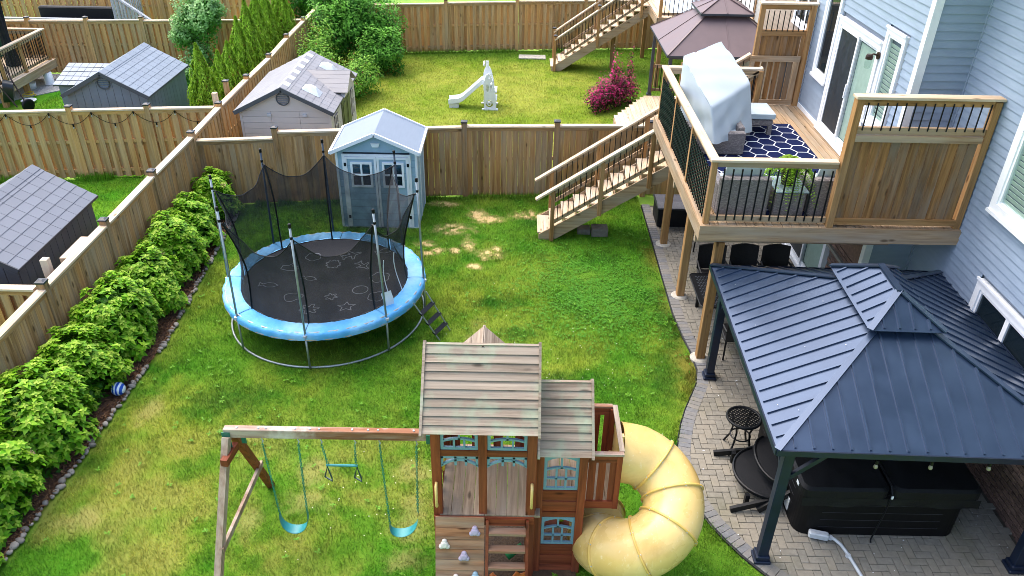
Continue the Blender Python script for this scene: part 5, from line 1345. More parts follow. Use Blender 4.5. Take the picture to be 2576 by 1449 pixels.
# ------------------------------------------------------------------ small blue resin shed behind the trampoline
bs = thing('blue_shed', 'small blue resin shed with white trimmed double doors behind trampoline', 'shed', (-3.05,17.2,0))
SHB = plain('blue_resin', S('#9cb8ca'), S('#90adc0'), .55, scale=4, bmp=.1); SHR = plain('grey_resin_roof', S('#7d8997'), S('#727e8c'), .5, scale=3, bmp=.1, stretch=(8,1,1))
bx0, bx1, by0, by1 = -3.98, -2.2, 16.5, 17.82
part('corner_core', plain('shed_inside', S('#33404a'), None, .9), bs, bx0+.03, bx1-.03, by0+.03, by1-.03, .02, 1.88)
nb = 11; hb = 1.86/nb
for i in range(nb):
    for a in ((bx0,-3.84),( -2.34,bx1)): part('wall_board', SHB, bs, a[0], a[1], by0, by0+.03, .02+i*hb, .02+(i+1)*hb-.006)
    part('wall_board', SHB, bs, bx1-.03, bx1, by0+.032, by1, .02+i*hb, .02+(i+1)*hb-.006)
    part('wall_board', SHB, bs, bx0, bx0+.03, by0+.032, by1, .02+i*hb, .02+(i+1)*hb-.006)
q = MB(); q._a([(bx0,by0,1.88),(bx1,by0,1.88),((bx0+bx1)/2,by0,2.3),(bx0,by0+.03,1.88),(bx1,by0+.03,1.88),((bx0+bx1)/2,by0+.03,2.3)], [(0,1,2),(5,4,3),(0,3,4,1),(1,4,5,2),(2,5,3,0)]); q.build('gable', SHB, bs)
for x in (bx0, bx1): part('corner_trim', M['white'], bs, x-.025, x+.025, by0-.012, by0+.05, .02, 1.9)
part('corner_trim', M['white'], bs, bx1-.02, bx1+.015, by1-.05, by1+.01, .02, 1.9); part('corner_trim', M['white'], bs, bx1-.01, bx1+.012, 17.1, 17.14, .02, 1.9)
xm = -3.09
part('base_trim', M['white'], bs, bx0, bx1, by0-.015, by0, .0, .03)
for a, c, hx in ((-3.8, xm-.005, -1), (xm+.005, -2.38, 1)):
    d = MB(); d.box(a, c, by0-.03, by0-.005, .04, 1.78); dr = d.build('door', SHB, bs)
    for e in ((a, a+.05, .04, 1.78), (c-.05, c, .04, 1.78), (a+.05, c-.05, 1.73, 1.78)): part('door_trim', M['white'], dr, e[0], e[1], by0-.045, by0-.0305, e[2], e[3])
    for i in range(1, 10): part('groove', M['sheath'], dr, a+.06, c-.06, by0-.0325, by0-.0302, .04+i*.17, .046+i*.17)
    w0, w1 = a+.12, c-.1; wf = MB()
    for e in ((w0,w0+.05,1.05,1.66),(w1-.05,w1,1.05,1.66),(w0+.05,w1-.05,1.05,1.1),(w0+.05,w1-.05,1.61,1.66),((w0+w1)/2-.02,(w0+w1)/2+.02,1.1,1.61),(w0+.05,(w0+w1)/2-.02,1.335,1.375),((w0+w1)/2+.02,w1-.05,1.335,1.375)): wf.box(e[0], e[1], by0-.055, by0-.0312, e[2], e[3])
    wd = wf.build('window', M['white'], dr)
    part('pane', M['glass'], dr, w0+.04, w1-.04, by0-.036, by0-.0315, 1.09, 1.62)
    for z in (.3, 1.6): part('hinge', M['black'], dr, (a-.02 if hx < 0 else c-.03), (a+.03 if hx < 0 else c+.02), by0-.055, by0-.0455, z-.04, z+.04)
part('door_frame', M['white'], bs, -3.86, -3.8, by0-.03, by0-.001, .03, 1.84); part('door_frame', M['white'], bs, -2.38, -2.32, by0-.03, by0-.001, .03, 1.84); part('door_frame', M['white'], bs, -3.8, -2.38, by0-.03, by0-.001, 1.785, 1.84)
q = MB(); q._a([(xm-.1,by0-.03,2.1),(xm+.1,by0-.03,2.1),(xm+.07,by0-.03,2.01),(xm-.07,by0-.03,2.01),(xm-.1,by0,2.1),(xm+.1,by0,2.1),(xm+.07,by0,2.01),(xm-.07,by0,2.01)], [(0,3,2,1),(0,1,5,4),(1,2,6,5),(2,3,7,6),(3,0,4,7)]); q.build('vent', M['white'], bs)
ex0, ex1, ey0, ey1, ez, rz_ = -4.1, -2.1, 16.38, 18.0, 1.9, 2.34
for a, c, s in ((ex0, xm, 1), (xm, ex1, -1)):
    za, zc = (ez, rz_) if s == 1 else (rz_, ez)
    q = MB(); q.slab([(a,ey0,za),(c,ey0,zc),(c,ey1,zc),(a,ey1,za)], .03); q.build('roof_panel', SHR, bs)
    q = MB(); q.beam((a,ey0,za), (c,ey0,zc), .05, .08); q.build('verge_trim', M['white'], bs)
    q = MB(); q.beam((a,ey1,za), (c,ey1,zc), .05, .06); q.build('verge_trim', M['white'], bs)
    xe = a if s == 1 else c; q = MB(); q.beam((xe,ey0,ez), (xe,ey1,ez), .05, .06); q.build('eave_trim', M['white'], bs)
# ball at the edge of the bed
bl = thing('ball', 'blue and white patterned ball lying by the hedge stones', 'ball', (-6.55,10.25,0))
m, nt, b, N, L = new_mat('ball_print'); wv = N('ShaderNodeTexWave'); wv.wave_profile = 'SIN'; wv.inputs['Scale'].default_value = 5; wv.inputs['Distortion'].default_value = 3
L(coords(nt, (1,1,1), False), wv.inputs['Vector']); L(ramp(nt, [(.35, S('#1d4fb8')), (.5, S('#1f6fd0')), (.62, S('#e6eef6'))], wv.outputs['Fac']), b.inputs['Base Color']); b.inputs['Roughness'].default_value = .35
q = MB(); n = 14; q.lathe([(.115*math.sin(math.pi*i/n)+1e-4, -.115*math.cos(math.pi*i/n)) for i in range(n+1)], 20, (-6.55,10.25,.15)); q.build('shell', m, bl, smooth=True)
# row of small boulders edging the bed
sb = thing('stone_edging', 'line of rounded river stones along the lawn side of hedge bed', 'stones', (-6.5,10,0))
STN = plain('river_stone', S('#a39b8f'), S('#787168'), .8, scale=9, bmp=.4, bd=.006, rnd=(.7, 1.2))
stm = []
for k in range(5):
    q = MB(); sx, sy, sz = random.uniform(.055,.08), random.uniform(.045,.06), random.uniform(.035,.05)
    def f(u, v): a, p = 2*math.pi*u, math.pi*v; w = 1+.08*math.sin(3*a+k)+.06*math.cos(2*p+k); return (sx*w*math.sin(p)*math.cos(a), sy*w*math.sin(p)*math.sin(a), -sz*math.cos(p))
    q.grid(f, 10, 6, closed_u=True); stm.append(q.mesh('stone', STN, True))
ys = 5.5
while ys < 17.1:
    x = np.interp(ys, [p[1] for p in BORDER[::-1]], [p[0] for p in BORDER[::-1]])
    if not (12.3 < ys < 13.0 and random.random() < .6) and not (11.0 < ys < 11.4): link('stone', random.choice(stm), sb, (x+random.uniform(-.03,.03)+.03, ys, .045), (random.uniform(-.2,.2), random.uniform(-.2,.2), random.uniform(0,6.28)), (random.uniform(.5,.95),)*3)
    ys += random.uniform(.075, .115)
# ------------------------------------------------------------------ neighbours' sheds
def resin_shed(label, x0, x1, y0, y1, ze, zr, wallc, roofc, ovx=.1, ovy=.1, tile=(.29,.2), vent=True, boards='v', group='resin storage sheds', shiny=None, trimc=None):
    t = thing('resin_shed', label, 'shed', ((x0+x1)/2, (y0+y1)/2, 0), group)
    wm = plain('shed_wall_'+label[:6], wallc, tuple(c*.93 for c in wallc[:3])+(1,), .6, scale=3, bmp=.1, rnd=(.95, 1.05))
    rm = plain('shed_tile_'+label[:6], roofc, tuple(c*.9 for c in roofc[:3])+(1,), .5, scale=5, bmp=.15, rnd=(.93, 1.07))
    dk = plain('shed_dark_'+label[:6], trimc or tuple(c*.35 for c in roofc[:3])+(1,), None, .6)
    xm = (x0+x1)/2
    part('wall_core', dk, t, x0+.035, x1-.035, y0+.035, y1-.035, .02, ze+.02)
    q = MB(); P = [(x0+.02, ze), (x1-.02, ze), (xm, zr-.05)]
    for yy in (y0, y1-.03):
        q = MB(); q._a([(a,yy,z) for a,z in P]+[(a,yy+.03,z) for a,z in P], [(0,1,2),(5,4,3),(0,3,4,1),(1,4,5,2),(2,5,3,0)]); q.build('gable', wm, t)
    w = .21
    if boards == 'v':
        n = round((x1-x0)/w)
        for i in range(n):
            a, c = x0+(x1-x0)*i/n, x0+(x1-x0)*(i+1)/n; part('wall_board', wm, t, a+.005, c-.005, y0, y0+.03, .02, ze)
            zt = lambda x: ze+(zr-.06-ze)*(1-abs(x-xm)/((x1-x0)/2-.02))
            if i: part('seam', dk, t, a-.004, a+.004, y0-.003, y0+.001, ze, max(ze+.01, zt(a)))
        n = round((y1-y0)/w)
        for i in range(n):
            a, c = y0+.032+(y1-y0-.032)*i/n, y0+.032+(y1-y0-.032)*(i+1)/n
            for xa in (x0, x1-.03): part('wall_board', wm, t, xa, xa+.03, a+.005, c-.005, .02, ze)
    else:
        n = round(ze/.15)
        for i in range(n):
            za, zc = .02+(ze-.02)*i/n, .02+(ze-.02)*(i+1)/n
            for k in range(3):
                a, c = x0+.06+(x1-x0-.12)*k/3, x0+.06+(x1-x0-.12)*(k+1)/3; part('wall_board', wm, t, a+.003, c-.003, y0+.004, y0+.03, za, zc-.006)
            for xa in (x0, x1-.03): part('wall_board', wm, t, xa, xa+.03, y0+.032, y1, za, zc-.006)
        for xa in (x0, x1-.06): part('corner_trim', wm, t, xa, xa+.06, y0-.006, y0+.03, .02, ze)
    hx, rise = (x1-x0)/2+ovx, zr-ze; slope_k = rise/((x1-x0)/2+ovx); Ls = math.hypot(hx, rise)
    ya, yb = y0-ovy, y1+ovy; nr = max(1, round(Ls/tile[1])); nc = max(1, round((yb-ya)/tile[0]))
    for s in (-1, 1):
        d = Vector((s*hx, 0, -rise)).normalized(); n_ = Vector((s*rise, 0, hx)).normalized(); top = Vector((xm, 0, zr))
        rf = MB(); e = top+d*Ls; rf.slab([(top.x,ya,top.z),(top.x,yb,top.z),(e.x,yb,e.z),(e.x,ya,e.z)][::-s], .04); ro = rf.build('roof_deck', dk, t)
        ang = math.atan2(rise, hx)*s
        tm = MB(); tw, tl = (yb-ya)/nc, Ls/nr
        tm._a([(-tl/2,-tw/2+.004,.006),(tl/2+.01,-tw/2+.004,.016),(tl/2+.01,tw/2-.004,.016),(-tl/2,tw/2-.004,.006),(-tl/2,-tw/2+.004,0),(tl/2+.01,-tw/2+.004,0),(tl/2+.01,tw/2-.004,0),(-tl/2,tw/2-.004,0)], [(0,1,2,3),(7,6,5,4),(0,4,5,1),(1,5,6,2),(2,6,7,3),(3,7,4,0)])
        tme = tm.mesh('roof_tile', rm)
        for i in range(nr):
            for j in range(nc):
                c = top+d*(i+.5)*tl+n_*.002; rot = Matrix(((d.x, 0, n_.x), (0, 1 if s > 0 else -1, 0), (d.z, 0, n_.z))).to_euler() if s > 0 else Matrix(((d.x, 0, n_.x), (0, -1, 0), (d.z, 0, n_.z))).to_euler()
                link('roof_tile', tme, t, (c.x, ya+(j+.5)*tw, c.z), rot)
        q = MB(); q.beam((top.x, ya-.012, top.z-.03), (e.x, ya-.012, e.z-.03), .025, .1); q.build('verge_board', dk, t)
        q = MB(); q.beam((e.x, ya, e.z-.01), (e.x, yb, e.z-.01), .03, .05); q.build('eave_trim', dk, t)
    # ridge caps
    n = nc
    for j in range(n):
        a = ya+(yb-ya)*j/n; q = MB(); m_ = shiny if (shiny and j % 2 == 1) else rm
        for s in (-1, 1): q.slab([(xm,a+.004,zr+.03),(xm,a+(yb-ya)/n-.004,zr+.03),(xm+s*.14,a+(yb-ya)/n-.004,zr+.03-.14*slope_k),(xm+s*.14,a+.004,zr+.03-.14*slope_k)][::-s], .012)
        q.build('ridge_cap', m_, t)
    if vent:
        q = MB(); q.m = Matrix.Translation((xm, y0-.012, ze+(zr-ze)*.52)) @ Matrix.Rotation(R(90), 4, 'X'); q.lathe([(.17,-.01),(.17,.02),(.145,.02),(.145,.0)], 20, cap=False); v_ = q.build('vent', dk, t)
        for k in range(5):
            zz = ze+(zr-ze)*.52+(-.1+.05*k); ww = math.sqrt(.14**2-(-.1+.05*k)**2); q = MB(); q.beam((xm-ww, y0-.01, zz), (xm+ww, y0-.01, zz), .02, .03, (0,-.5,1)); q.build('louvre', rm, v_)
    return t
resin_shed('dark slate grey shed at left edge beside the hedge fence', -10.35, -8.37, 11.4, 14.1, 1.8, 2.42, S('#4c515b'), S('#686d77'))
A_ = resin_shed('grey blue shed with vertical boards in the far left yard', -11.85, -9.75, 20.3, 23.0, 1.8, 2.42, S('#6d7a87'), S('#76828f'))
mt_ = bpy.data.materials['shed_tile_grey b']
q = MB(); q.slab([(-12.7,21.2,1.75),(-11.5,21.2,1.75),(-11.5,22.3,2.05),(-12.7,22.3,2.05)], .04); pr = q.build('porch_roof', bpy.data.materials['shed_dark_grey b'], A_)
tm = MB(); tm._a([(-.095,-.11,.004),(.095,-.11,.004),(.095,.11,.004),(-.095,.11,.004),(-.095,-.11,.012),(.095,-.11,.012),(.095,.1,.004),(-.095,.1,.004)], [(4,5,6,7),(0,1,5,4),(1,2,6,5),(3,0,4,7)]); tme = tm.mesh('roof_tile', mt_)
for i in range(6):
    for j in range(5): link('roof_tile', tme, pr, (-12.6+.2*i, 21.31+j*.22, 1.75+.06*j+.03), (math.atan2(.3, 1.1), 0, 0))
for x in (-12.6,): part('porch_wall', bpy.data.materials['shed_wall_grey b'], A_, x, -11.85, 21.3, 22.2, .02, 1.72)
SHINY = plain('pale_ridge', S('#c9cfd4'), None, .3)
B_ = resin_shed('beige shed with skylights and olive doors behind the board fence', -6.95, -4.65, 19.15, 22.3, 1.85, 2.47, S('#c9c3be'), S('#868588'), boards='h', tile=(.26,.19), shiny=SHINY, trimc=S('#4c5258'))
# dormer, skylights, olive doors, lattice windows and small lamps of the beige shed
rm = bpy.data.materials['shed_tile_beige ']; dk = bpy.data.materials['shed_dark_beige ']; wmB = bpy.data.materials['shed_wall_beige ']
sl_ = lambda x: 2.47-(abs(x+5.8))*(.62/1.25)
dr = MB(); dr.beam((-5.35,20.95,2.36), (-4.45,20.95,2.36), .05, .03); dr = dr.build('dormer', dk, B_)
for s in (-1, 1):
    for k in range(5):
        a, c = k*.13, (k+1)*.13-.006; za, zc = 2.37-a*.62, 2.37-c*.62
        xin = lambda z: -5.8+(2.47-z)*(1.25/.62)-.03
        q = MB(); q.slab([(xin(za),20.95+s*a,za),(-4.42,20.95+s*a,za),(-4.42,20.95+s*c,zc),(xin(zc),20.95+s*c,zc)][::-s], .015); q.build('dormer_tile', rm, dr)
q = MB(); q._a([(-4.5,20.3,1.85),(-4.5,21.6,1.85),(-4.5,20.95,2.3),(-4.62,20.3,1.85),(-4.62,21.6,1.85),(-4.62,20.95,2.3)], [(0,1,2),(5,4,3),(0,3,4,1),(1,4,5,2),(2,5,3,0)]); q.build('dormer_gable', wmB, B_)
OLV = plain('olive_door', S('#626b45'), S('#535c3a'), .55)
for a, c in ((20.42,20.93),(20.97,21.48)):
    q = MB(); q.box(-4.655, -4.62, a, c, .1, 1.75); d_ = q.build('door', OLV, B_); q = MB(); q.box(-4.618, -4.605, a+.08, c-.08, .3, 1.6); q.build('door_panel', OLV, d_)
q = MB(); q.box(-4.605, -4.59, 20.9, 21.0, .85, .95); q.build('handle', M['black'], B_)
for a, c in ((19.5,19.85),(21.7,22.0)):
    q = MB(); q.box(-4.652, -4.64, a, c, .85, 1.6); w_ = q.build('window', M['glass'], B_)
    for y in (a, (a+c)/2-.02, c-.04): part('bar', wmB, w_, -4.638, -4.62, y, y+.04, .85, 1.6)
    for z in (.85, 1.1, 1.33, 1.56): part('bar', wmB, w_, -4.638, -4.622, a, c, z, z+.04)
for yc in (19.75, 21.75):
    cx = -5.2; z0 = sl_(cx)+.02; nrm = Vector((.62,0,1.25)).normalized(); d = Vector((1.25,0,-.62)).normalized()
    c = Vector((cx, yc, z0)); h, wv = .24, .2
    q = MB(); q._a([c-d*h+Vector((0,-wv,0)), c+d*h+Vector((0,-wv,0)), c+d*h+Vector((0,wv,0)), c-d*h+Vector((0,wv,0)), c-d*.06+Vector((0,-.05,0))+nrm*.13, c+d*.06+Vector((0,-.05,0))+nrm*.13, c+d*.06+Vector((0,.05,0))+nrm*.13, c-d*.06+Vector((0,.05,0))+nrm*.13], [(0,1,5,4),(1,2,6,5),(2,3,7,6),(3,0,4,7),(4,5,6,7)]); q.build('skylight', plain('frosted_dome', S('#dfe8ee'), None, .15, bmp=0) if 'frosted_dome' not in bpy.data.materials else bpy.data.materials['frosted_dome'], B_)
for x in (-6.2, -5.3): part('wall_lamp', M['pvc'], B_, x-.05, x+.05, 19.11, 19.15, 1.72, 1.79)
# little tray on the ledge of the fence
t = thing('planter_tray', 'narrow pale wooden tray resting behind the left fence cap', 'tray', (-7.85,12.4,1.5)); q = MB(); q.cbox(-7.95,-7.72,11.95,12.75,1.55,1.67,.01); q.build('tray', M['cap']['y'], t)
for y in (12.1, 12.6): part('support', M['cap']['z'], t, -7.88, -7.8, y-.04, y+.04, 0, 1.548)
# string lights along the left yard fence
sl = thing('string_lights', 'black string lights draped along the left yard fence', 'string lights', (-11,18.9,1.6))
fy = lambda x: np.interp(x, [-15.5,-13.3,-11.14,-9.28,-7.6], [18.4,18.7,18.98,19.21,19.4])-.09
q = MB(); P = []
x = -13.6
while x < -7.75:
    u = ((x+13.6) % 1.0); P.append((x, fy(x), 1.8-.3*(1-(2*u-1)**2))); x += .1
q.tube(P, .007, 5); q.build('cable', M['black'], sl)
x = -13.6; BULB = plain('pearl_bulb', S('#b9b4a5'), None, .2, bmp=0)
while x < -7.8:
    for dxx, zt in ((0, 1.8), (.5, 1.5)):
        q = MB(); q.lathe([(.02,0),(.02,-.07)], 6, (x+dxx, fy(x+dxx), zt)); so = q.build('socket', M['black'], sl)
        q = MB(); q.lathe([(.012,-.07),(.022,-.09),(.018,-.115),(.004,-.122)], 8, (x+dxx, fy(x+dxx), zt)); q.build('bulb', BULB, so, smooth=True)
    x += 1.0
# ------------------------------------------------------------------ white toy slide on the far lawn
ts = thing('toy_slide', 'white plastic toddler slide standing on the far lawn', 'slide', (-1.2,25.1,0))
WP = plain('white_toy_plastic', S('#e9edf0'), S('#dde2e7'), .4, bmp=.05)
def plate_ring(name, y, outer, holes_, mat, par, th=.04):
    """upright plate in the XZ plane with openings, built from strips"""
    xs = [p[0] for p in outer]; n = 40; q = MB(); zmax = max(p[1] for p in outer); rows = 44
    ox = np.array([p[0] for p in outer]); oz = np.array([p[1] for p in outer])
    dx = (max(xs)-min(xs))/n; dz = zmax/rows
    gx, gz = np.meshgrid(min(xs)+(np.arange(n)+.5)*dx, (np.arange(rows)+.5)*dz)
    k = pts_in(outer, gx.ravel(), gz.ravel())
    for hx, hz, rx, rz in holes_: k &= ((gx.ravel()-hx)/rx)**2+((gz.ravel()-hz)/rz)**2 > 1
    k = k.reshape(gx.shape)
    for r_ in range(rows):
        i = 0
        while i < n:
            if k[r_, i]:
                j = i
                while j < n and k[r_, j]: j += 1
                q.box(min(xs)+i*dx, min(xs)+j*dx, y-th/2, y+th/2, r_*dz, (r_+1)*dz); i = j
            else: i += 1
    return q.build(name, mat, par)
side = [(-1.02,0),(-.62,0),(-.63,.35),(-.68,.75),(-.76,1.05),(-.84,1.18),(-.93,1.16),(-1.0,1.0),(-1.03,.75),(-1.0,.35)]
plate_ring('side_panel', 24.85, side, [(-.84,.2,.12,.12),(-.9,.72,.05,.13),(-.78,.78,.035,.13),(-.84,1.05,.03,.04)], WP, ts)
side2 = [(x-.04, z*1.08) for x, z in side]
plate_ring('side_panel', 25.45, side2, [(-.88,.22,.12,.13),(-.93,.8,.05,.14),(-.82,.85,.035,.13)], WP, ts)
q = MB(); q.tube([(-.84+.05*math.cos(a), 24.83, .2+.05*math.sin(a)) for a in np.linspace(0, 6.28, 14, endpoint=False)], .016, 6, closed=True); q.build('hoop', WP, ts)
for z in (.3, .58): part('step', WP, ts, -.78, -.6, 24.87, 25.43, z-.03, z+.03)
part('platform', WP, ts, -1.02, -.75, 24.87, 25.43, .78, .84)
q = MB(); q.box(-1.08,-.56,24.8,24.9,0,.04); q.box(-1.12,-.58,25.4,25.5,0,.04); q.build('foot_bar', WP, ts)
q = MB(); prof = [(-.98,.84),(-1.1,.82),(-1.7,.28),(-1.85,.2),(-2.18,.16)]
def chute(u, v):
    k = u*(len(prof)-1); i = min(int(k), len(prof)-2); t_ = k-i; x = prof[i][0]*(1-t_)+prof[i+1][0]*t_; z = prof[i][1]*(1-t_)+prof[i+1][1]*t_
    w = [(-.21,.0),(-.2,.13),(-.17,.13),(-.15,.0),(.15,.0),(.17,.13),(.2,.13),(.21,.0)][round(v*7)]
    return (x, 25.15+w[0], z+w[1])
q.grid(chute, 16, 7); q.grid(lambda u, v: Vector(chute(1-u, v))*1.0-Vector((0,0,.03)) if False else (chute(1-u,v)[0], chute(1-u,v)[1]*1.0, chute(1-u,v)[2]-.025), 16, 7); q.build('chute', WP, ts)
part('chute_foot', WP, ts, -2.16, -1.85, 24.98, 25.32, 0, .13)
q = MB(); q.tube([(-1.02+.0, 25.15+.16*math.cos(a), 1.42+.05*math.sin(a)) for a in np.linspace(0, 6.28, 16, endpoint=False)], .025, 6, closed=True); q.build('basket_rim', WP, ts)
part('basket_post', WP, ts, -.98, -.88, 25.42, 25.47, 1.15, 1.42)
# ------------------------------------------------------------------ next yard: low deck, brown gazebo, stairs, upper deck, house
nd = thing('low_deck', 'pale low wooden deck with steps under the brown gazebo', 'deck', (5,22,0))
def clip_boards(poly, z, pitch, par, th=.03):
    xs = [p[0] for p in poly]; x = min(xs)
    while x < max(xs)-.02:
        c = x+pitch/2; ys = []
        for i in range(len(poly)):
            (a, b_), (c1, d1) = poly[i], poly[(i+1) % len(poly)]
            if (a <= c < c1) or (c1 <= c < a): ys.append(b_+(d1-b_)*(c-a)/(c1-a))
        if len(ys) >= 2: part('deck_board', M['cap']['y'], par, x+.004, x+pitch-.004, min(ys), max(ys), z-th, z+random.uniform(-.002,.002))
        x += pitch
clip_boards([(3.02,18.8),(3.02,23.25),(4.2,25.3),(7.6,25.3),(7.6,18.8)], .42, .145, nd)
clip_boards([(2.72,18.8),(2.72,23.0),(3.0,23.0),(3.0,18.8)], .21, .145, nd)
part('fascia', D['y'], nd, 3.0, 3.018, 18.8, 23.2, .05, .388); part('fascia', D['y'], nd, 2.7, 2.718, 18.8, 23.0, .0, .178)
q = MB(); q.beam((3.02,23.27,.22), (4.2,25.32,.22), .02, .33); q.build('fascia', D['x'], nd)
bg_ = thing('brown_gazebo', 'taupe brown two tier gazebo roof in the next yard', 'gazebo', (6,24,.42))
TAU = plain('taupe_steel', S('#6e5d5f'), S('#645456'), .5, scale=2, bmp=.05)
GRY = plain('charcoal_post', S('#39404b'), None, .45)
bx0, bx1, by0, by1 = 4.25, 7.75, 22.3, 25.7; bz = 2.55; cx, cy = 6.0, 24.0
def plane4(x0, x1, y0, y1, ze, X0, X1, Y0, Y1, zt, par):
    E = [(x0,y0,ze),(x1,y0,ze),(x1,y1,ze),(x0,y1,ze)]; T = [(X0,Y0,zt),(X1,Y0,zt),(X1,Y1,zt),(X0,Y1,zt)]
    for i in range(4):
        j = (i+1) % 4; e0, e1, t0, t1 = [Vector(p) for p in (E[i], E[j], T[i], T[j])]; em, tmid = (e0+e1)/2, (t0+t1)/2
        for A__, B__, C__, D__ in ((e0, em, tmid, t0), (em, e1, t1, tmid)): q = MB(); q.slab([A__, B__, C__, D__], .015); q.build('roof_panel', TAU, par)
        q = MB(); q.beam(e0+Vector((0,0,.02)), t0+Vector((0,0,.02)), .05, .02); q.build('hip_cap', TAU, par)
        q = MB(); q.beam(em+Vector((0,0,.012)), tmid+Vector((0,0,.012)), .03, .015); q.build('seam', TAU, par)
        q = MB(); q.beam(e0-Vector((0,0,.03)), e1-Vector((0,0,.03)), .02, .06); q.build('eave_trim', GRY, par)
plane4(bx0, bx1, by0, by1, bz, cx-.55, cx+.55, cy-.55, cy+.55, 3.42, bg_)
plane4(cx-.75, cx+.75, cy-.75, cy+.75, 3.5, cx-.02, cx+.02, cy-.02, cy+.02, 3.85, bg_)
for x in (bx0+.12, bx1-.12):
    for y in (by0+.12, by1-.3):
        part('post', GRY, bg_, x-.045, x+.045, y-.045, y+.045, .42, bz-.02); part('post_base', GRY, bg_, x-.08, x+.08, y-.08, y+.08, .42, .47)
for y in (by0+.12, by1-.3): part('header', GRY, bg_, bx0+.12, bx1-.12, y-.04, y+.04, bz-.12, bz-.03)
# balustrade behind that gazebo
bq = thing('deck_railing', 'short railing with dark balusters beside the brown gazebo', 'railing', (4.9,25.1,.42))
for x in (4.42, 5.4, 6.4): part('post', M['post']['z'], bq, x-.05, x+.05, 25.5, 25.6, .0, 1.45)
for z in (.55, 1.32): part('rail', D['x'], bq, 4.47, 6.35, 25.53, 25.57, z-.045, z+.045)
for i in range(13): link('baluster', balm, bq, (4.58+i*.14, 25.52, .5))
# stairs and upper deck
stairs('timber stairs with black post caps at the far right yard', 1.3, 29.25, 30.35, 13, .185, .262, .92, (1.42, 2.95, 4.45), caps=True)
ud = thing('upper_deck', 'raised deck with blue grey rug beyond the brown gazebo', 'deck', (6.5,30,0))
clip_boards([(4.75,27.4),(4.75,31.6),(9.6,31.6),(9.6,27.4)], 2.42, .145, ud)
part('rim_joist', D['x'], ud, 4.72, 9.6, 27.36, 27.39, 2.16, 2.42); part('rim_joist', D['y'], ud, 4.7, 4.73, 27.36, 31.6, 2.16, 2.42)
for x, y in ((4.95,27.6),(3.6,29.8),(8.6,27.6),(4.95,31.3)): part('post', M['post']['z'], ud, x-.07, x+.07, y-.07, y+.07, 0, 2.15 if x > 4 else 1.5)
for x in (4.82, 6.4, 8.0, 9.5): part('rail_post', M['post']['z'], ud, x-.05, x+.05, 27.42, 27.52, 2.42, 3.4)
for z in (2.53, 3.3): part('rail', D['x'], ud, 4.87, 9.5, 27.45, 27.49, z-.045, z+.045)
part('top_rail', M['cap']['x'], ud, 4.75, 9.6, 27.4, 27.54, 3.4, 3.44)
for i in range(31): link('baluster', balm, ud, (4.95+i*.148, 27.44, 2.46))
rg = thing('outdoor_rug', 'pale blue grey rug on the far raised deck', 'rug', (6.6,29,2.42)); part('pile', plain('pale_rug', S('#b9c6d4'), S('#a5b4c4'), .95, scale=30), rg, 5.3, 8.6, 27.8, 30.4, 2.425, 2.435)
for k in range(14): part('stripe', M['white'], rg, 5.35+k*.23, 5.39+k*.23, 27.85, 30.35, 2.4355, 2.438)
nh = thing('neighbour_house', 'taupe sided house behind the far privacy screen', 'house', (9.5,26,0))
q = MB(); q.box(8.03, 16, 19.3, 40, 0, 8); q.build('wall', M['siding_tan'], nh)
courses(nh, 'y', 8.0, 19.35, 26.3, .3, 6.6, [(21.6,23.5,3.3,4.9)], M['siding_tan'], pitch=.14)
part('corner_trim', M['siding_tan'], nh, 7.95, 8.08, 26.3, 26.42, 0, 6.6)
courses(nh, 'y', 8.0, 26.45, 34, 2.0, 6.6, [], plain('pale_siding', S('#cfcbc4'), None, .5), pitch=.14)
window_x(nh, 7.99, 21.72, 23.38, 3.42, 4.78, panes=2, trim=.12)
# ------------------------------------------------------------------ far left: raised deck with curtained post, barrow, buckets, gravel
GRV = plain('white_gravel', S('#c2c2c0'), S('#8f8f8d'), .9, scale=45, bmp=1, bd=.02)
q = MB(); q.prism([(-19,24.2),(-16.9,24.3),(-15.3,26.0),(-14.4,27.95),(-19,27.5)], .004, .03); struct(q.build('gravel_bed', GRV))
ldk = thing('raised_deck', 'raised deck with dark balusters at the top left corner', 'deck', (-17.5,26,0))
dz = .72
clip_boards([(-20,24.0),(-20,27.2),(-16.0,27.2),(-16.0,24.0)], dz, .145, ldk)
part('rim_joist', D['y'], ldk, -15.98, -15.93, 23.9, 27.2, dz-.26, dz); part('rim_joist', D['x'], ldk, -20, -15.93, 27.21, 27.25, dz-.26, dz)
for y in (24.3, 25.6, 26.9): part('post', M['post']['z'], ldk, -16.3, -16.15, y-.07, y+.07, 0, dz-.26)
for y in (24.4, 25.6, 27.1): part('rail_post', M['post']['z'], ldk, -16.12, -16.02, y-.05, y+.05, dz, dz+1.0)
part('top_rail', M['cap']['y'], ldk, -16.14, -16.0, 23.9, 27.2, dz+1.0, dz+1.04); part('top_rail', M['cap']['x'], ldk, -20, -16.15, 27.06, 27.2, dz+1.0, dz+1.04)
for z in (.1, .9): part('rail', D['y'], ldk, -16.09, -16.05, 23.9, 27.05, dz+z-.045, dz+z+.045); part('rail', D['x'], ldk, -20, -16.1, 27.1, 27.14, dz+z-.045, dz+z+.045)
for i in range(23): link('baluster', balm, ldk, (-16.05, 24.0+i*.135, dz+.08))
for i in range(26): link('baluster', balm, ldk, (-16.25-i*.14, 27.1, dz+.08))
gp = thing('curtained_gazebo', 'black gazebo post wrapped in dark curtain at top left', 'gazebo', (-16.9,26.4,dz))
CUR = plain('black_curtain', S('#1b1f26'), S('#12151a'), .9, scale=6, bmp=.3, bd=.02)
def drape(u, v):
    a = 2*math.pi*u; r_ = (.1+.16*(1-v)**1.2 if v > .45 else .12+.1*(1-v/.45)*.6)*(1+.18*math.sin(a*7)); return (-16.85+r_*math.cos(a), 26.35+r_*math.sin(a), dz+.02+2.2*(1-v) if False else dz+.02+2.2*v)
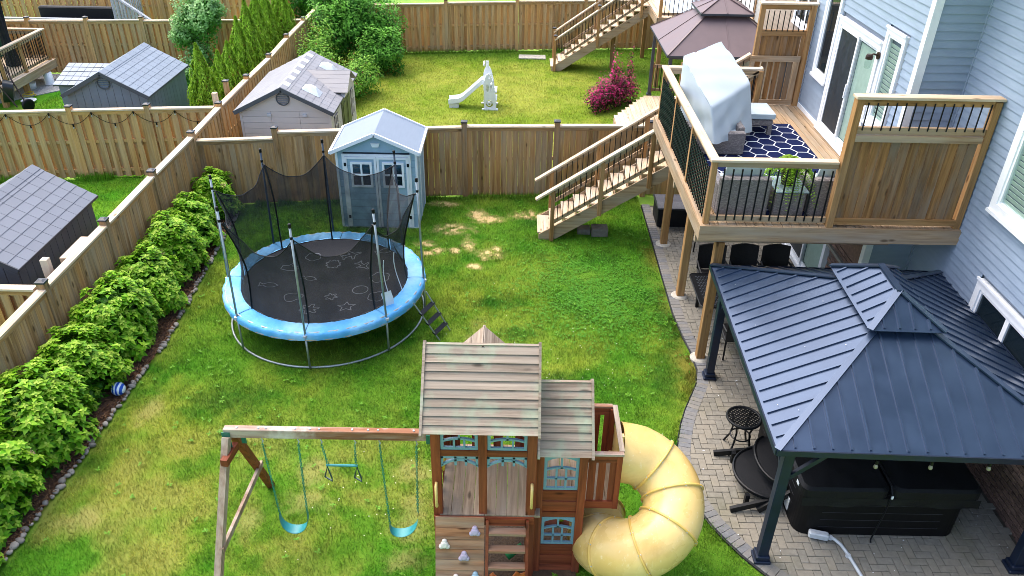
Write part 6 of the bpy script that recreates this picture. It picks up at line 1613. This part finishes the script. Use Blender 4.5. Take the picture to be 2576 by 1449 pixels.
q = MB(); q.grid(lambda u, v: (-16.85+(.12+.13*abs(v-.42)*1.6)*(1+.15*math.sin(2*math.pi*u*7))*math.cos(2*math.pi*u)-.12*v, 26.35+(.12+.13*abs(v-.42)*1.6)*(1+.15*math.sin(2*math.pi*u*7))*math.sin(2*math.pi*u), dz+.02+2.2*v), 40, 12, closed_u=True); q.build('curtain', CUR, gp, smooth=True)
q = MB(); q.grid(lambda u, v: (-17.35+.45*u-.1*v+.02*math.sin(u*30), 26.3, dz+.6+1.6*v*(1-.0*u)-.5*(1-u)*(1-v)), 12, 8); q.build('mesh_curtain', plain('green_mesh', S('#0e3f2e'), None, .9), gp)
part('post', M['black'], gp, -16.9, -16.8, 26.3, 26.4, dz, 2.98); q = MB(); q.slab([(-20,23.6,3.05),(-16.45,23.6,3.05),(-16.45,26.8,3.05),(-20,26.8,3.3)], .05); q.build('roof', plain('pale_roof', S('#97a3b0'), None, .5), gp)
part('header', M['black'], gp, -20, -16.5, 26.6, 26.7, 2.86, 3.0); part('header', M['black'], gp, -16.6, -16.48, 23.6, 26.6, 2.86, 3.0)
wb = thing('wheelbarrow', 'black wheelbarrow tipped upright beside the raised deck', 'wheelbarrow', (-15.6,24.0,0))
q = MB(); P = []
def tub_(u, v):
    a = 2*math.pi*u; r1, r2 = .3+.05*v, .22+.02*v; x = r1*math.copysign(abs(math.cos(a))**.6, math.cos(a)); y = r2*math.copysign(abs(math.sin(a))**.6, math.sin(a)); return Vector((x, y, .28*v))
Mw = Matrix.Translation((-15.75,24.15,.55)) @ Matrix.Rotation(R(25),4,'Z') @ Matrix.Rotation(R(-78),4,'Y')
q.m = Mw; q.grid(tub_, 24, 5, closed_u=True); q._a([tub_(i/24, 0)*.98 for i in range(24)], [tuple(range(23,-1,-1))]); q.build('tray', plain('black_poly', S('#1c2024'), None, .35), wb, smooth=True)
for s in (-1, 1): q = MB(); q.tube([(-15.5+.1*s,23.95+.1*s,.15),(-15.85+.15*s,24.0+.15*s,.9),(-16.1+.2*s,24.1+.22*s,1.35)], .022, 8); q.build('handle', plain('brown_handle', S('#3a2623'), None, .6) if 'brown_handle' not in bpy.data.materials else bpy.data.materials['brown_handle'], wb)
q = MB(); q.m = Matrix.Translation((-15.3,23.95,.2)) @ Matrix.Rotation(R(60),4,'Z') @ Matrix.Rotation(R(90),4,'X'); q.lathe([(.1,-.045),(.17,-.05),(.2,-.02),(.2,.02),(.17,.05),(.1,.045)], 18); wh = q.build('wheel', M['black'], wb, smooth=True)
for lb, x, y, r_, h, up_ in (('white upturned bucket on gravel nearest the far fence', -16.0,26.6,.16,.4,True), ('low white tub between upturned bucket and deck', -16.35,26.1,.15,.2,False), ('round white lid lying beside the wheelbarrow', -15.75,24.75,.22,.06,False)):
    t = thing('bucket', lb, 'bucket', (x, y, 0)); q = MB(); q.lathe([(r_,.03),(r_*.98,.05),(r_*.82,.03+h),(r_*.5,.03+h)] if up_ else [(r_*.85,.03),(r_,.03+h),(r_*.93,.03+h),(r_*.8,.06)], 18, (x,y,0)); q.build('pail', M['white'], t, smooth=True)
    q = MB(); q.tube([(x+(r_+.004)*math.cos(a), y+(r_+.004)*math.sin(a), .05 if up_ else .02+h) for a in np.linspace(0,6.28,20,endpoint=False)], .01, 5, closed=True); q.build('rim', M['white'], t)
t = thing('yellow_hose', 'coiled yellow cord lying on the gravel below the deck', 'cord', (-16.1,25.3,0)); q = MB()
q.tube([(-16.05+(.2+.05*math.sin(k*.9))*math.cos(k*.5), 25.3+(.16+.04*math.cos(k*.7))*math.sin(k*.5), .04+.003*k) for k in range(30)], .012, 5); q.build('coil', plain('yellow_cord', S('#cbb02a'), None, .6), t)
# grey deck behind the far fence
gd = thing('grey_deck', 'weathered grey deck with sloping handrails beyond the far left fence', 'deck', (-16,32,0))
GW = {a: wood('grey_deck_'+a, S('#aeb3b6'), S('#7b8085'), S('#c8ccd0'), a, .6) for a in 'xyz'}
part('floor', GW['x'], gd, -20, -15.6, 29.2, 33.2, .5, .62)
for i in range(24): part('baluster', GW['z'], gd, -19.4+i*.16, -19.35+i*.16, 29.25, 29.29, .62, 1.55)
part('top_rail', GW['x'], gd, -19.6, -15.6, 29.2, 29.34, 1.55, 1.6)
q = MB(); q.beam((-15.6,29.27,1.56), (-13.9,29.27,.5), .14, .05, (1,0,1)); q.build('handrail', GW['x'], gd)
for i in range(11): part('baluster', GW['z'], gd, -15.5+i*.15, -15.46+i*.15, 29.25, 29.29, .05, 1.45-i*.094)
q = MB(); q.beam((-15.6,31.4,2.1), (-12.6,30.2,.55), .16, .06, (1,0,1)); q.build('handrail', GW['x'], gd)
for i in range(18): part('baluster', GW['z'], gd, -15.55+i*.16, -15.5+i*.16, 31.35-i*.06, 31.4-i*.06, .05, 1.95-i*.082)
for i in range(16): part('baluster', GW['y'], gd, -15.62, -15.58, 31.4+i*.16, 31.44+i*.16, .62, 2.3)
so = thing('patio_sofa', 'dark outdoor sofa on the grey deck at top left', 'sofa', (-17,31.5,.62))
part('seat', M['rattanb'], so, -18.8, -15.9, 31.0, 31.9, .62, 1.0, .04, kind='cbox'); part('backrest', M['rattanb'], so, -18.8, -15.9, 31.9, 32.15, .62, 1.4, .04, kind='cbox')
q = MB(); q.cbox(.1, 1.15, 30.75, 31.25, .0, .05, .01); tag(q.build('paving_slab', M['concrete']), 'pale concrete slab on grass at foot of the far stairs', 'slab')
q = MB(); q.prism([(-10.4,25.2),(-9.6,25.1),(-9.3,25.8),(-9.6,26.6),(-10.6,26.5)], .004, .035); struct(q.build('soil_patch', M['soil']))
# ------------------------------------------------------------------ foliage
M['leaf'] = attr_mat('leaf', rough=.5, trans=.3, spec=.2)
M['bark'] = plain('shrub_bark', S('#6b5540'), S('#463626'), .9, scale=12, bmp=.6)
def leaves(P, Nn, L_, Wd, cols, fold=.18, tipdir=None):
    """P centre, Nn leaf normal, L_ length; returns vertices, quads, colours: two quads per leaf, folded along the midrib"""
    n = len(P); Nn = Nn/np.linalg.norm(Nn, axis=1)[:,None]
    if tipdir is None: tipdir = rng.normal(size=(n,3))
    t = tipdir-(tipdir*Nn).sum(1)[:,None]*Nn; t /= np.linalg.norm(t, axis=1)[:,None]+1e-9
    s = np.cross(Nn, t); L_ = L_[:,None]; Wd = Wd[:,None]
    a = P-t*L_*.5; m1 = P-t*L_*.02+s*Wd*.5+Nn*Wd*fold; m2 = P-t*L_*.02-s*Wd*.5+Nn*Wd*fold; e = P+t*L_*.5-Nn*L_*.12; c = P+t*L_*.06
    V = np.stack([a, m1, c, e, m2], 1).reshape(-1,3)
    k = np.arange(n)*5
    F = np.concatenate([np.stack([k,k+1,k+2],1), np.stack([k+1,k+3,k+2],1), np.stack([k,k+2,k+4],1), np.stack([k+2,k+3,k+4],1)])
    return V, F, np.concatenate([cols]*4)
def foliage(name, parent, V, F, C, kind='stuff'):
    me = np_mesh(name, V, F, M['leaf']); set_face_col(me, np.clip(C, 0, 1)); return link(name, me, parent, kind=kind)
def jit(c, n, lo=.75, hi=1.25): return np.tile(C3(c), (n,1))*rng.uniform(lo, hi, (n,1))
LEAFP = []
for k, c in enumerate(('#7fae2e','#8db63a','#6c9f22')):
    V, F, C = leaves(np.zeros((1,3)), np.array([[0,0,1.]]), np.array([.115]), np.array([.062]), np.tile(C3(c),(1,1)), tipdir=np.array([[1.,0,0]]))
    me = np_mesh('leaf', V, F, M['leaf']); set_face_col(me, C); LEAFP.append(me)
def hydrangea(label, x, y, rx, ry, h, ntips, nleaf=34):
    t = thing('hydrangea_bush', label, 'bush', (x, y, 0), 'hydrangea bushes along the left fence')
    # shoot tips over an uneven mound
    n = ntips; u = rng.uniform(0, 2*np.pi, n); z = rng.uniform(.0, 1, n)**.8
    rad = np.sqrt(np.clip(1-(z*.97)**2.4, .03, 1)); wob = 1+.2*np.sin(u*3+y*5)+.15*np.sin(u*5+y*3+z*4)+rng.normal(0,.07,n)
    T = np.stack([x+rx*rad*wob*np.cos(u), y+ry*rad*wob*np.sin(u), .12+h*z*(1+.1*np.sin(u*4+y))+rng.normal(0,.03,n)], 1)
    stray = rng.random(n) < .09
    out = np.stack([rad*np.cos(u), rad*np.sin(u), .35+z*1.1], 1); out /= np.linalg.norm(out, axis=1)[:,None]
    T = T+out*(stray*rng.uniform(.05,.17,n))[:,None]; allV, allF, allC, off = [], [], [], 0
    def add(V, F, C):
        nonlocal off
        allV.append(V); allF.append(F+off); allC.append(C); off += len(V)
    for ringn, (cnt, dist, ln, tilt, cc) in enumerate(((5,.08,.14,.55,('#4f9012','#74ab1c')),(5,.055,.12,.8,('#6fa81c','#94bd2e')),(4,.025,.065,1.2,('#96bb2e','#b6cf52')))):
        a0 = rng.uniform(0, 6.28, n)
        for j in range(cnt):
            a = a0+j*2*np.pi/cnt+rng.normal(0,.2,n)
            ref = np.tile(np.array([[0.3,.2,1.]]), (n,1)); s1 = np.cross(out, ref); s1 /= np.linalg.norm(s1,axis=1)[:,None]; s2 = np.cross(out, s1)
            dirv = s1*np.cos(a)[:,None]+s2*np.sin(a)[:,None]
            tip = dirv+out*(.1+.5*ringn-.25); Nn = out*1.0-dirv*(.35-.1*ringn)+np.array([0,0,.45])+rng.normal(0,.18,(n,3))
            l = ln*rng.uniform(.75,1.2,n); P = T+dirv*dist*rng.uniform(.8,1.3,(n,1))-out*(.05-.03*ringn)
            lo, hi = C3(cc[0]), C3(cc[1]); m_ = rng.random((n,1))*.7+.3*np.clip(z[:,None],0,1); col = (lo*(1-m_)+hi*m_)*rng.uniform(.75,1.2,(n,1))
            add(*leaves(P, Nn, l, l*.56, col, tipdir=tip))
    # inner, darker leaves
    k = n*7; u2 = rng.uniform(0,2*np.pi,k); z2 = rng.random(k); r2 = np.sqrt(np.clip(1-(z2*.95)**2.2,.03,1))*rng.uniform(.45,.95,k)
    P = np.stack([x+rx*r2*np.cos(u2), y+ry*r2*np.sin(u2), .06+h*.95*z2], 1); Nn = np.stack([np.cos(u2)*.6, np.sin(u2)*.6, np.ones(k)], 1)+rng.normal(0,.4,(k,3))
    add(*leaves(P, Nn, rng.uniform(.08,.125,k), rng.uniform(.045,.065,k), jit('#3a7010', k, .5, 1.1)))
    # a few dried flower heads
    k = 26; c = rng.integers(0, n, 2)
    for ci in c:
        P = T[ci]+out[ci]*.03+rng.normal(0,.03,(k,3)); add(*leaves(P, rng.normal(size=(k,3)), np.full(k,.025), np.full(k,.02), jit('#b59a80', k)))
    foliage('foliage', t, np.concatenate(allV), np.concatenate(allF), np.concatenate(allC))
    for i in range(9):
        a = random.uniform(0,6.28); q = MB(); q.tube([(x+.05*math.cos(a), y+.05*math.sin(a), 0), (x+.45*rx*math.cos(a), y+.45*ry*math.sin(a), h*.5), (x+.75*rx*math.cos(a), y+.75*ry*math.sin(a), h*.8)], [.012,.009,.005], 5); q.build('stem', M['bark'], t)
    # the largest leaves facing the viewer
    for i in range(nleaf):
        a = random.uniform(-2.6, .6); zz = random.uniform(.45, 1.0); rr = math.sqrt(max(.05, 1-(zz*.97)**2.4))*1.04
        link('leaf', random.choice(LEAFP), t, (x+rx*rr*math.cos(a), y+ry*rr*math.sin(a), .15+h*zz*1.02), (random.uniform(-.5,.5), random.uniform(-.2,.6), random.uniform(0,6.28)), (random.uniform(.85,1.25),)*3)
HY = [(-7.07,16.95,0.44,0.6,0.98,'small separate hydrangea bush at far end by the cross fence'),(-7.11,15.5,0.46,0.76,0.98,'hydrangea bush second from the cross fence'),(-7.07,14.25,0.48,0.85,1.12,'hydrangea bush third from the cross fence, left of trampoline'),
      (-7.09,12.95,0.52,0.9,1.04,'hydrangea bush beside the steel trampoline pole nearest the hedge'),(-7.07,11.6,0.50,0.98,1.2,'hydrangea bush beside the pale post stub, mid hedge'),(-7.13,10.2,0.48,0.92,1.08,'hydrangea bush directly behind the blue ball'),
      (-7.10,8.9,0.54,1.0,1.22,'hydrangea bush third from the bottom left corner'),(-7.15,7.5,0.50,0.95,1.1,'hydrangea bush second from the bottom left corner'),(-7.17,6.2,0.52,0.95,1.14,'hydrangea bush in the bottom left corner')]
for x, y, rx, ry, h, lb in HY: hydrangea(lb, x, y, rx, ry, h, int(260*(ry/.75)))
# ------------------------------------------------------------------ cedars in the far left yard
def cedar(label, x, y, r, h):
    t = thing('cedar_tree', label, 'tree', (x, y, 0), 'columnar cedars along the fence')
    q = MB(); q.tube([(x,y,0),(x,y,h*.5),(x,y,h*.96)], [.06,.04,.008], 6); q.build('trunk', M['bark'], t)
    n = int(9000*r*h/.9); z = rng.random(n)**1.15; a = rng.uniform(0,2*np.pi,n)
    prof = np.interp(z, [0,.08,.25,.55,.8,1], [.75,.95,1,.72,.36,.02]); lob = 1+.16*np.sin(a*4+z*9)+.13*np.sin(a*7-z*13)
    rr = r*prof*lob*rng.uniform(.62,1.06,n)
    P = np.stack([x+rr*np.cos(a), y+rr*np.sin(a), .05+z*h], 1)
    tip = np.stack([np.cos(a)*.45, np.sin(a)*.45, np.ones(n)], 1)+rng.normal(0,.25,(n,3)); Nn = np.stack([np.cos(a), np.sin(a), .25*np.ones(n)], 1)+rng.normal(0,.55,(n,3))
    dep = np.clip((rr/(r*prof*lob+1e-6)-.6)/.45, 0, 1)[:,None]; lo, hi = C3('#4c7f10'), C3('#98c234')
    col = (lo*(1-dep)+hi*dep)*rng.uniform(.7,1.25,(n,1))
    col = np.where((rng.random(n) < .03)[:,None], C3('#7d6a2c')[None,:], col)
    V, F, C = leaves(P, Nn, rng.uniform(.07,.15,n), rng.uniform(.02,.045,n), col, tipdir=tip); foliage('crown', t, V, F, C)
CE = [(-8.75,21.7,.5,2.75),(-8.5,22.5,.48,2.35),(-8.62,23.7,.52,2.3),(-8.55,24.6,.5,2.8),(-8.55,25.6,.52,3.1),(-8.5,26.5,.52,3.2),(-8.45,27.3,.5,3.2),(-8.15,28.1,.55,3.3)]
CN = ['nearest cedar of the row, tallest looking, by the fence corner','second cedar from the fence corner, half hidden','third cedar from the fence corner, short and broad','fourth cedar from the fence corner','fifth cedar from the fence corner','sixth cedar from the fence corner','seventh cedar from the fence corner','farthest dark cedar at the end of the row']
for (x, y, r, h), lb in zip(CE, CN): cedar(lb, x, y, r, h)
# ------------------------------------------------------------------ loose shrubs
def shrub(name, label, blobs, nper, ln, wd, cols, stem=True, cat='bush', upw=.6, extra=None):
    b0 = blobs[0]; t = thing(name, label, cat, (b0[0], b0[1], 0))
    PV, PF, PC, off = [], [], [], 0
    for bx, by, bz, rx, ry, rz in blobs:
        n = int(nper*rx*ry*4); v = rng.normal(size=(n,3)); v /= np.linalg.norm(v,axis=1)[:,None]; rr = rng.random(n)**.35
        lump = 1+.2*np.sin(v[:,0]*6+bx*3)+.18*np.sin(v[:,1]*7+by)+.15*np.sin(v[:,2]*8+bz)
        P = np.stack([bx+rx*v[:,0]*rr*lump, by+ry*v[:,1]*rr*lump, np.maximum(.05, bz+rz*v[:,2]*rr*lump)], 1)
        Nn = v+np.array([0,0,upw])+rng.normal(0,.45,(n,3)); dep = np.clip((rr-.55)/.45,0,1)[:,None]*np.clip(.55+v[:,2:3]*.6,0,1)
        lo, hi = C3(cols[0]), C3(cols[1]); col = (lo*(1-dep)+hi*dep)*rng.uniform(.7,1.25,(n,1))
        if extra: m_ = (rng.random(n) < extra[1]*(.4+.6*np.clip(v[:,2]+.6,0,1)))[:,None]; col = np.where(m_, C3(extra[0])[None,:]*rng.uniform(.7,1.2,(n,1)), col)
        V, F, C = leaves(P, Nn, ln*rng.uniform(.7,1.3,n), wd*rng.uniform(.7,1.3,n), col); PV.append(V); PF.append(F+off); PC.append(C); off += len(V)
        if stem: q = MB(); q.tube([(b0[0],b0[1],0),((b0[0]+bx)/2,(b0[1]+by)/2,bz*.5),(bx,by,bz)], [.035,.02,.01], 5); q.build('stem', M['bark'], t)
    foliage('crown', t, np.concatenate(PV), np.concatenate(PF), np.concatenate(PC)); return t
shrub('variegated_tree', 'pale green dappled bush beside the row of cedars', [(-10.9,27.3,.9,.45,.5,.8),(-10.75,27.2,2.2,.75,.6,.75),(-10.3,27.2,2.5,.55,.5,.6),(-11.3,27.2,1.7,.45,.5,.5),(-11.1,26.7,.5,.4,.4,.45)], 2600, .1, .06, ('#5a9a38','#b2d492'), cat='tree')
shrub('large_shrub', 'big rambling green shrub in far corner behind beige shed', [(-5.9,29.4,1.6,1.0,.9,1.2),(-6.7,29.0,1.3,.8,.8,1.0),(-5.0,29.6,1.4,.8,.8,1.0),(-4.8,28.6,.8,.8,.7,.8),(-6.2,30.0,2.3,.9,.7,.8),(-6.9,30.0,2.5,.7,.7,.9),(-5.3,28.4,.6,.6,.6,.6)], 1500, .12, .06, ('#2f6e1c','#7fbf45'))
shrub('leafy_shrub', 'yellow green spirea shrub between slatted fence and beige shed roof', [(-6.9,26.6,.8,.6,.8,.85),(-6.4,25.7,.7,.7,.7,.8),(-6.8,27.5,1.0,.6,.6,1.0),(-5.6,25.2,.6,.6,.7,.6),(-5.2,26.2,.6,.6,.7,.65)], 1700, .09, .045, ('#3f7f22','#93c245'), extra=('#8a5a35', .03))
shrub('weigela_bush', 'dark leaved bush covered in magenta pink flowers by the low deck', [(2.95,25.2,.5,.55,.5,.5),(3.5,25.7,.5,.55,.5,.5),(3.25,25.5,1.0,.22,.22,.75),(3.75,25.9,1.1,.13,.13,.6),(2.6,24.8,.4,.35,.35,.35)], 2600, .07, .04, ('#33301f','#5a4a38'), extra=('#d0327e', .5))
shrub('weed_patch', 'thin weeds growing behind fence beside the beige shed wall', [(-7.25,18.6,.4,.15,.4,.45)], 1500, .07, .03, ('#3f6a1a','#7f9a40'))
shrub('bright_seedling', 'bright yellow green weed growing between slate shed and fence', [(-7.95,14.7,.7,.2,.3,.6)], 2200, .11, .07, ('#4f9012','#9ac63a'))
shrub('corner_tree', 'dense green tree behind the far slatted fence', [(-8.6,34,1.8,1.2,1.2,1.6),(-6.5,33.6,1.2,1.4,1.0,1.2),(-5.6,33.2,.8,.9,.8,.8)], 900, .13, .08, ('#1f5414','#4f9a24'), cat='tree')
# ------------------------------------------------------------------ hanging fern on the deck
ft = thing('potted_fern', 'bushy green fern in a dark pot on the deck side table', 'plant', (4.4,11.7,DZ+.46))
q = MB(); q.lathe([(.1,0),(.15,.26),(.16,.28),(.13,.27)], 14, (4.4,11.72,DZ+.465)); q.build('pot', plain('brown_pot', S('#3a2c22'), None, .6), ft, smooth=True)
PV, PF, PC, off = [], [], [], 0
for i in range(80):
    a = rng.uniform(0, 2*np.pi); L0 = rng.uniform(.4,.62); el = rng.uniform(.2,1.45); n = 26; s = np.linspace(.06,1,n)
    hx = L0*np.cos(el)*s*1.1; hz = L0*np.sin(el)*s-L0*1.25*s**2.2
    C_ = np.stack([4.4+hx*np.cos(a), 11.7+hx*np.sin(a), DZ+.8+hz], 1); d = np.array([-np.sin(a), np.cos(a), 0])
    for sg in (-1, 1):
        w = .075*np.sin(np.pi*np.clip(s,.05,.98))**.6; P = C_+d*sg*w[:,None]*.5; tip = np.tile(d*sg, (n,1))+np.array([np.cos(a)*.4, np.sin(a)*.4, -.15])
        col = jit('#6f9a1f', n, .6, 1.35) if el < 1 else jit('#94b336', n, .7, 1.3)
        V, F, C = leaves(P, np.tile(np.array([0,0,1.]), (n,1))+rng.normal(0,.25,(n,3)), w*1.0+.005, np.full(n,.02), col, tipdir=tip); PV.append(V); PF.append(F+off); PC.append(C); off += len(V)
foliage('fronds', ft, np.concatenate(PV), np.concatenate(PF), np.concatenate(PC))
# ------------------------------------------------------------------ turf
def under(x, y): return ((x > -.8) & (x < .9) & (y > 6.4) & (y < 7.95)) | ((x > -3.98) & (x < -2.2) & (y > 16.5) & (y < 17.85)) | (x > 3.15) & (y > 16.5)
grass('grass', HOMEG, turf_home, 4600, .06, .0075, .0, 'patchy green grass of the yard around the trampoline and play set', avoid=under)
grass('grass', [(-7.4,22.5),(-4.6,22.5),(-4.5,18.6),(2.65,18.6),(2.65,23.3),(4.2,25.6),(7.6,25.7),(7.6,32.6),(5,32.4),(-7.4,30.9)], turf_back, 1500, .055, .011, 0, 'yellow green grass of the far lawn around the white toy slide')
grass('grass', [(-7.7,14.3),(-7.7,19.2),(-9.3,19.1),(-13.5,18.6),(-13.5,14.3)], turf_left, 2000, .07, .011, 0, 'deep green grass strip in the yard left of hedge fence')
grass('grass', [(-7.7,19.6),(-9.4,19.4),(-15.5,18.9),(-15.4,24.4),(-15.3,26.0),(-14.4,27.9),(-8,28.6),(-7.7,28.6)], turf_left, 1500, .07, .012, 0, 'deep green grass around the grey blue shed in far left yard', avoid=lambda x, y: (x > -11.85) & (x < -9.75) & (y > 20.3) & (y < 23))
# taller weeds along fence feet and round stair posts
n = 0
# broad-leaved weeds in the turf, clover blossom, pale fallen leaves
def rosettes(name, label, n, poly, size, cols, cat='weeds', blob_=None):
    xs = [p[0] for p in poly]; ys = [p[1] for p in poly]
    x = rng.uniform(min(xs), max(xs), n*4) if blob_ is None else rng.normal(blob_[0], blob_[2], n*4); y = rng.uniform(min(ys), max(ys), n*4) if blob_ is None else rng.normal(blob_[1], blob_[3], n*4); k = pts_in(poly, x, y) & (fbm(x, y, 1.6, 44) > (.5 if blob_ is None else .4)); x, y = x[k][:n], y[k][:n]; n = len(x)
    PV, PF, PC, off = [], [], [], 0
    for j in range(7):
        a = rng.uniform(0, 6.28, n); l = size*rng.uniform(.6, 1.3, n); d = np.stack([np.cos(a), np.sin(a), np.full(n, .35)], 1)
        P = np.stack([x, y, np.full(n, .035)], 1)+d*l[:,None]*.5; Nn = np.stack([-np.cos(a)*.35, -np.sin(a)*.35, np.ones(n)], 1)
        V, F, C = leaves(P, Nn, l, l*.42, jit(cols[j % 2], n, .75, 1.25), tipdir=d); PV.append(V); PF.append(F+off); PC.append(C); off += len(V)
    me = np_mesh(name, np.concatenate(PV), np.concatenate(PF), M['leaf']); set_face_col(me, np.clip(np.concatenate(PC), 0, 1)); tag(link(name, me, kind='stuff'), label, cat)
rosettes('lawn_weeds', 'broad leaved weeds scattered through the near lawn', 420, HOMEG, .05, ('#5c9222', '#74a334'))
rosettes('clover_patch', 'dense clover leaves in the lawn in front of the deck', 3600, HOMEG, .026, ('#4a8c22', '#5a9a2a'), blob_=(1.9, 13.8, 1.0, 1.15))
n = 70; x = rng.normal(.9, 1.0, n); y = rng.normal(10.9, 1.3, n); k = pts_in(HOMEG, x, y) & ((x > 1.0) | (y > 8.2)); x, y = x[k], y[k]
x = np.concatenate([x, rng.normal(-2.0, .5, 26)]); y = np.concatenate([y, rng.normal(8.0, .6, 26)]); n = len(x)
V, F, C = leaves(np.stack([x, y, np.full(n, .06)], 1), np.tile(np.array([[0,-.3,1.]]), (n,1)), np.full(n, .02), np.full(n, .02), jit('#e8e6cf', n, .85, 1.1))
me = np_mesh('clover_flowers', V, F, M['leaf']); set_face_col(me, C); tag(link('clover_flowers', me, kind='stuff'), 'tiny white clover blossoms dotted over the lawn', 'flowers')
# long grass at the foot of the fences
def tuft_line(name, label, pts, n, h, fn):
    P = np.array(pts); t = rng.uniform(0, len(pts)-1, n); i = t.astype(int); f = (t-i)[:,None]; p = P[i]*(1-f)+P[np.minimum(i+1, len(pts)-1)]*f+rng.normal(0,.07,(n,2))
    k = fbm(p[:,0], p[:,1], 1.7, 51) > .42; p = p[k]; n = len(p); c, _, _ = fn(p[:,0], p[:,1])
    az = rng.uniform(0,6.28,n); L_ = h*rng.uniform(.5,1.4,n); le = rng.uniform(.05,.6,n); dx, dy = np.cos(az), np.sin(az); w = .006
    V = np.stack([np.stack([p[:,0]-dy*w, p[:,1]+dx*w, np.zeros(n)],1), np.stack([p[:,0]+dy*w, p[:,1]-dx*w, np.zeros(n)],1), np.stack([p[:,0]+dx*L_*np.sin(le), p[:,1]+dy*L_*np.sin(le), L_*np.cos(le)],1)],1).reshape(-1,3)
    me = np_mesh(name, V, np.arange(3*n).reshape(-1,3), M['blade']); set_face_col(me, np.clip(c*rng.uniform(.6,1.2,(n,1)),0,1)); tag(link(name, me, kind='stuff'), label, 'grass')
tuft_line('long_grass', 'taller grass tufts along the foot of board fence behind trampoline', [(-6.4,17.55),(-5.6,17.65),(-3.4,17.93),(-1.2,18.2),(1,18.34),(3,18.4)], 7000, .13, turf_home)
tuft_line('long_grass', 'taller grass tufts at the foot of the fence with string lights', [(-13.3,18.58),(-11.1,18.85),(-9.3,19.08),(-7.7,19.25)], 5000, .2, turf_left)
tuft_line('long_grass', 'taller grass tufts at the foot of the farthest yard fence', [(-5.5,31.0),(-2.7,31.45),(0,31.8),(2.7,32.15),(5,32.4)], 5000, .16, turf_back)
tuft_line('long_grass', 'taller grass tufts beside the paver edge and stair foot', [(3.1,17.8),(3.12,14.4),(3.12,13),(3.24,11.7),(3.2,10.9),(2.85,10.1),(2.55,9.1),(2.53,8.6),(2.65,7.95),(3.1,7.1)], 6000, .07, turf_home)
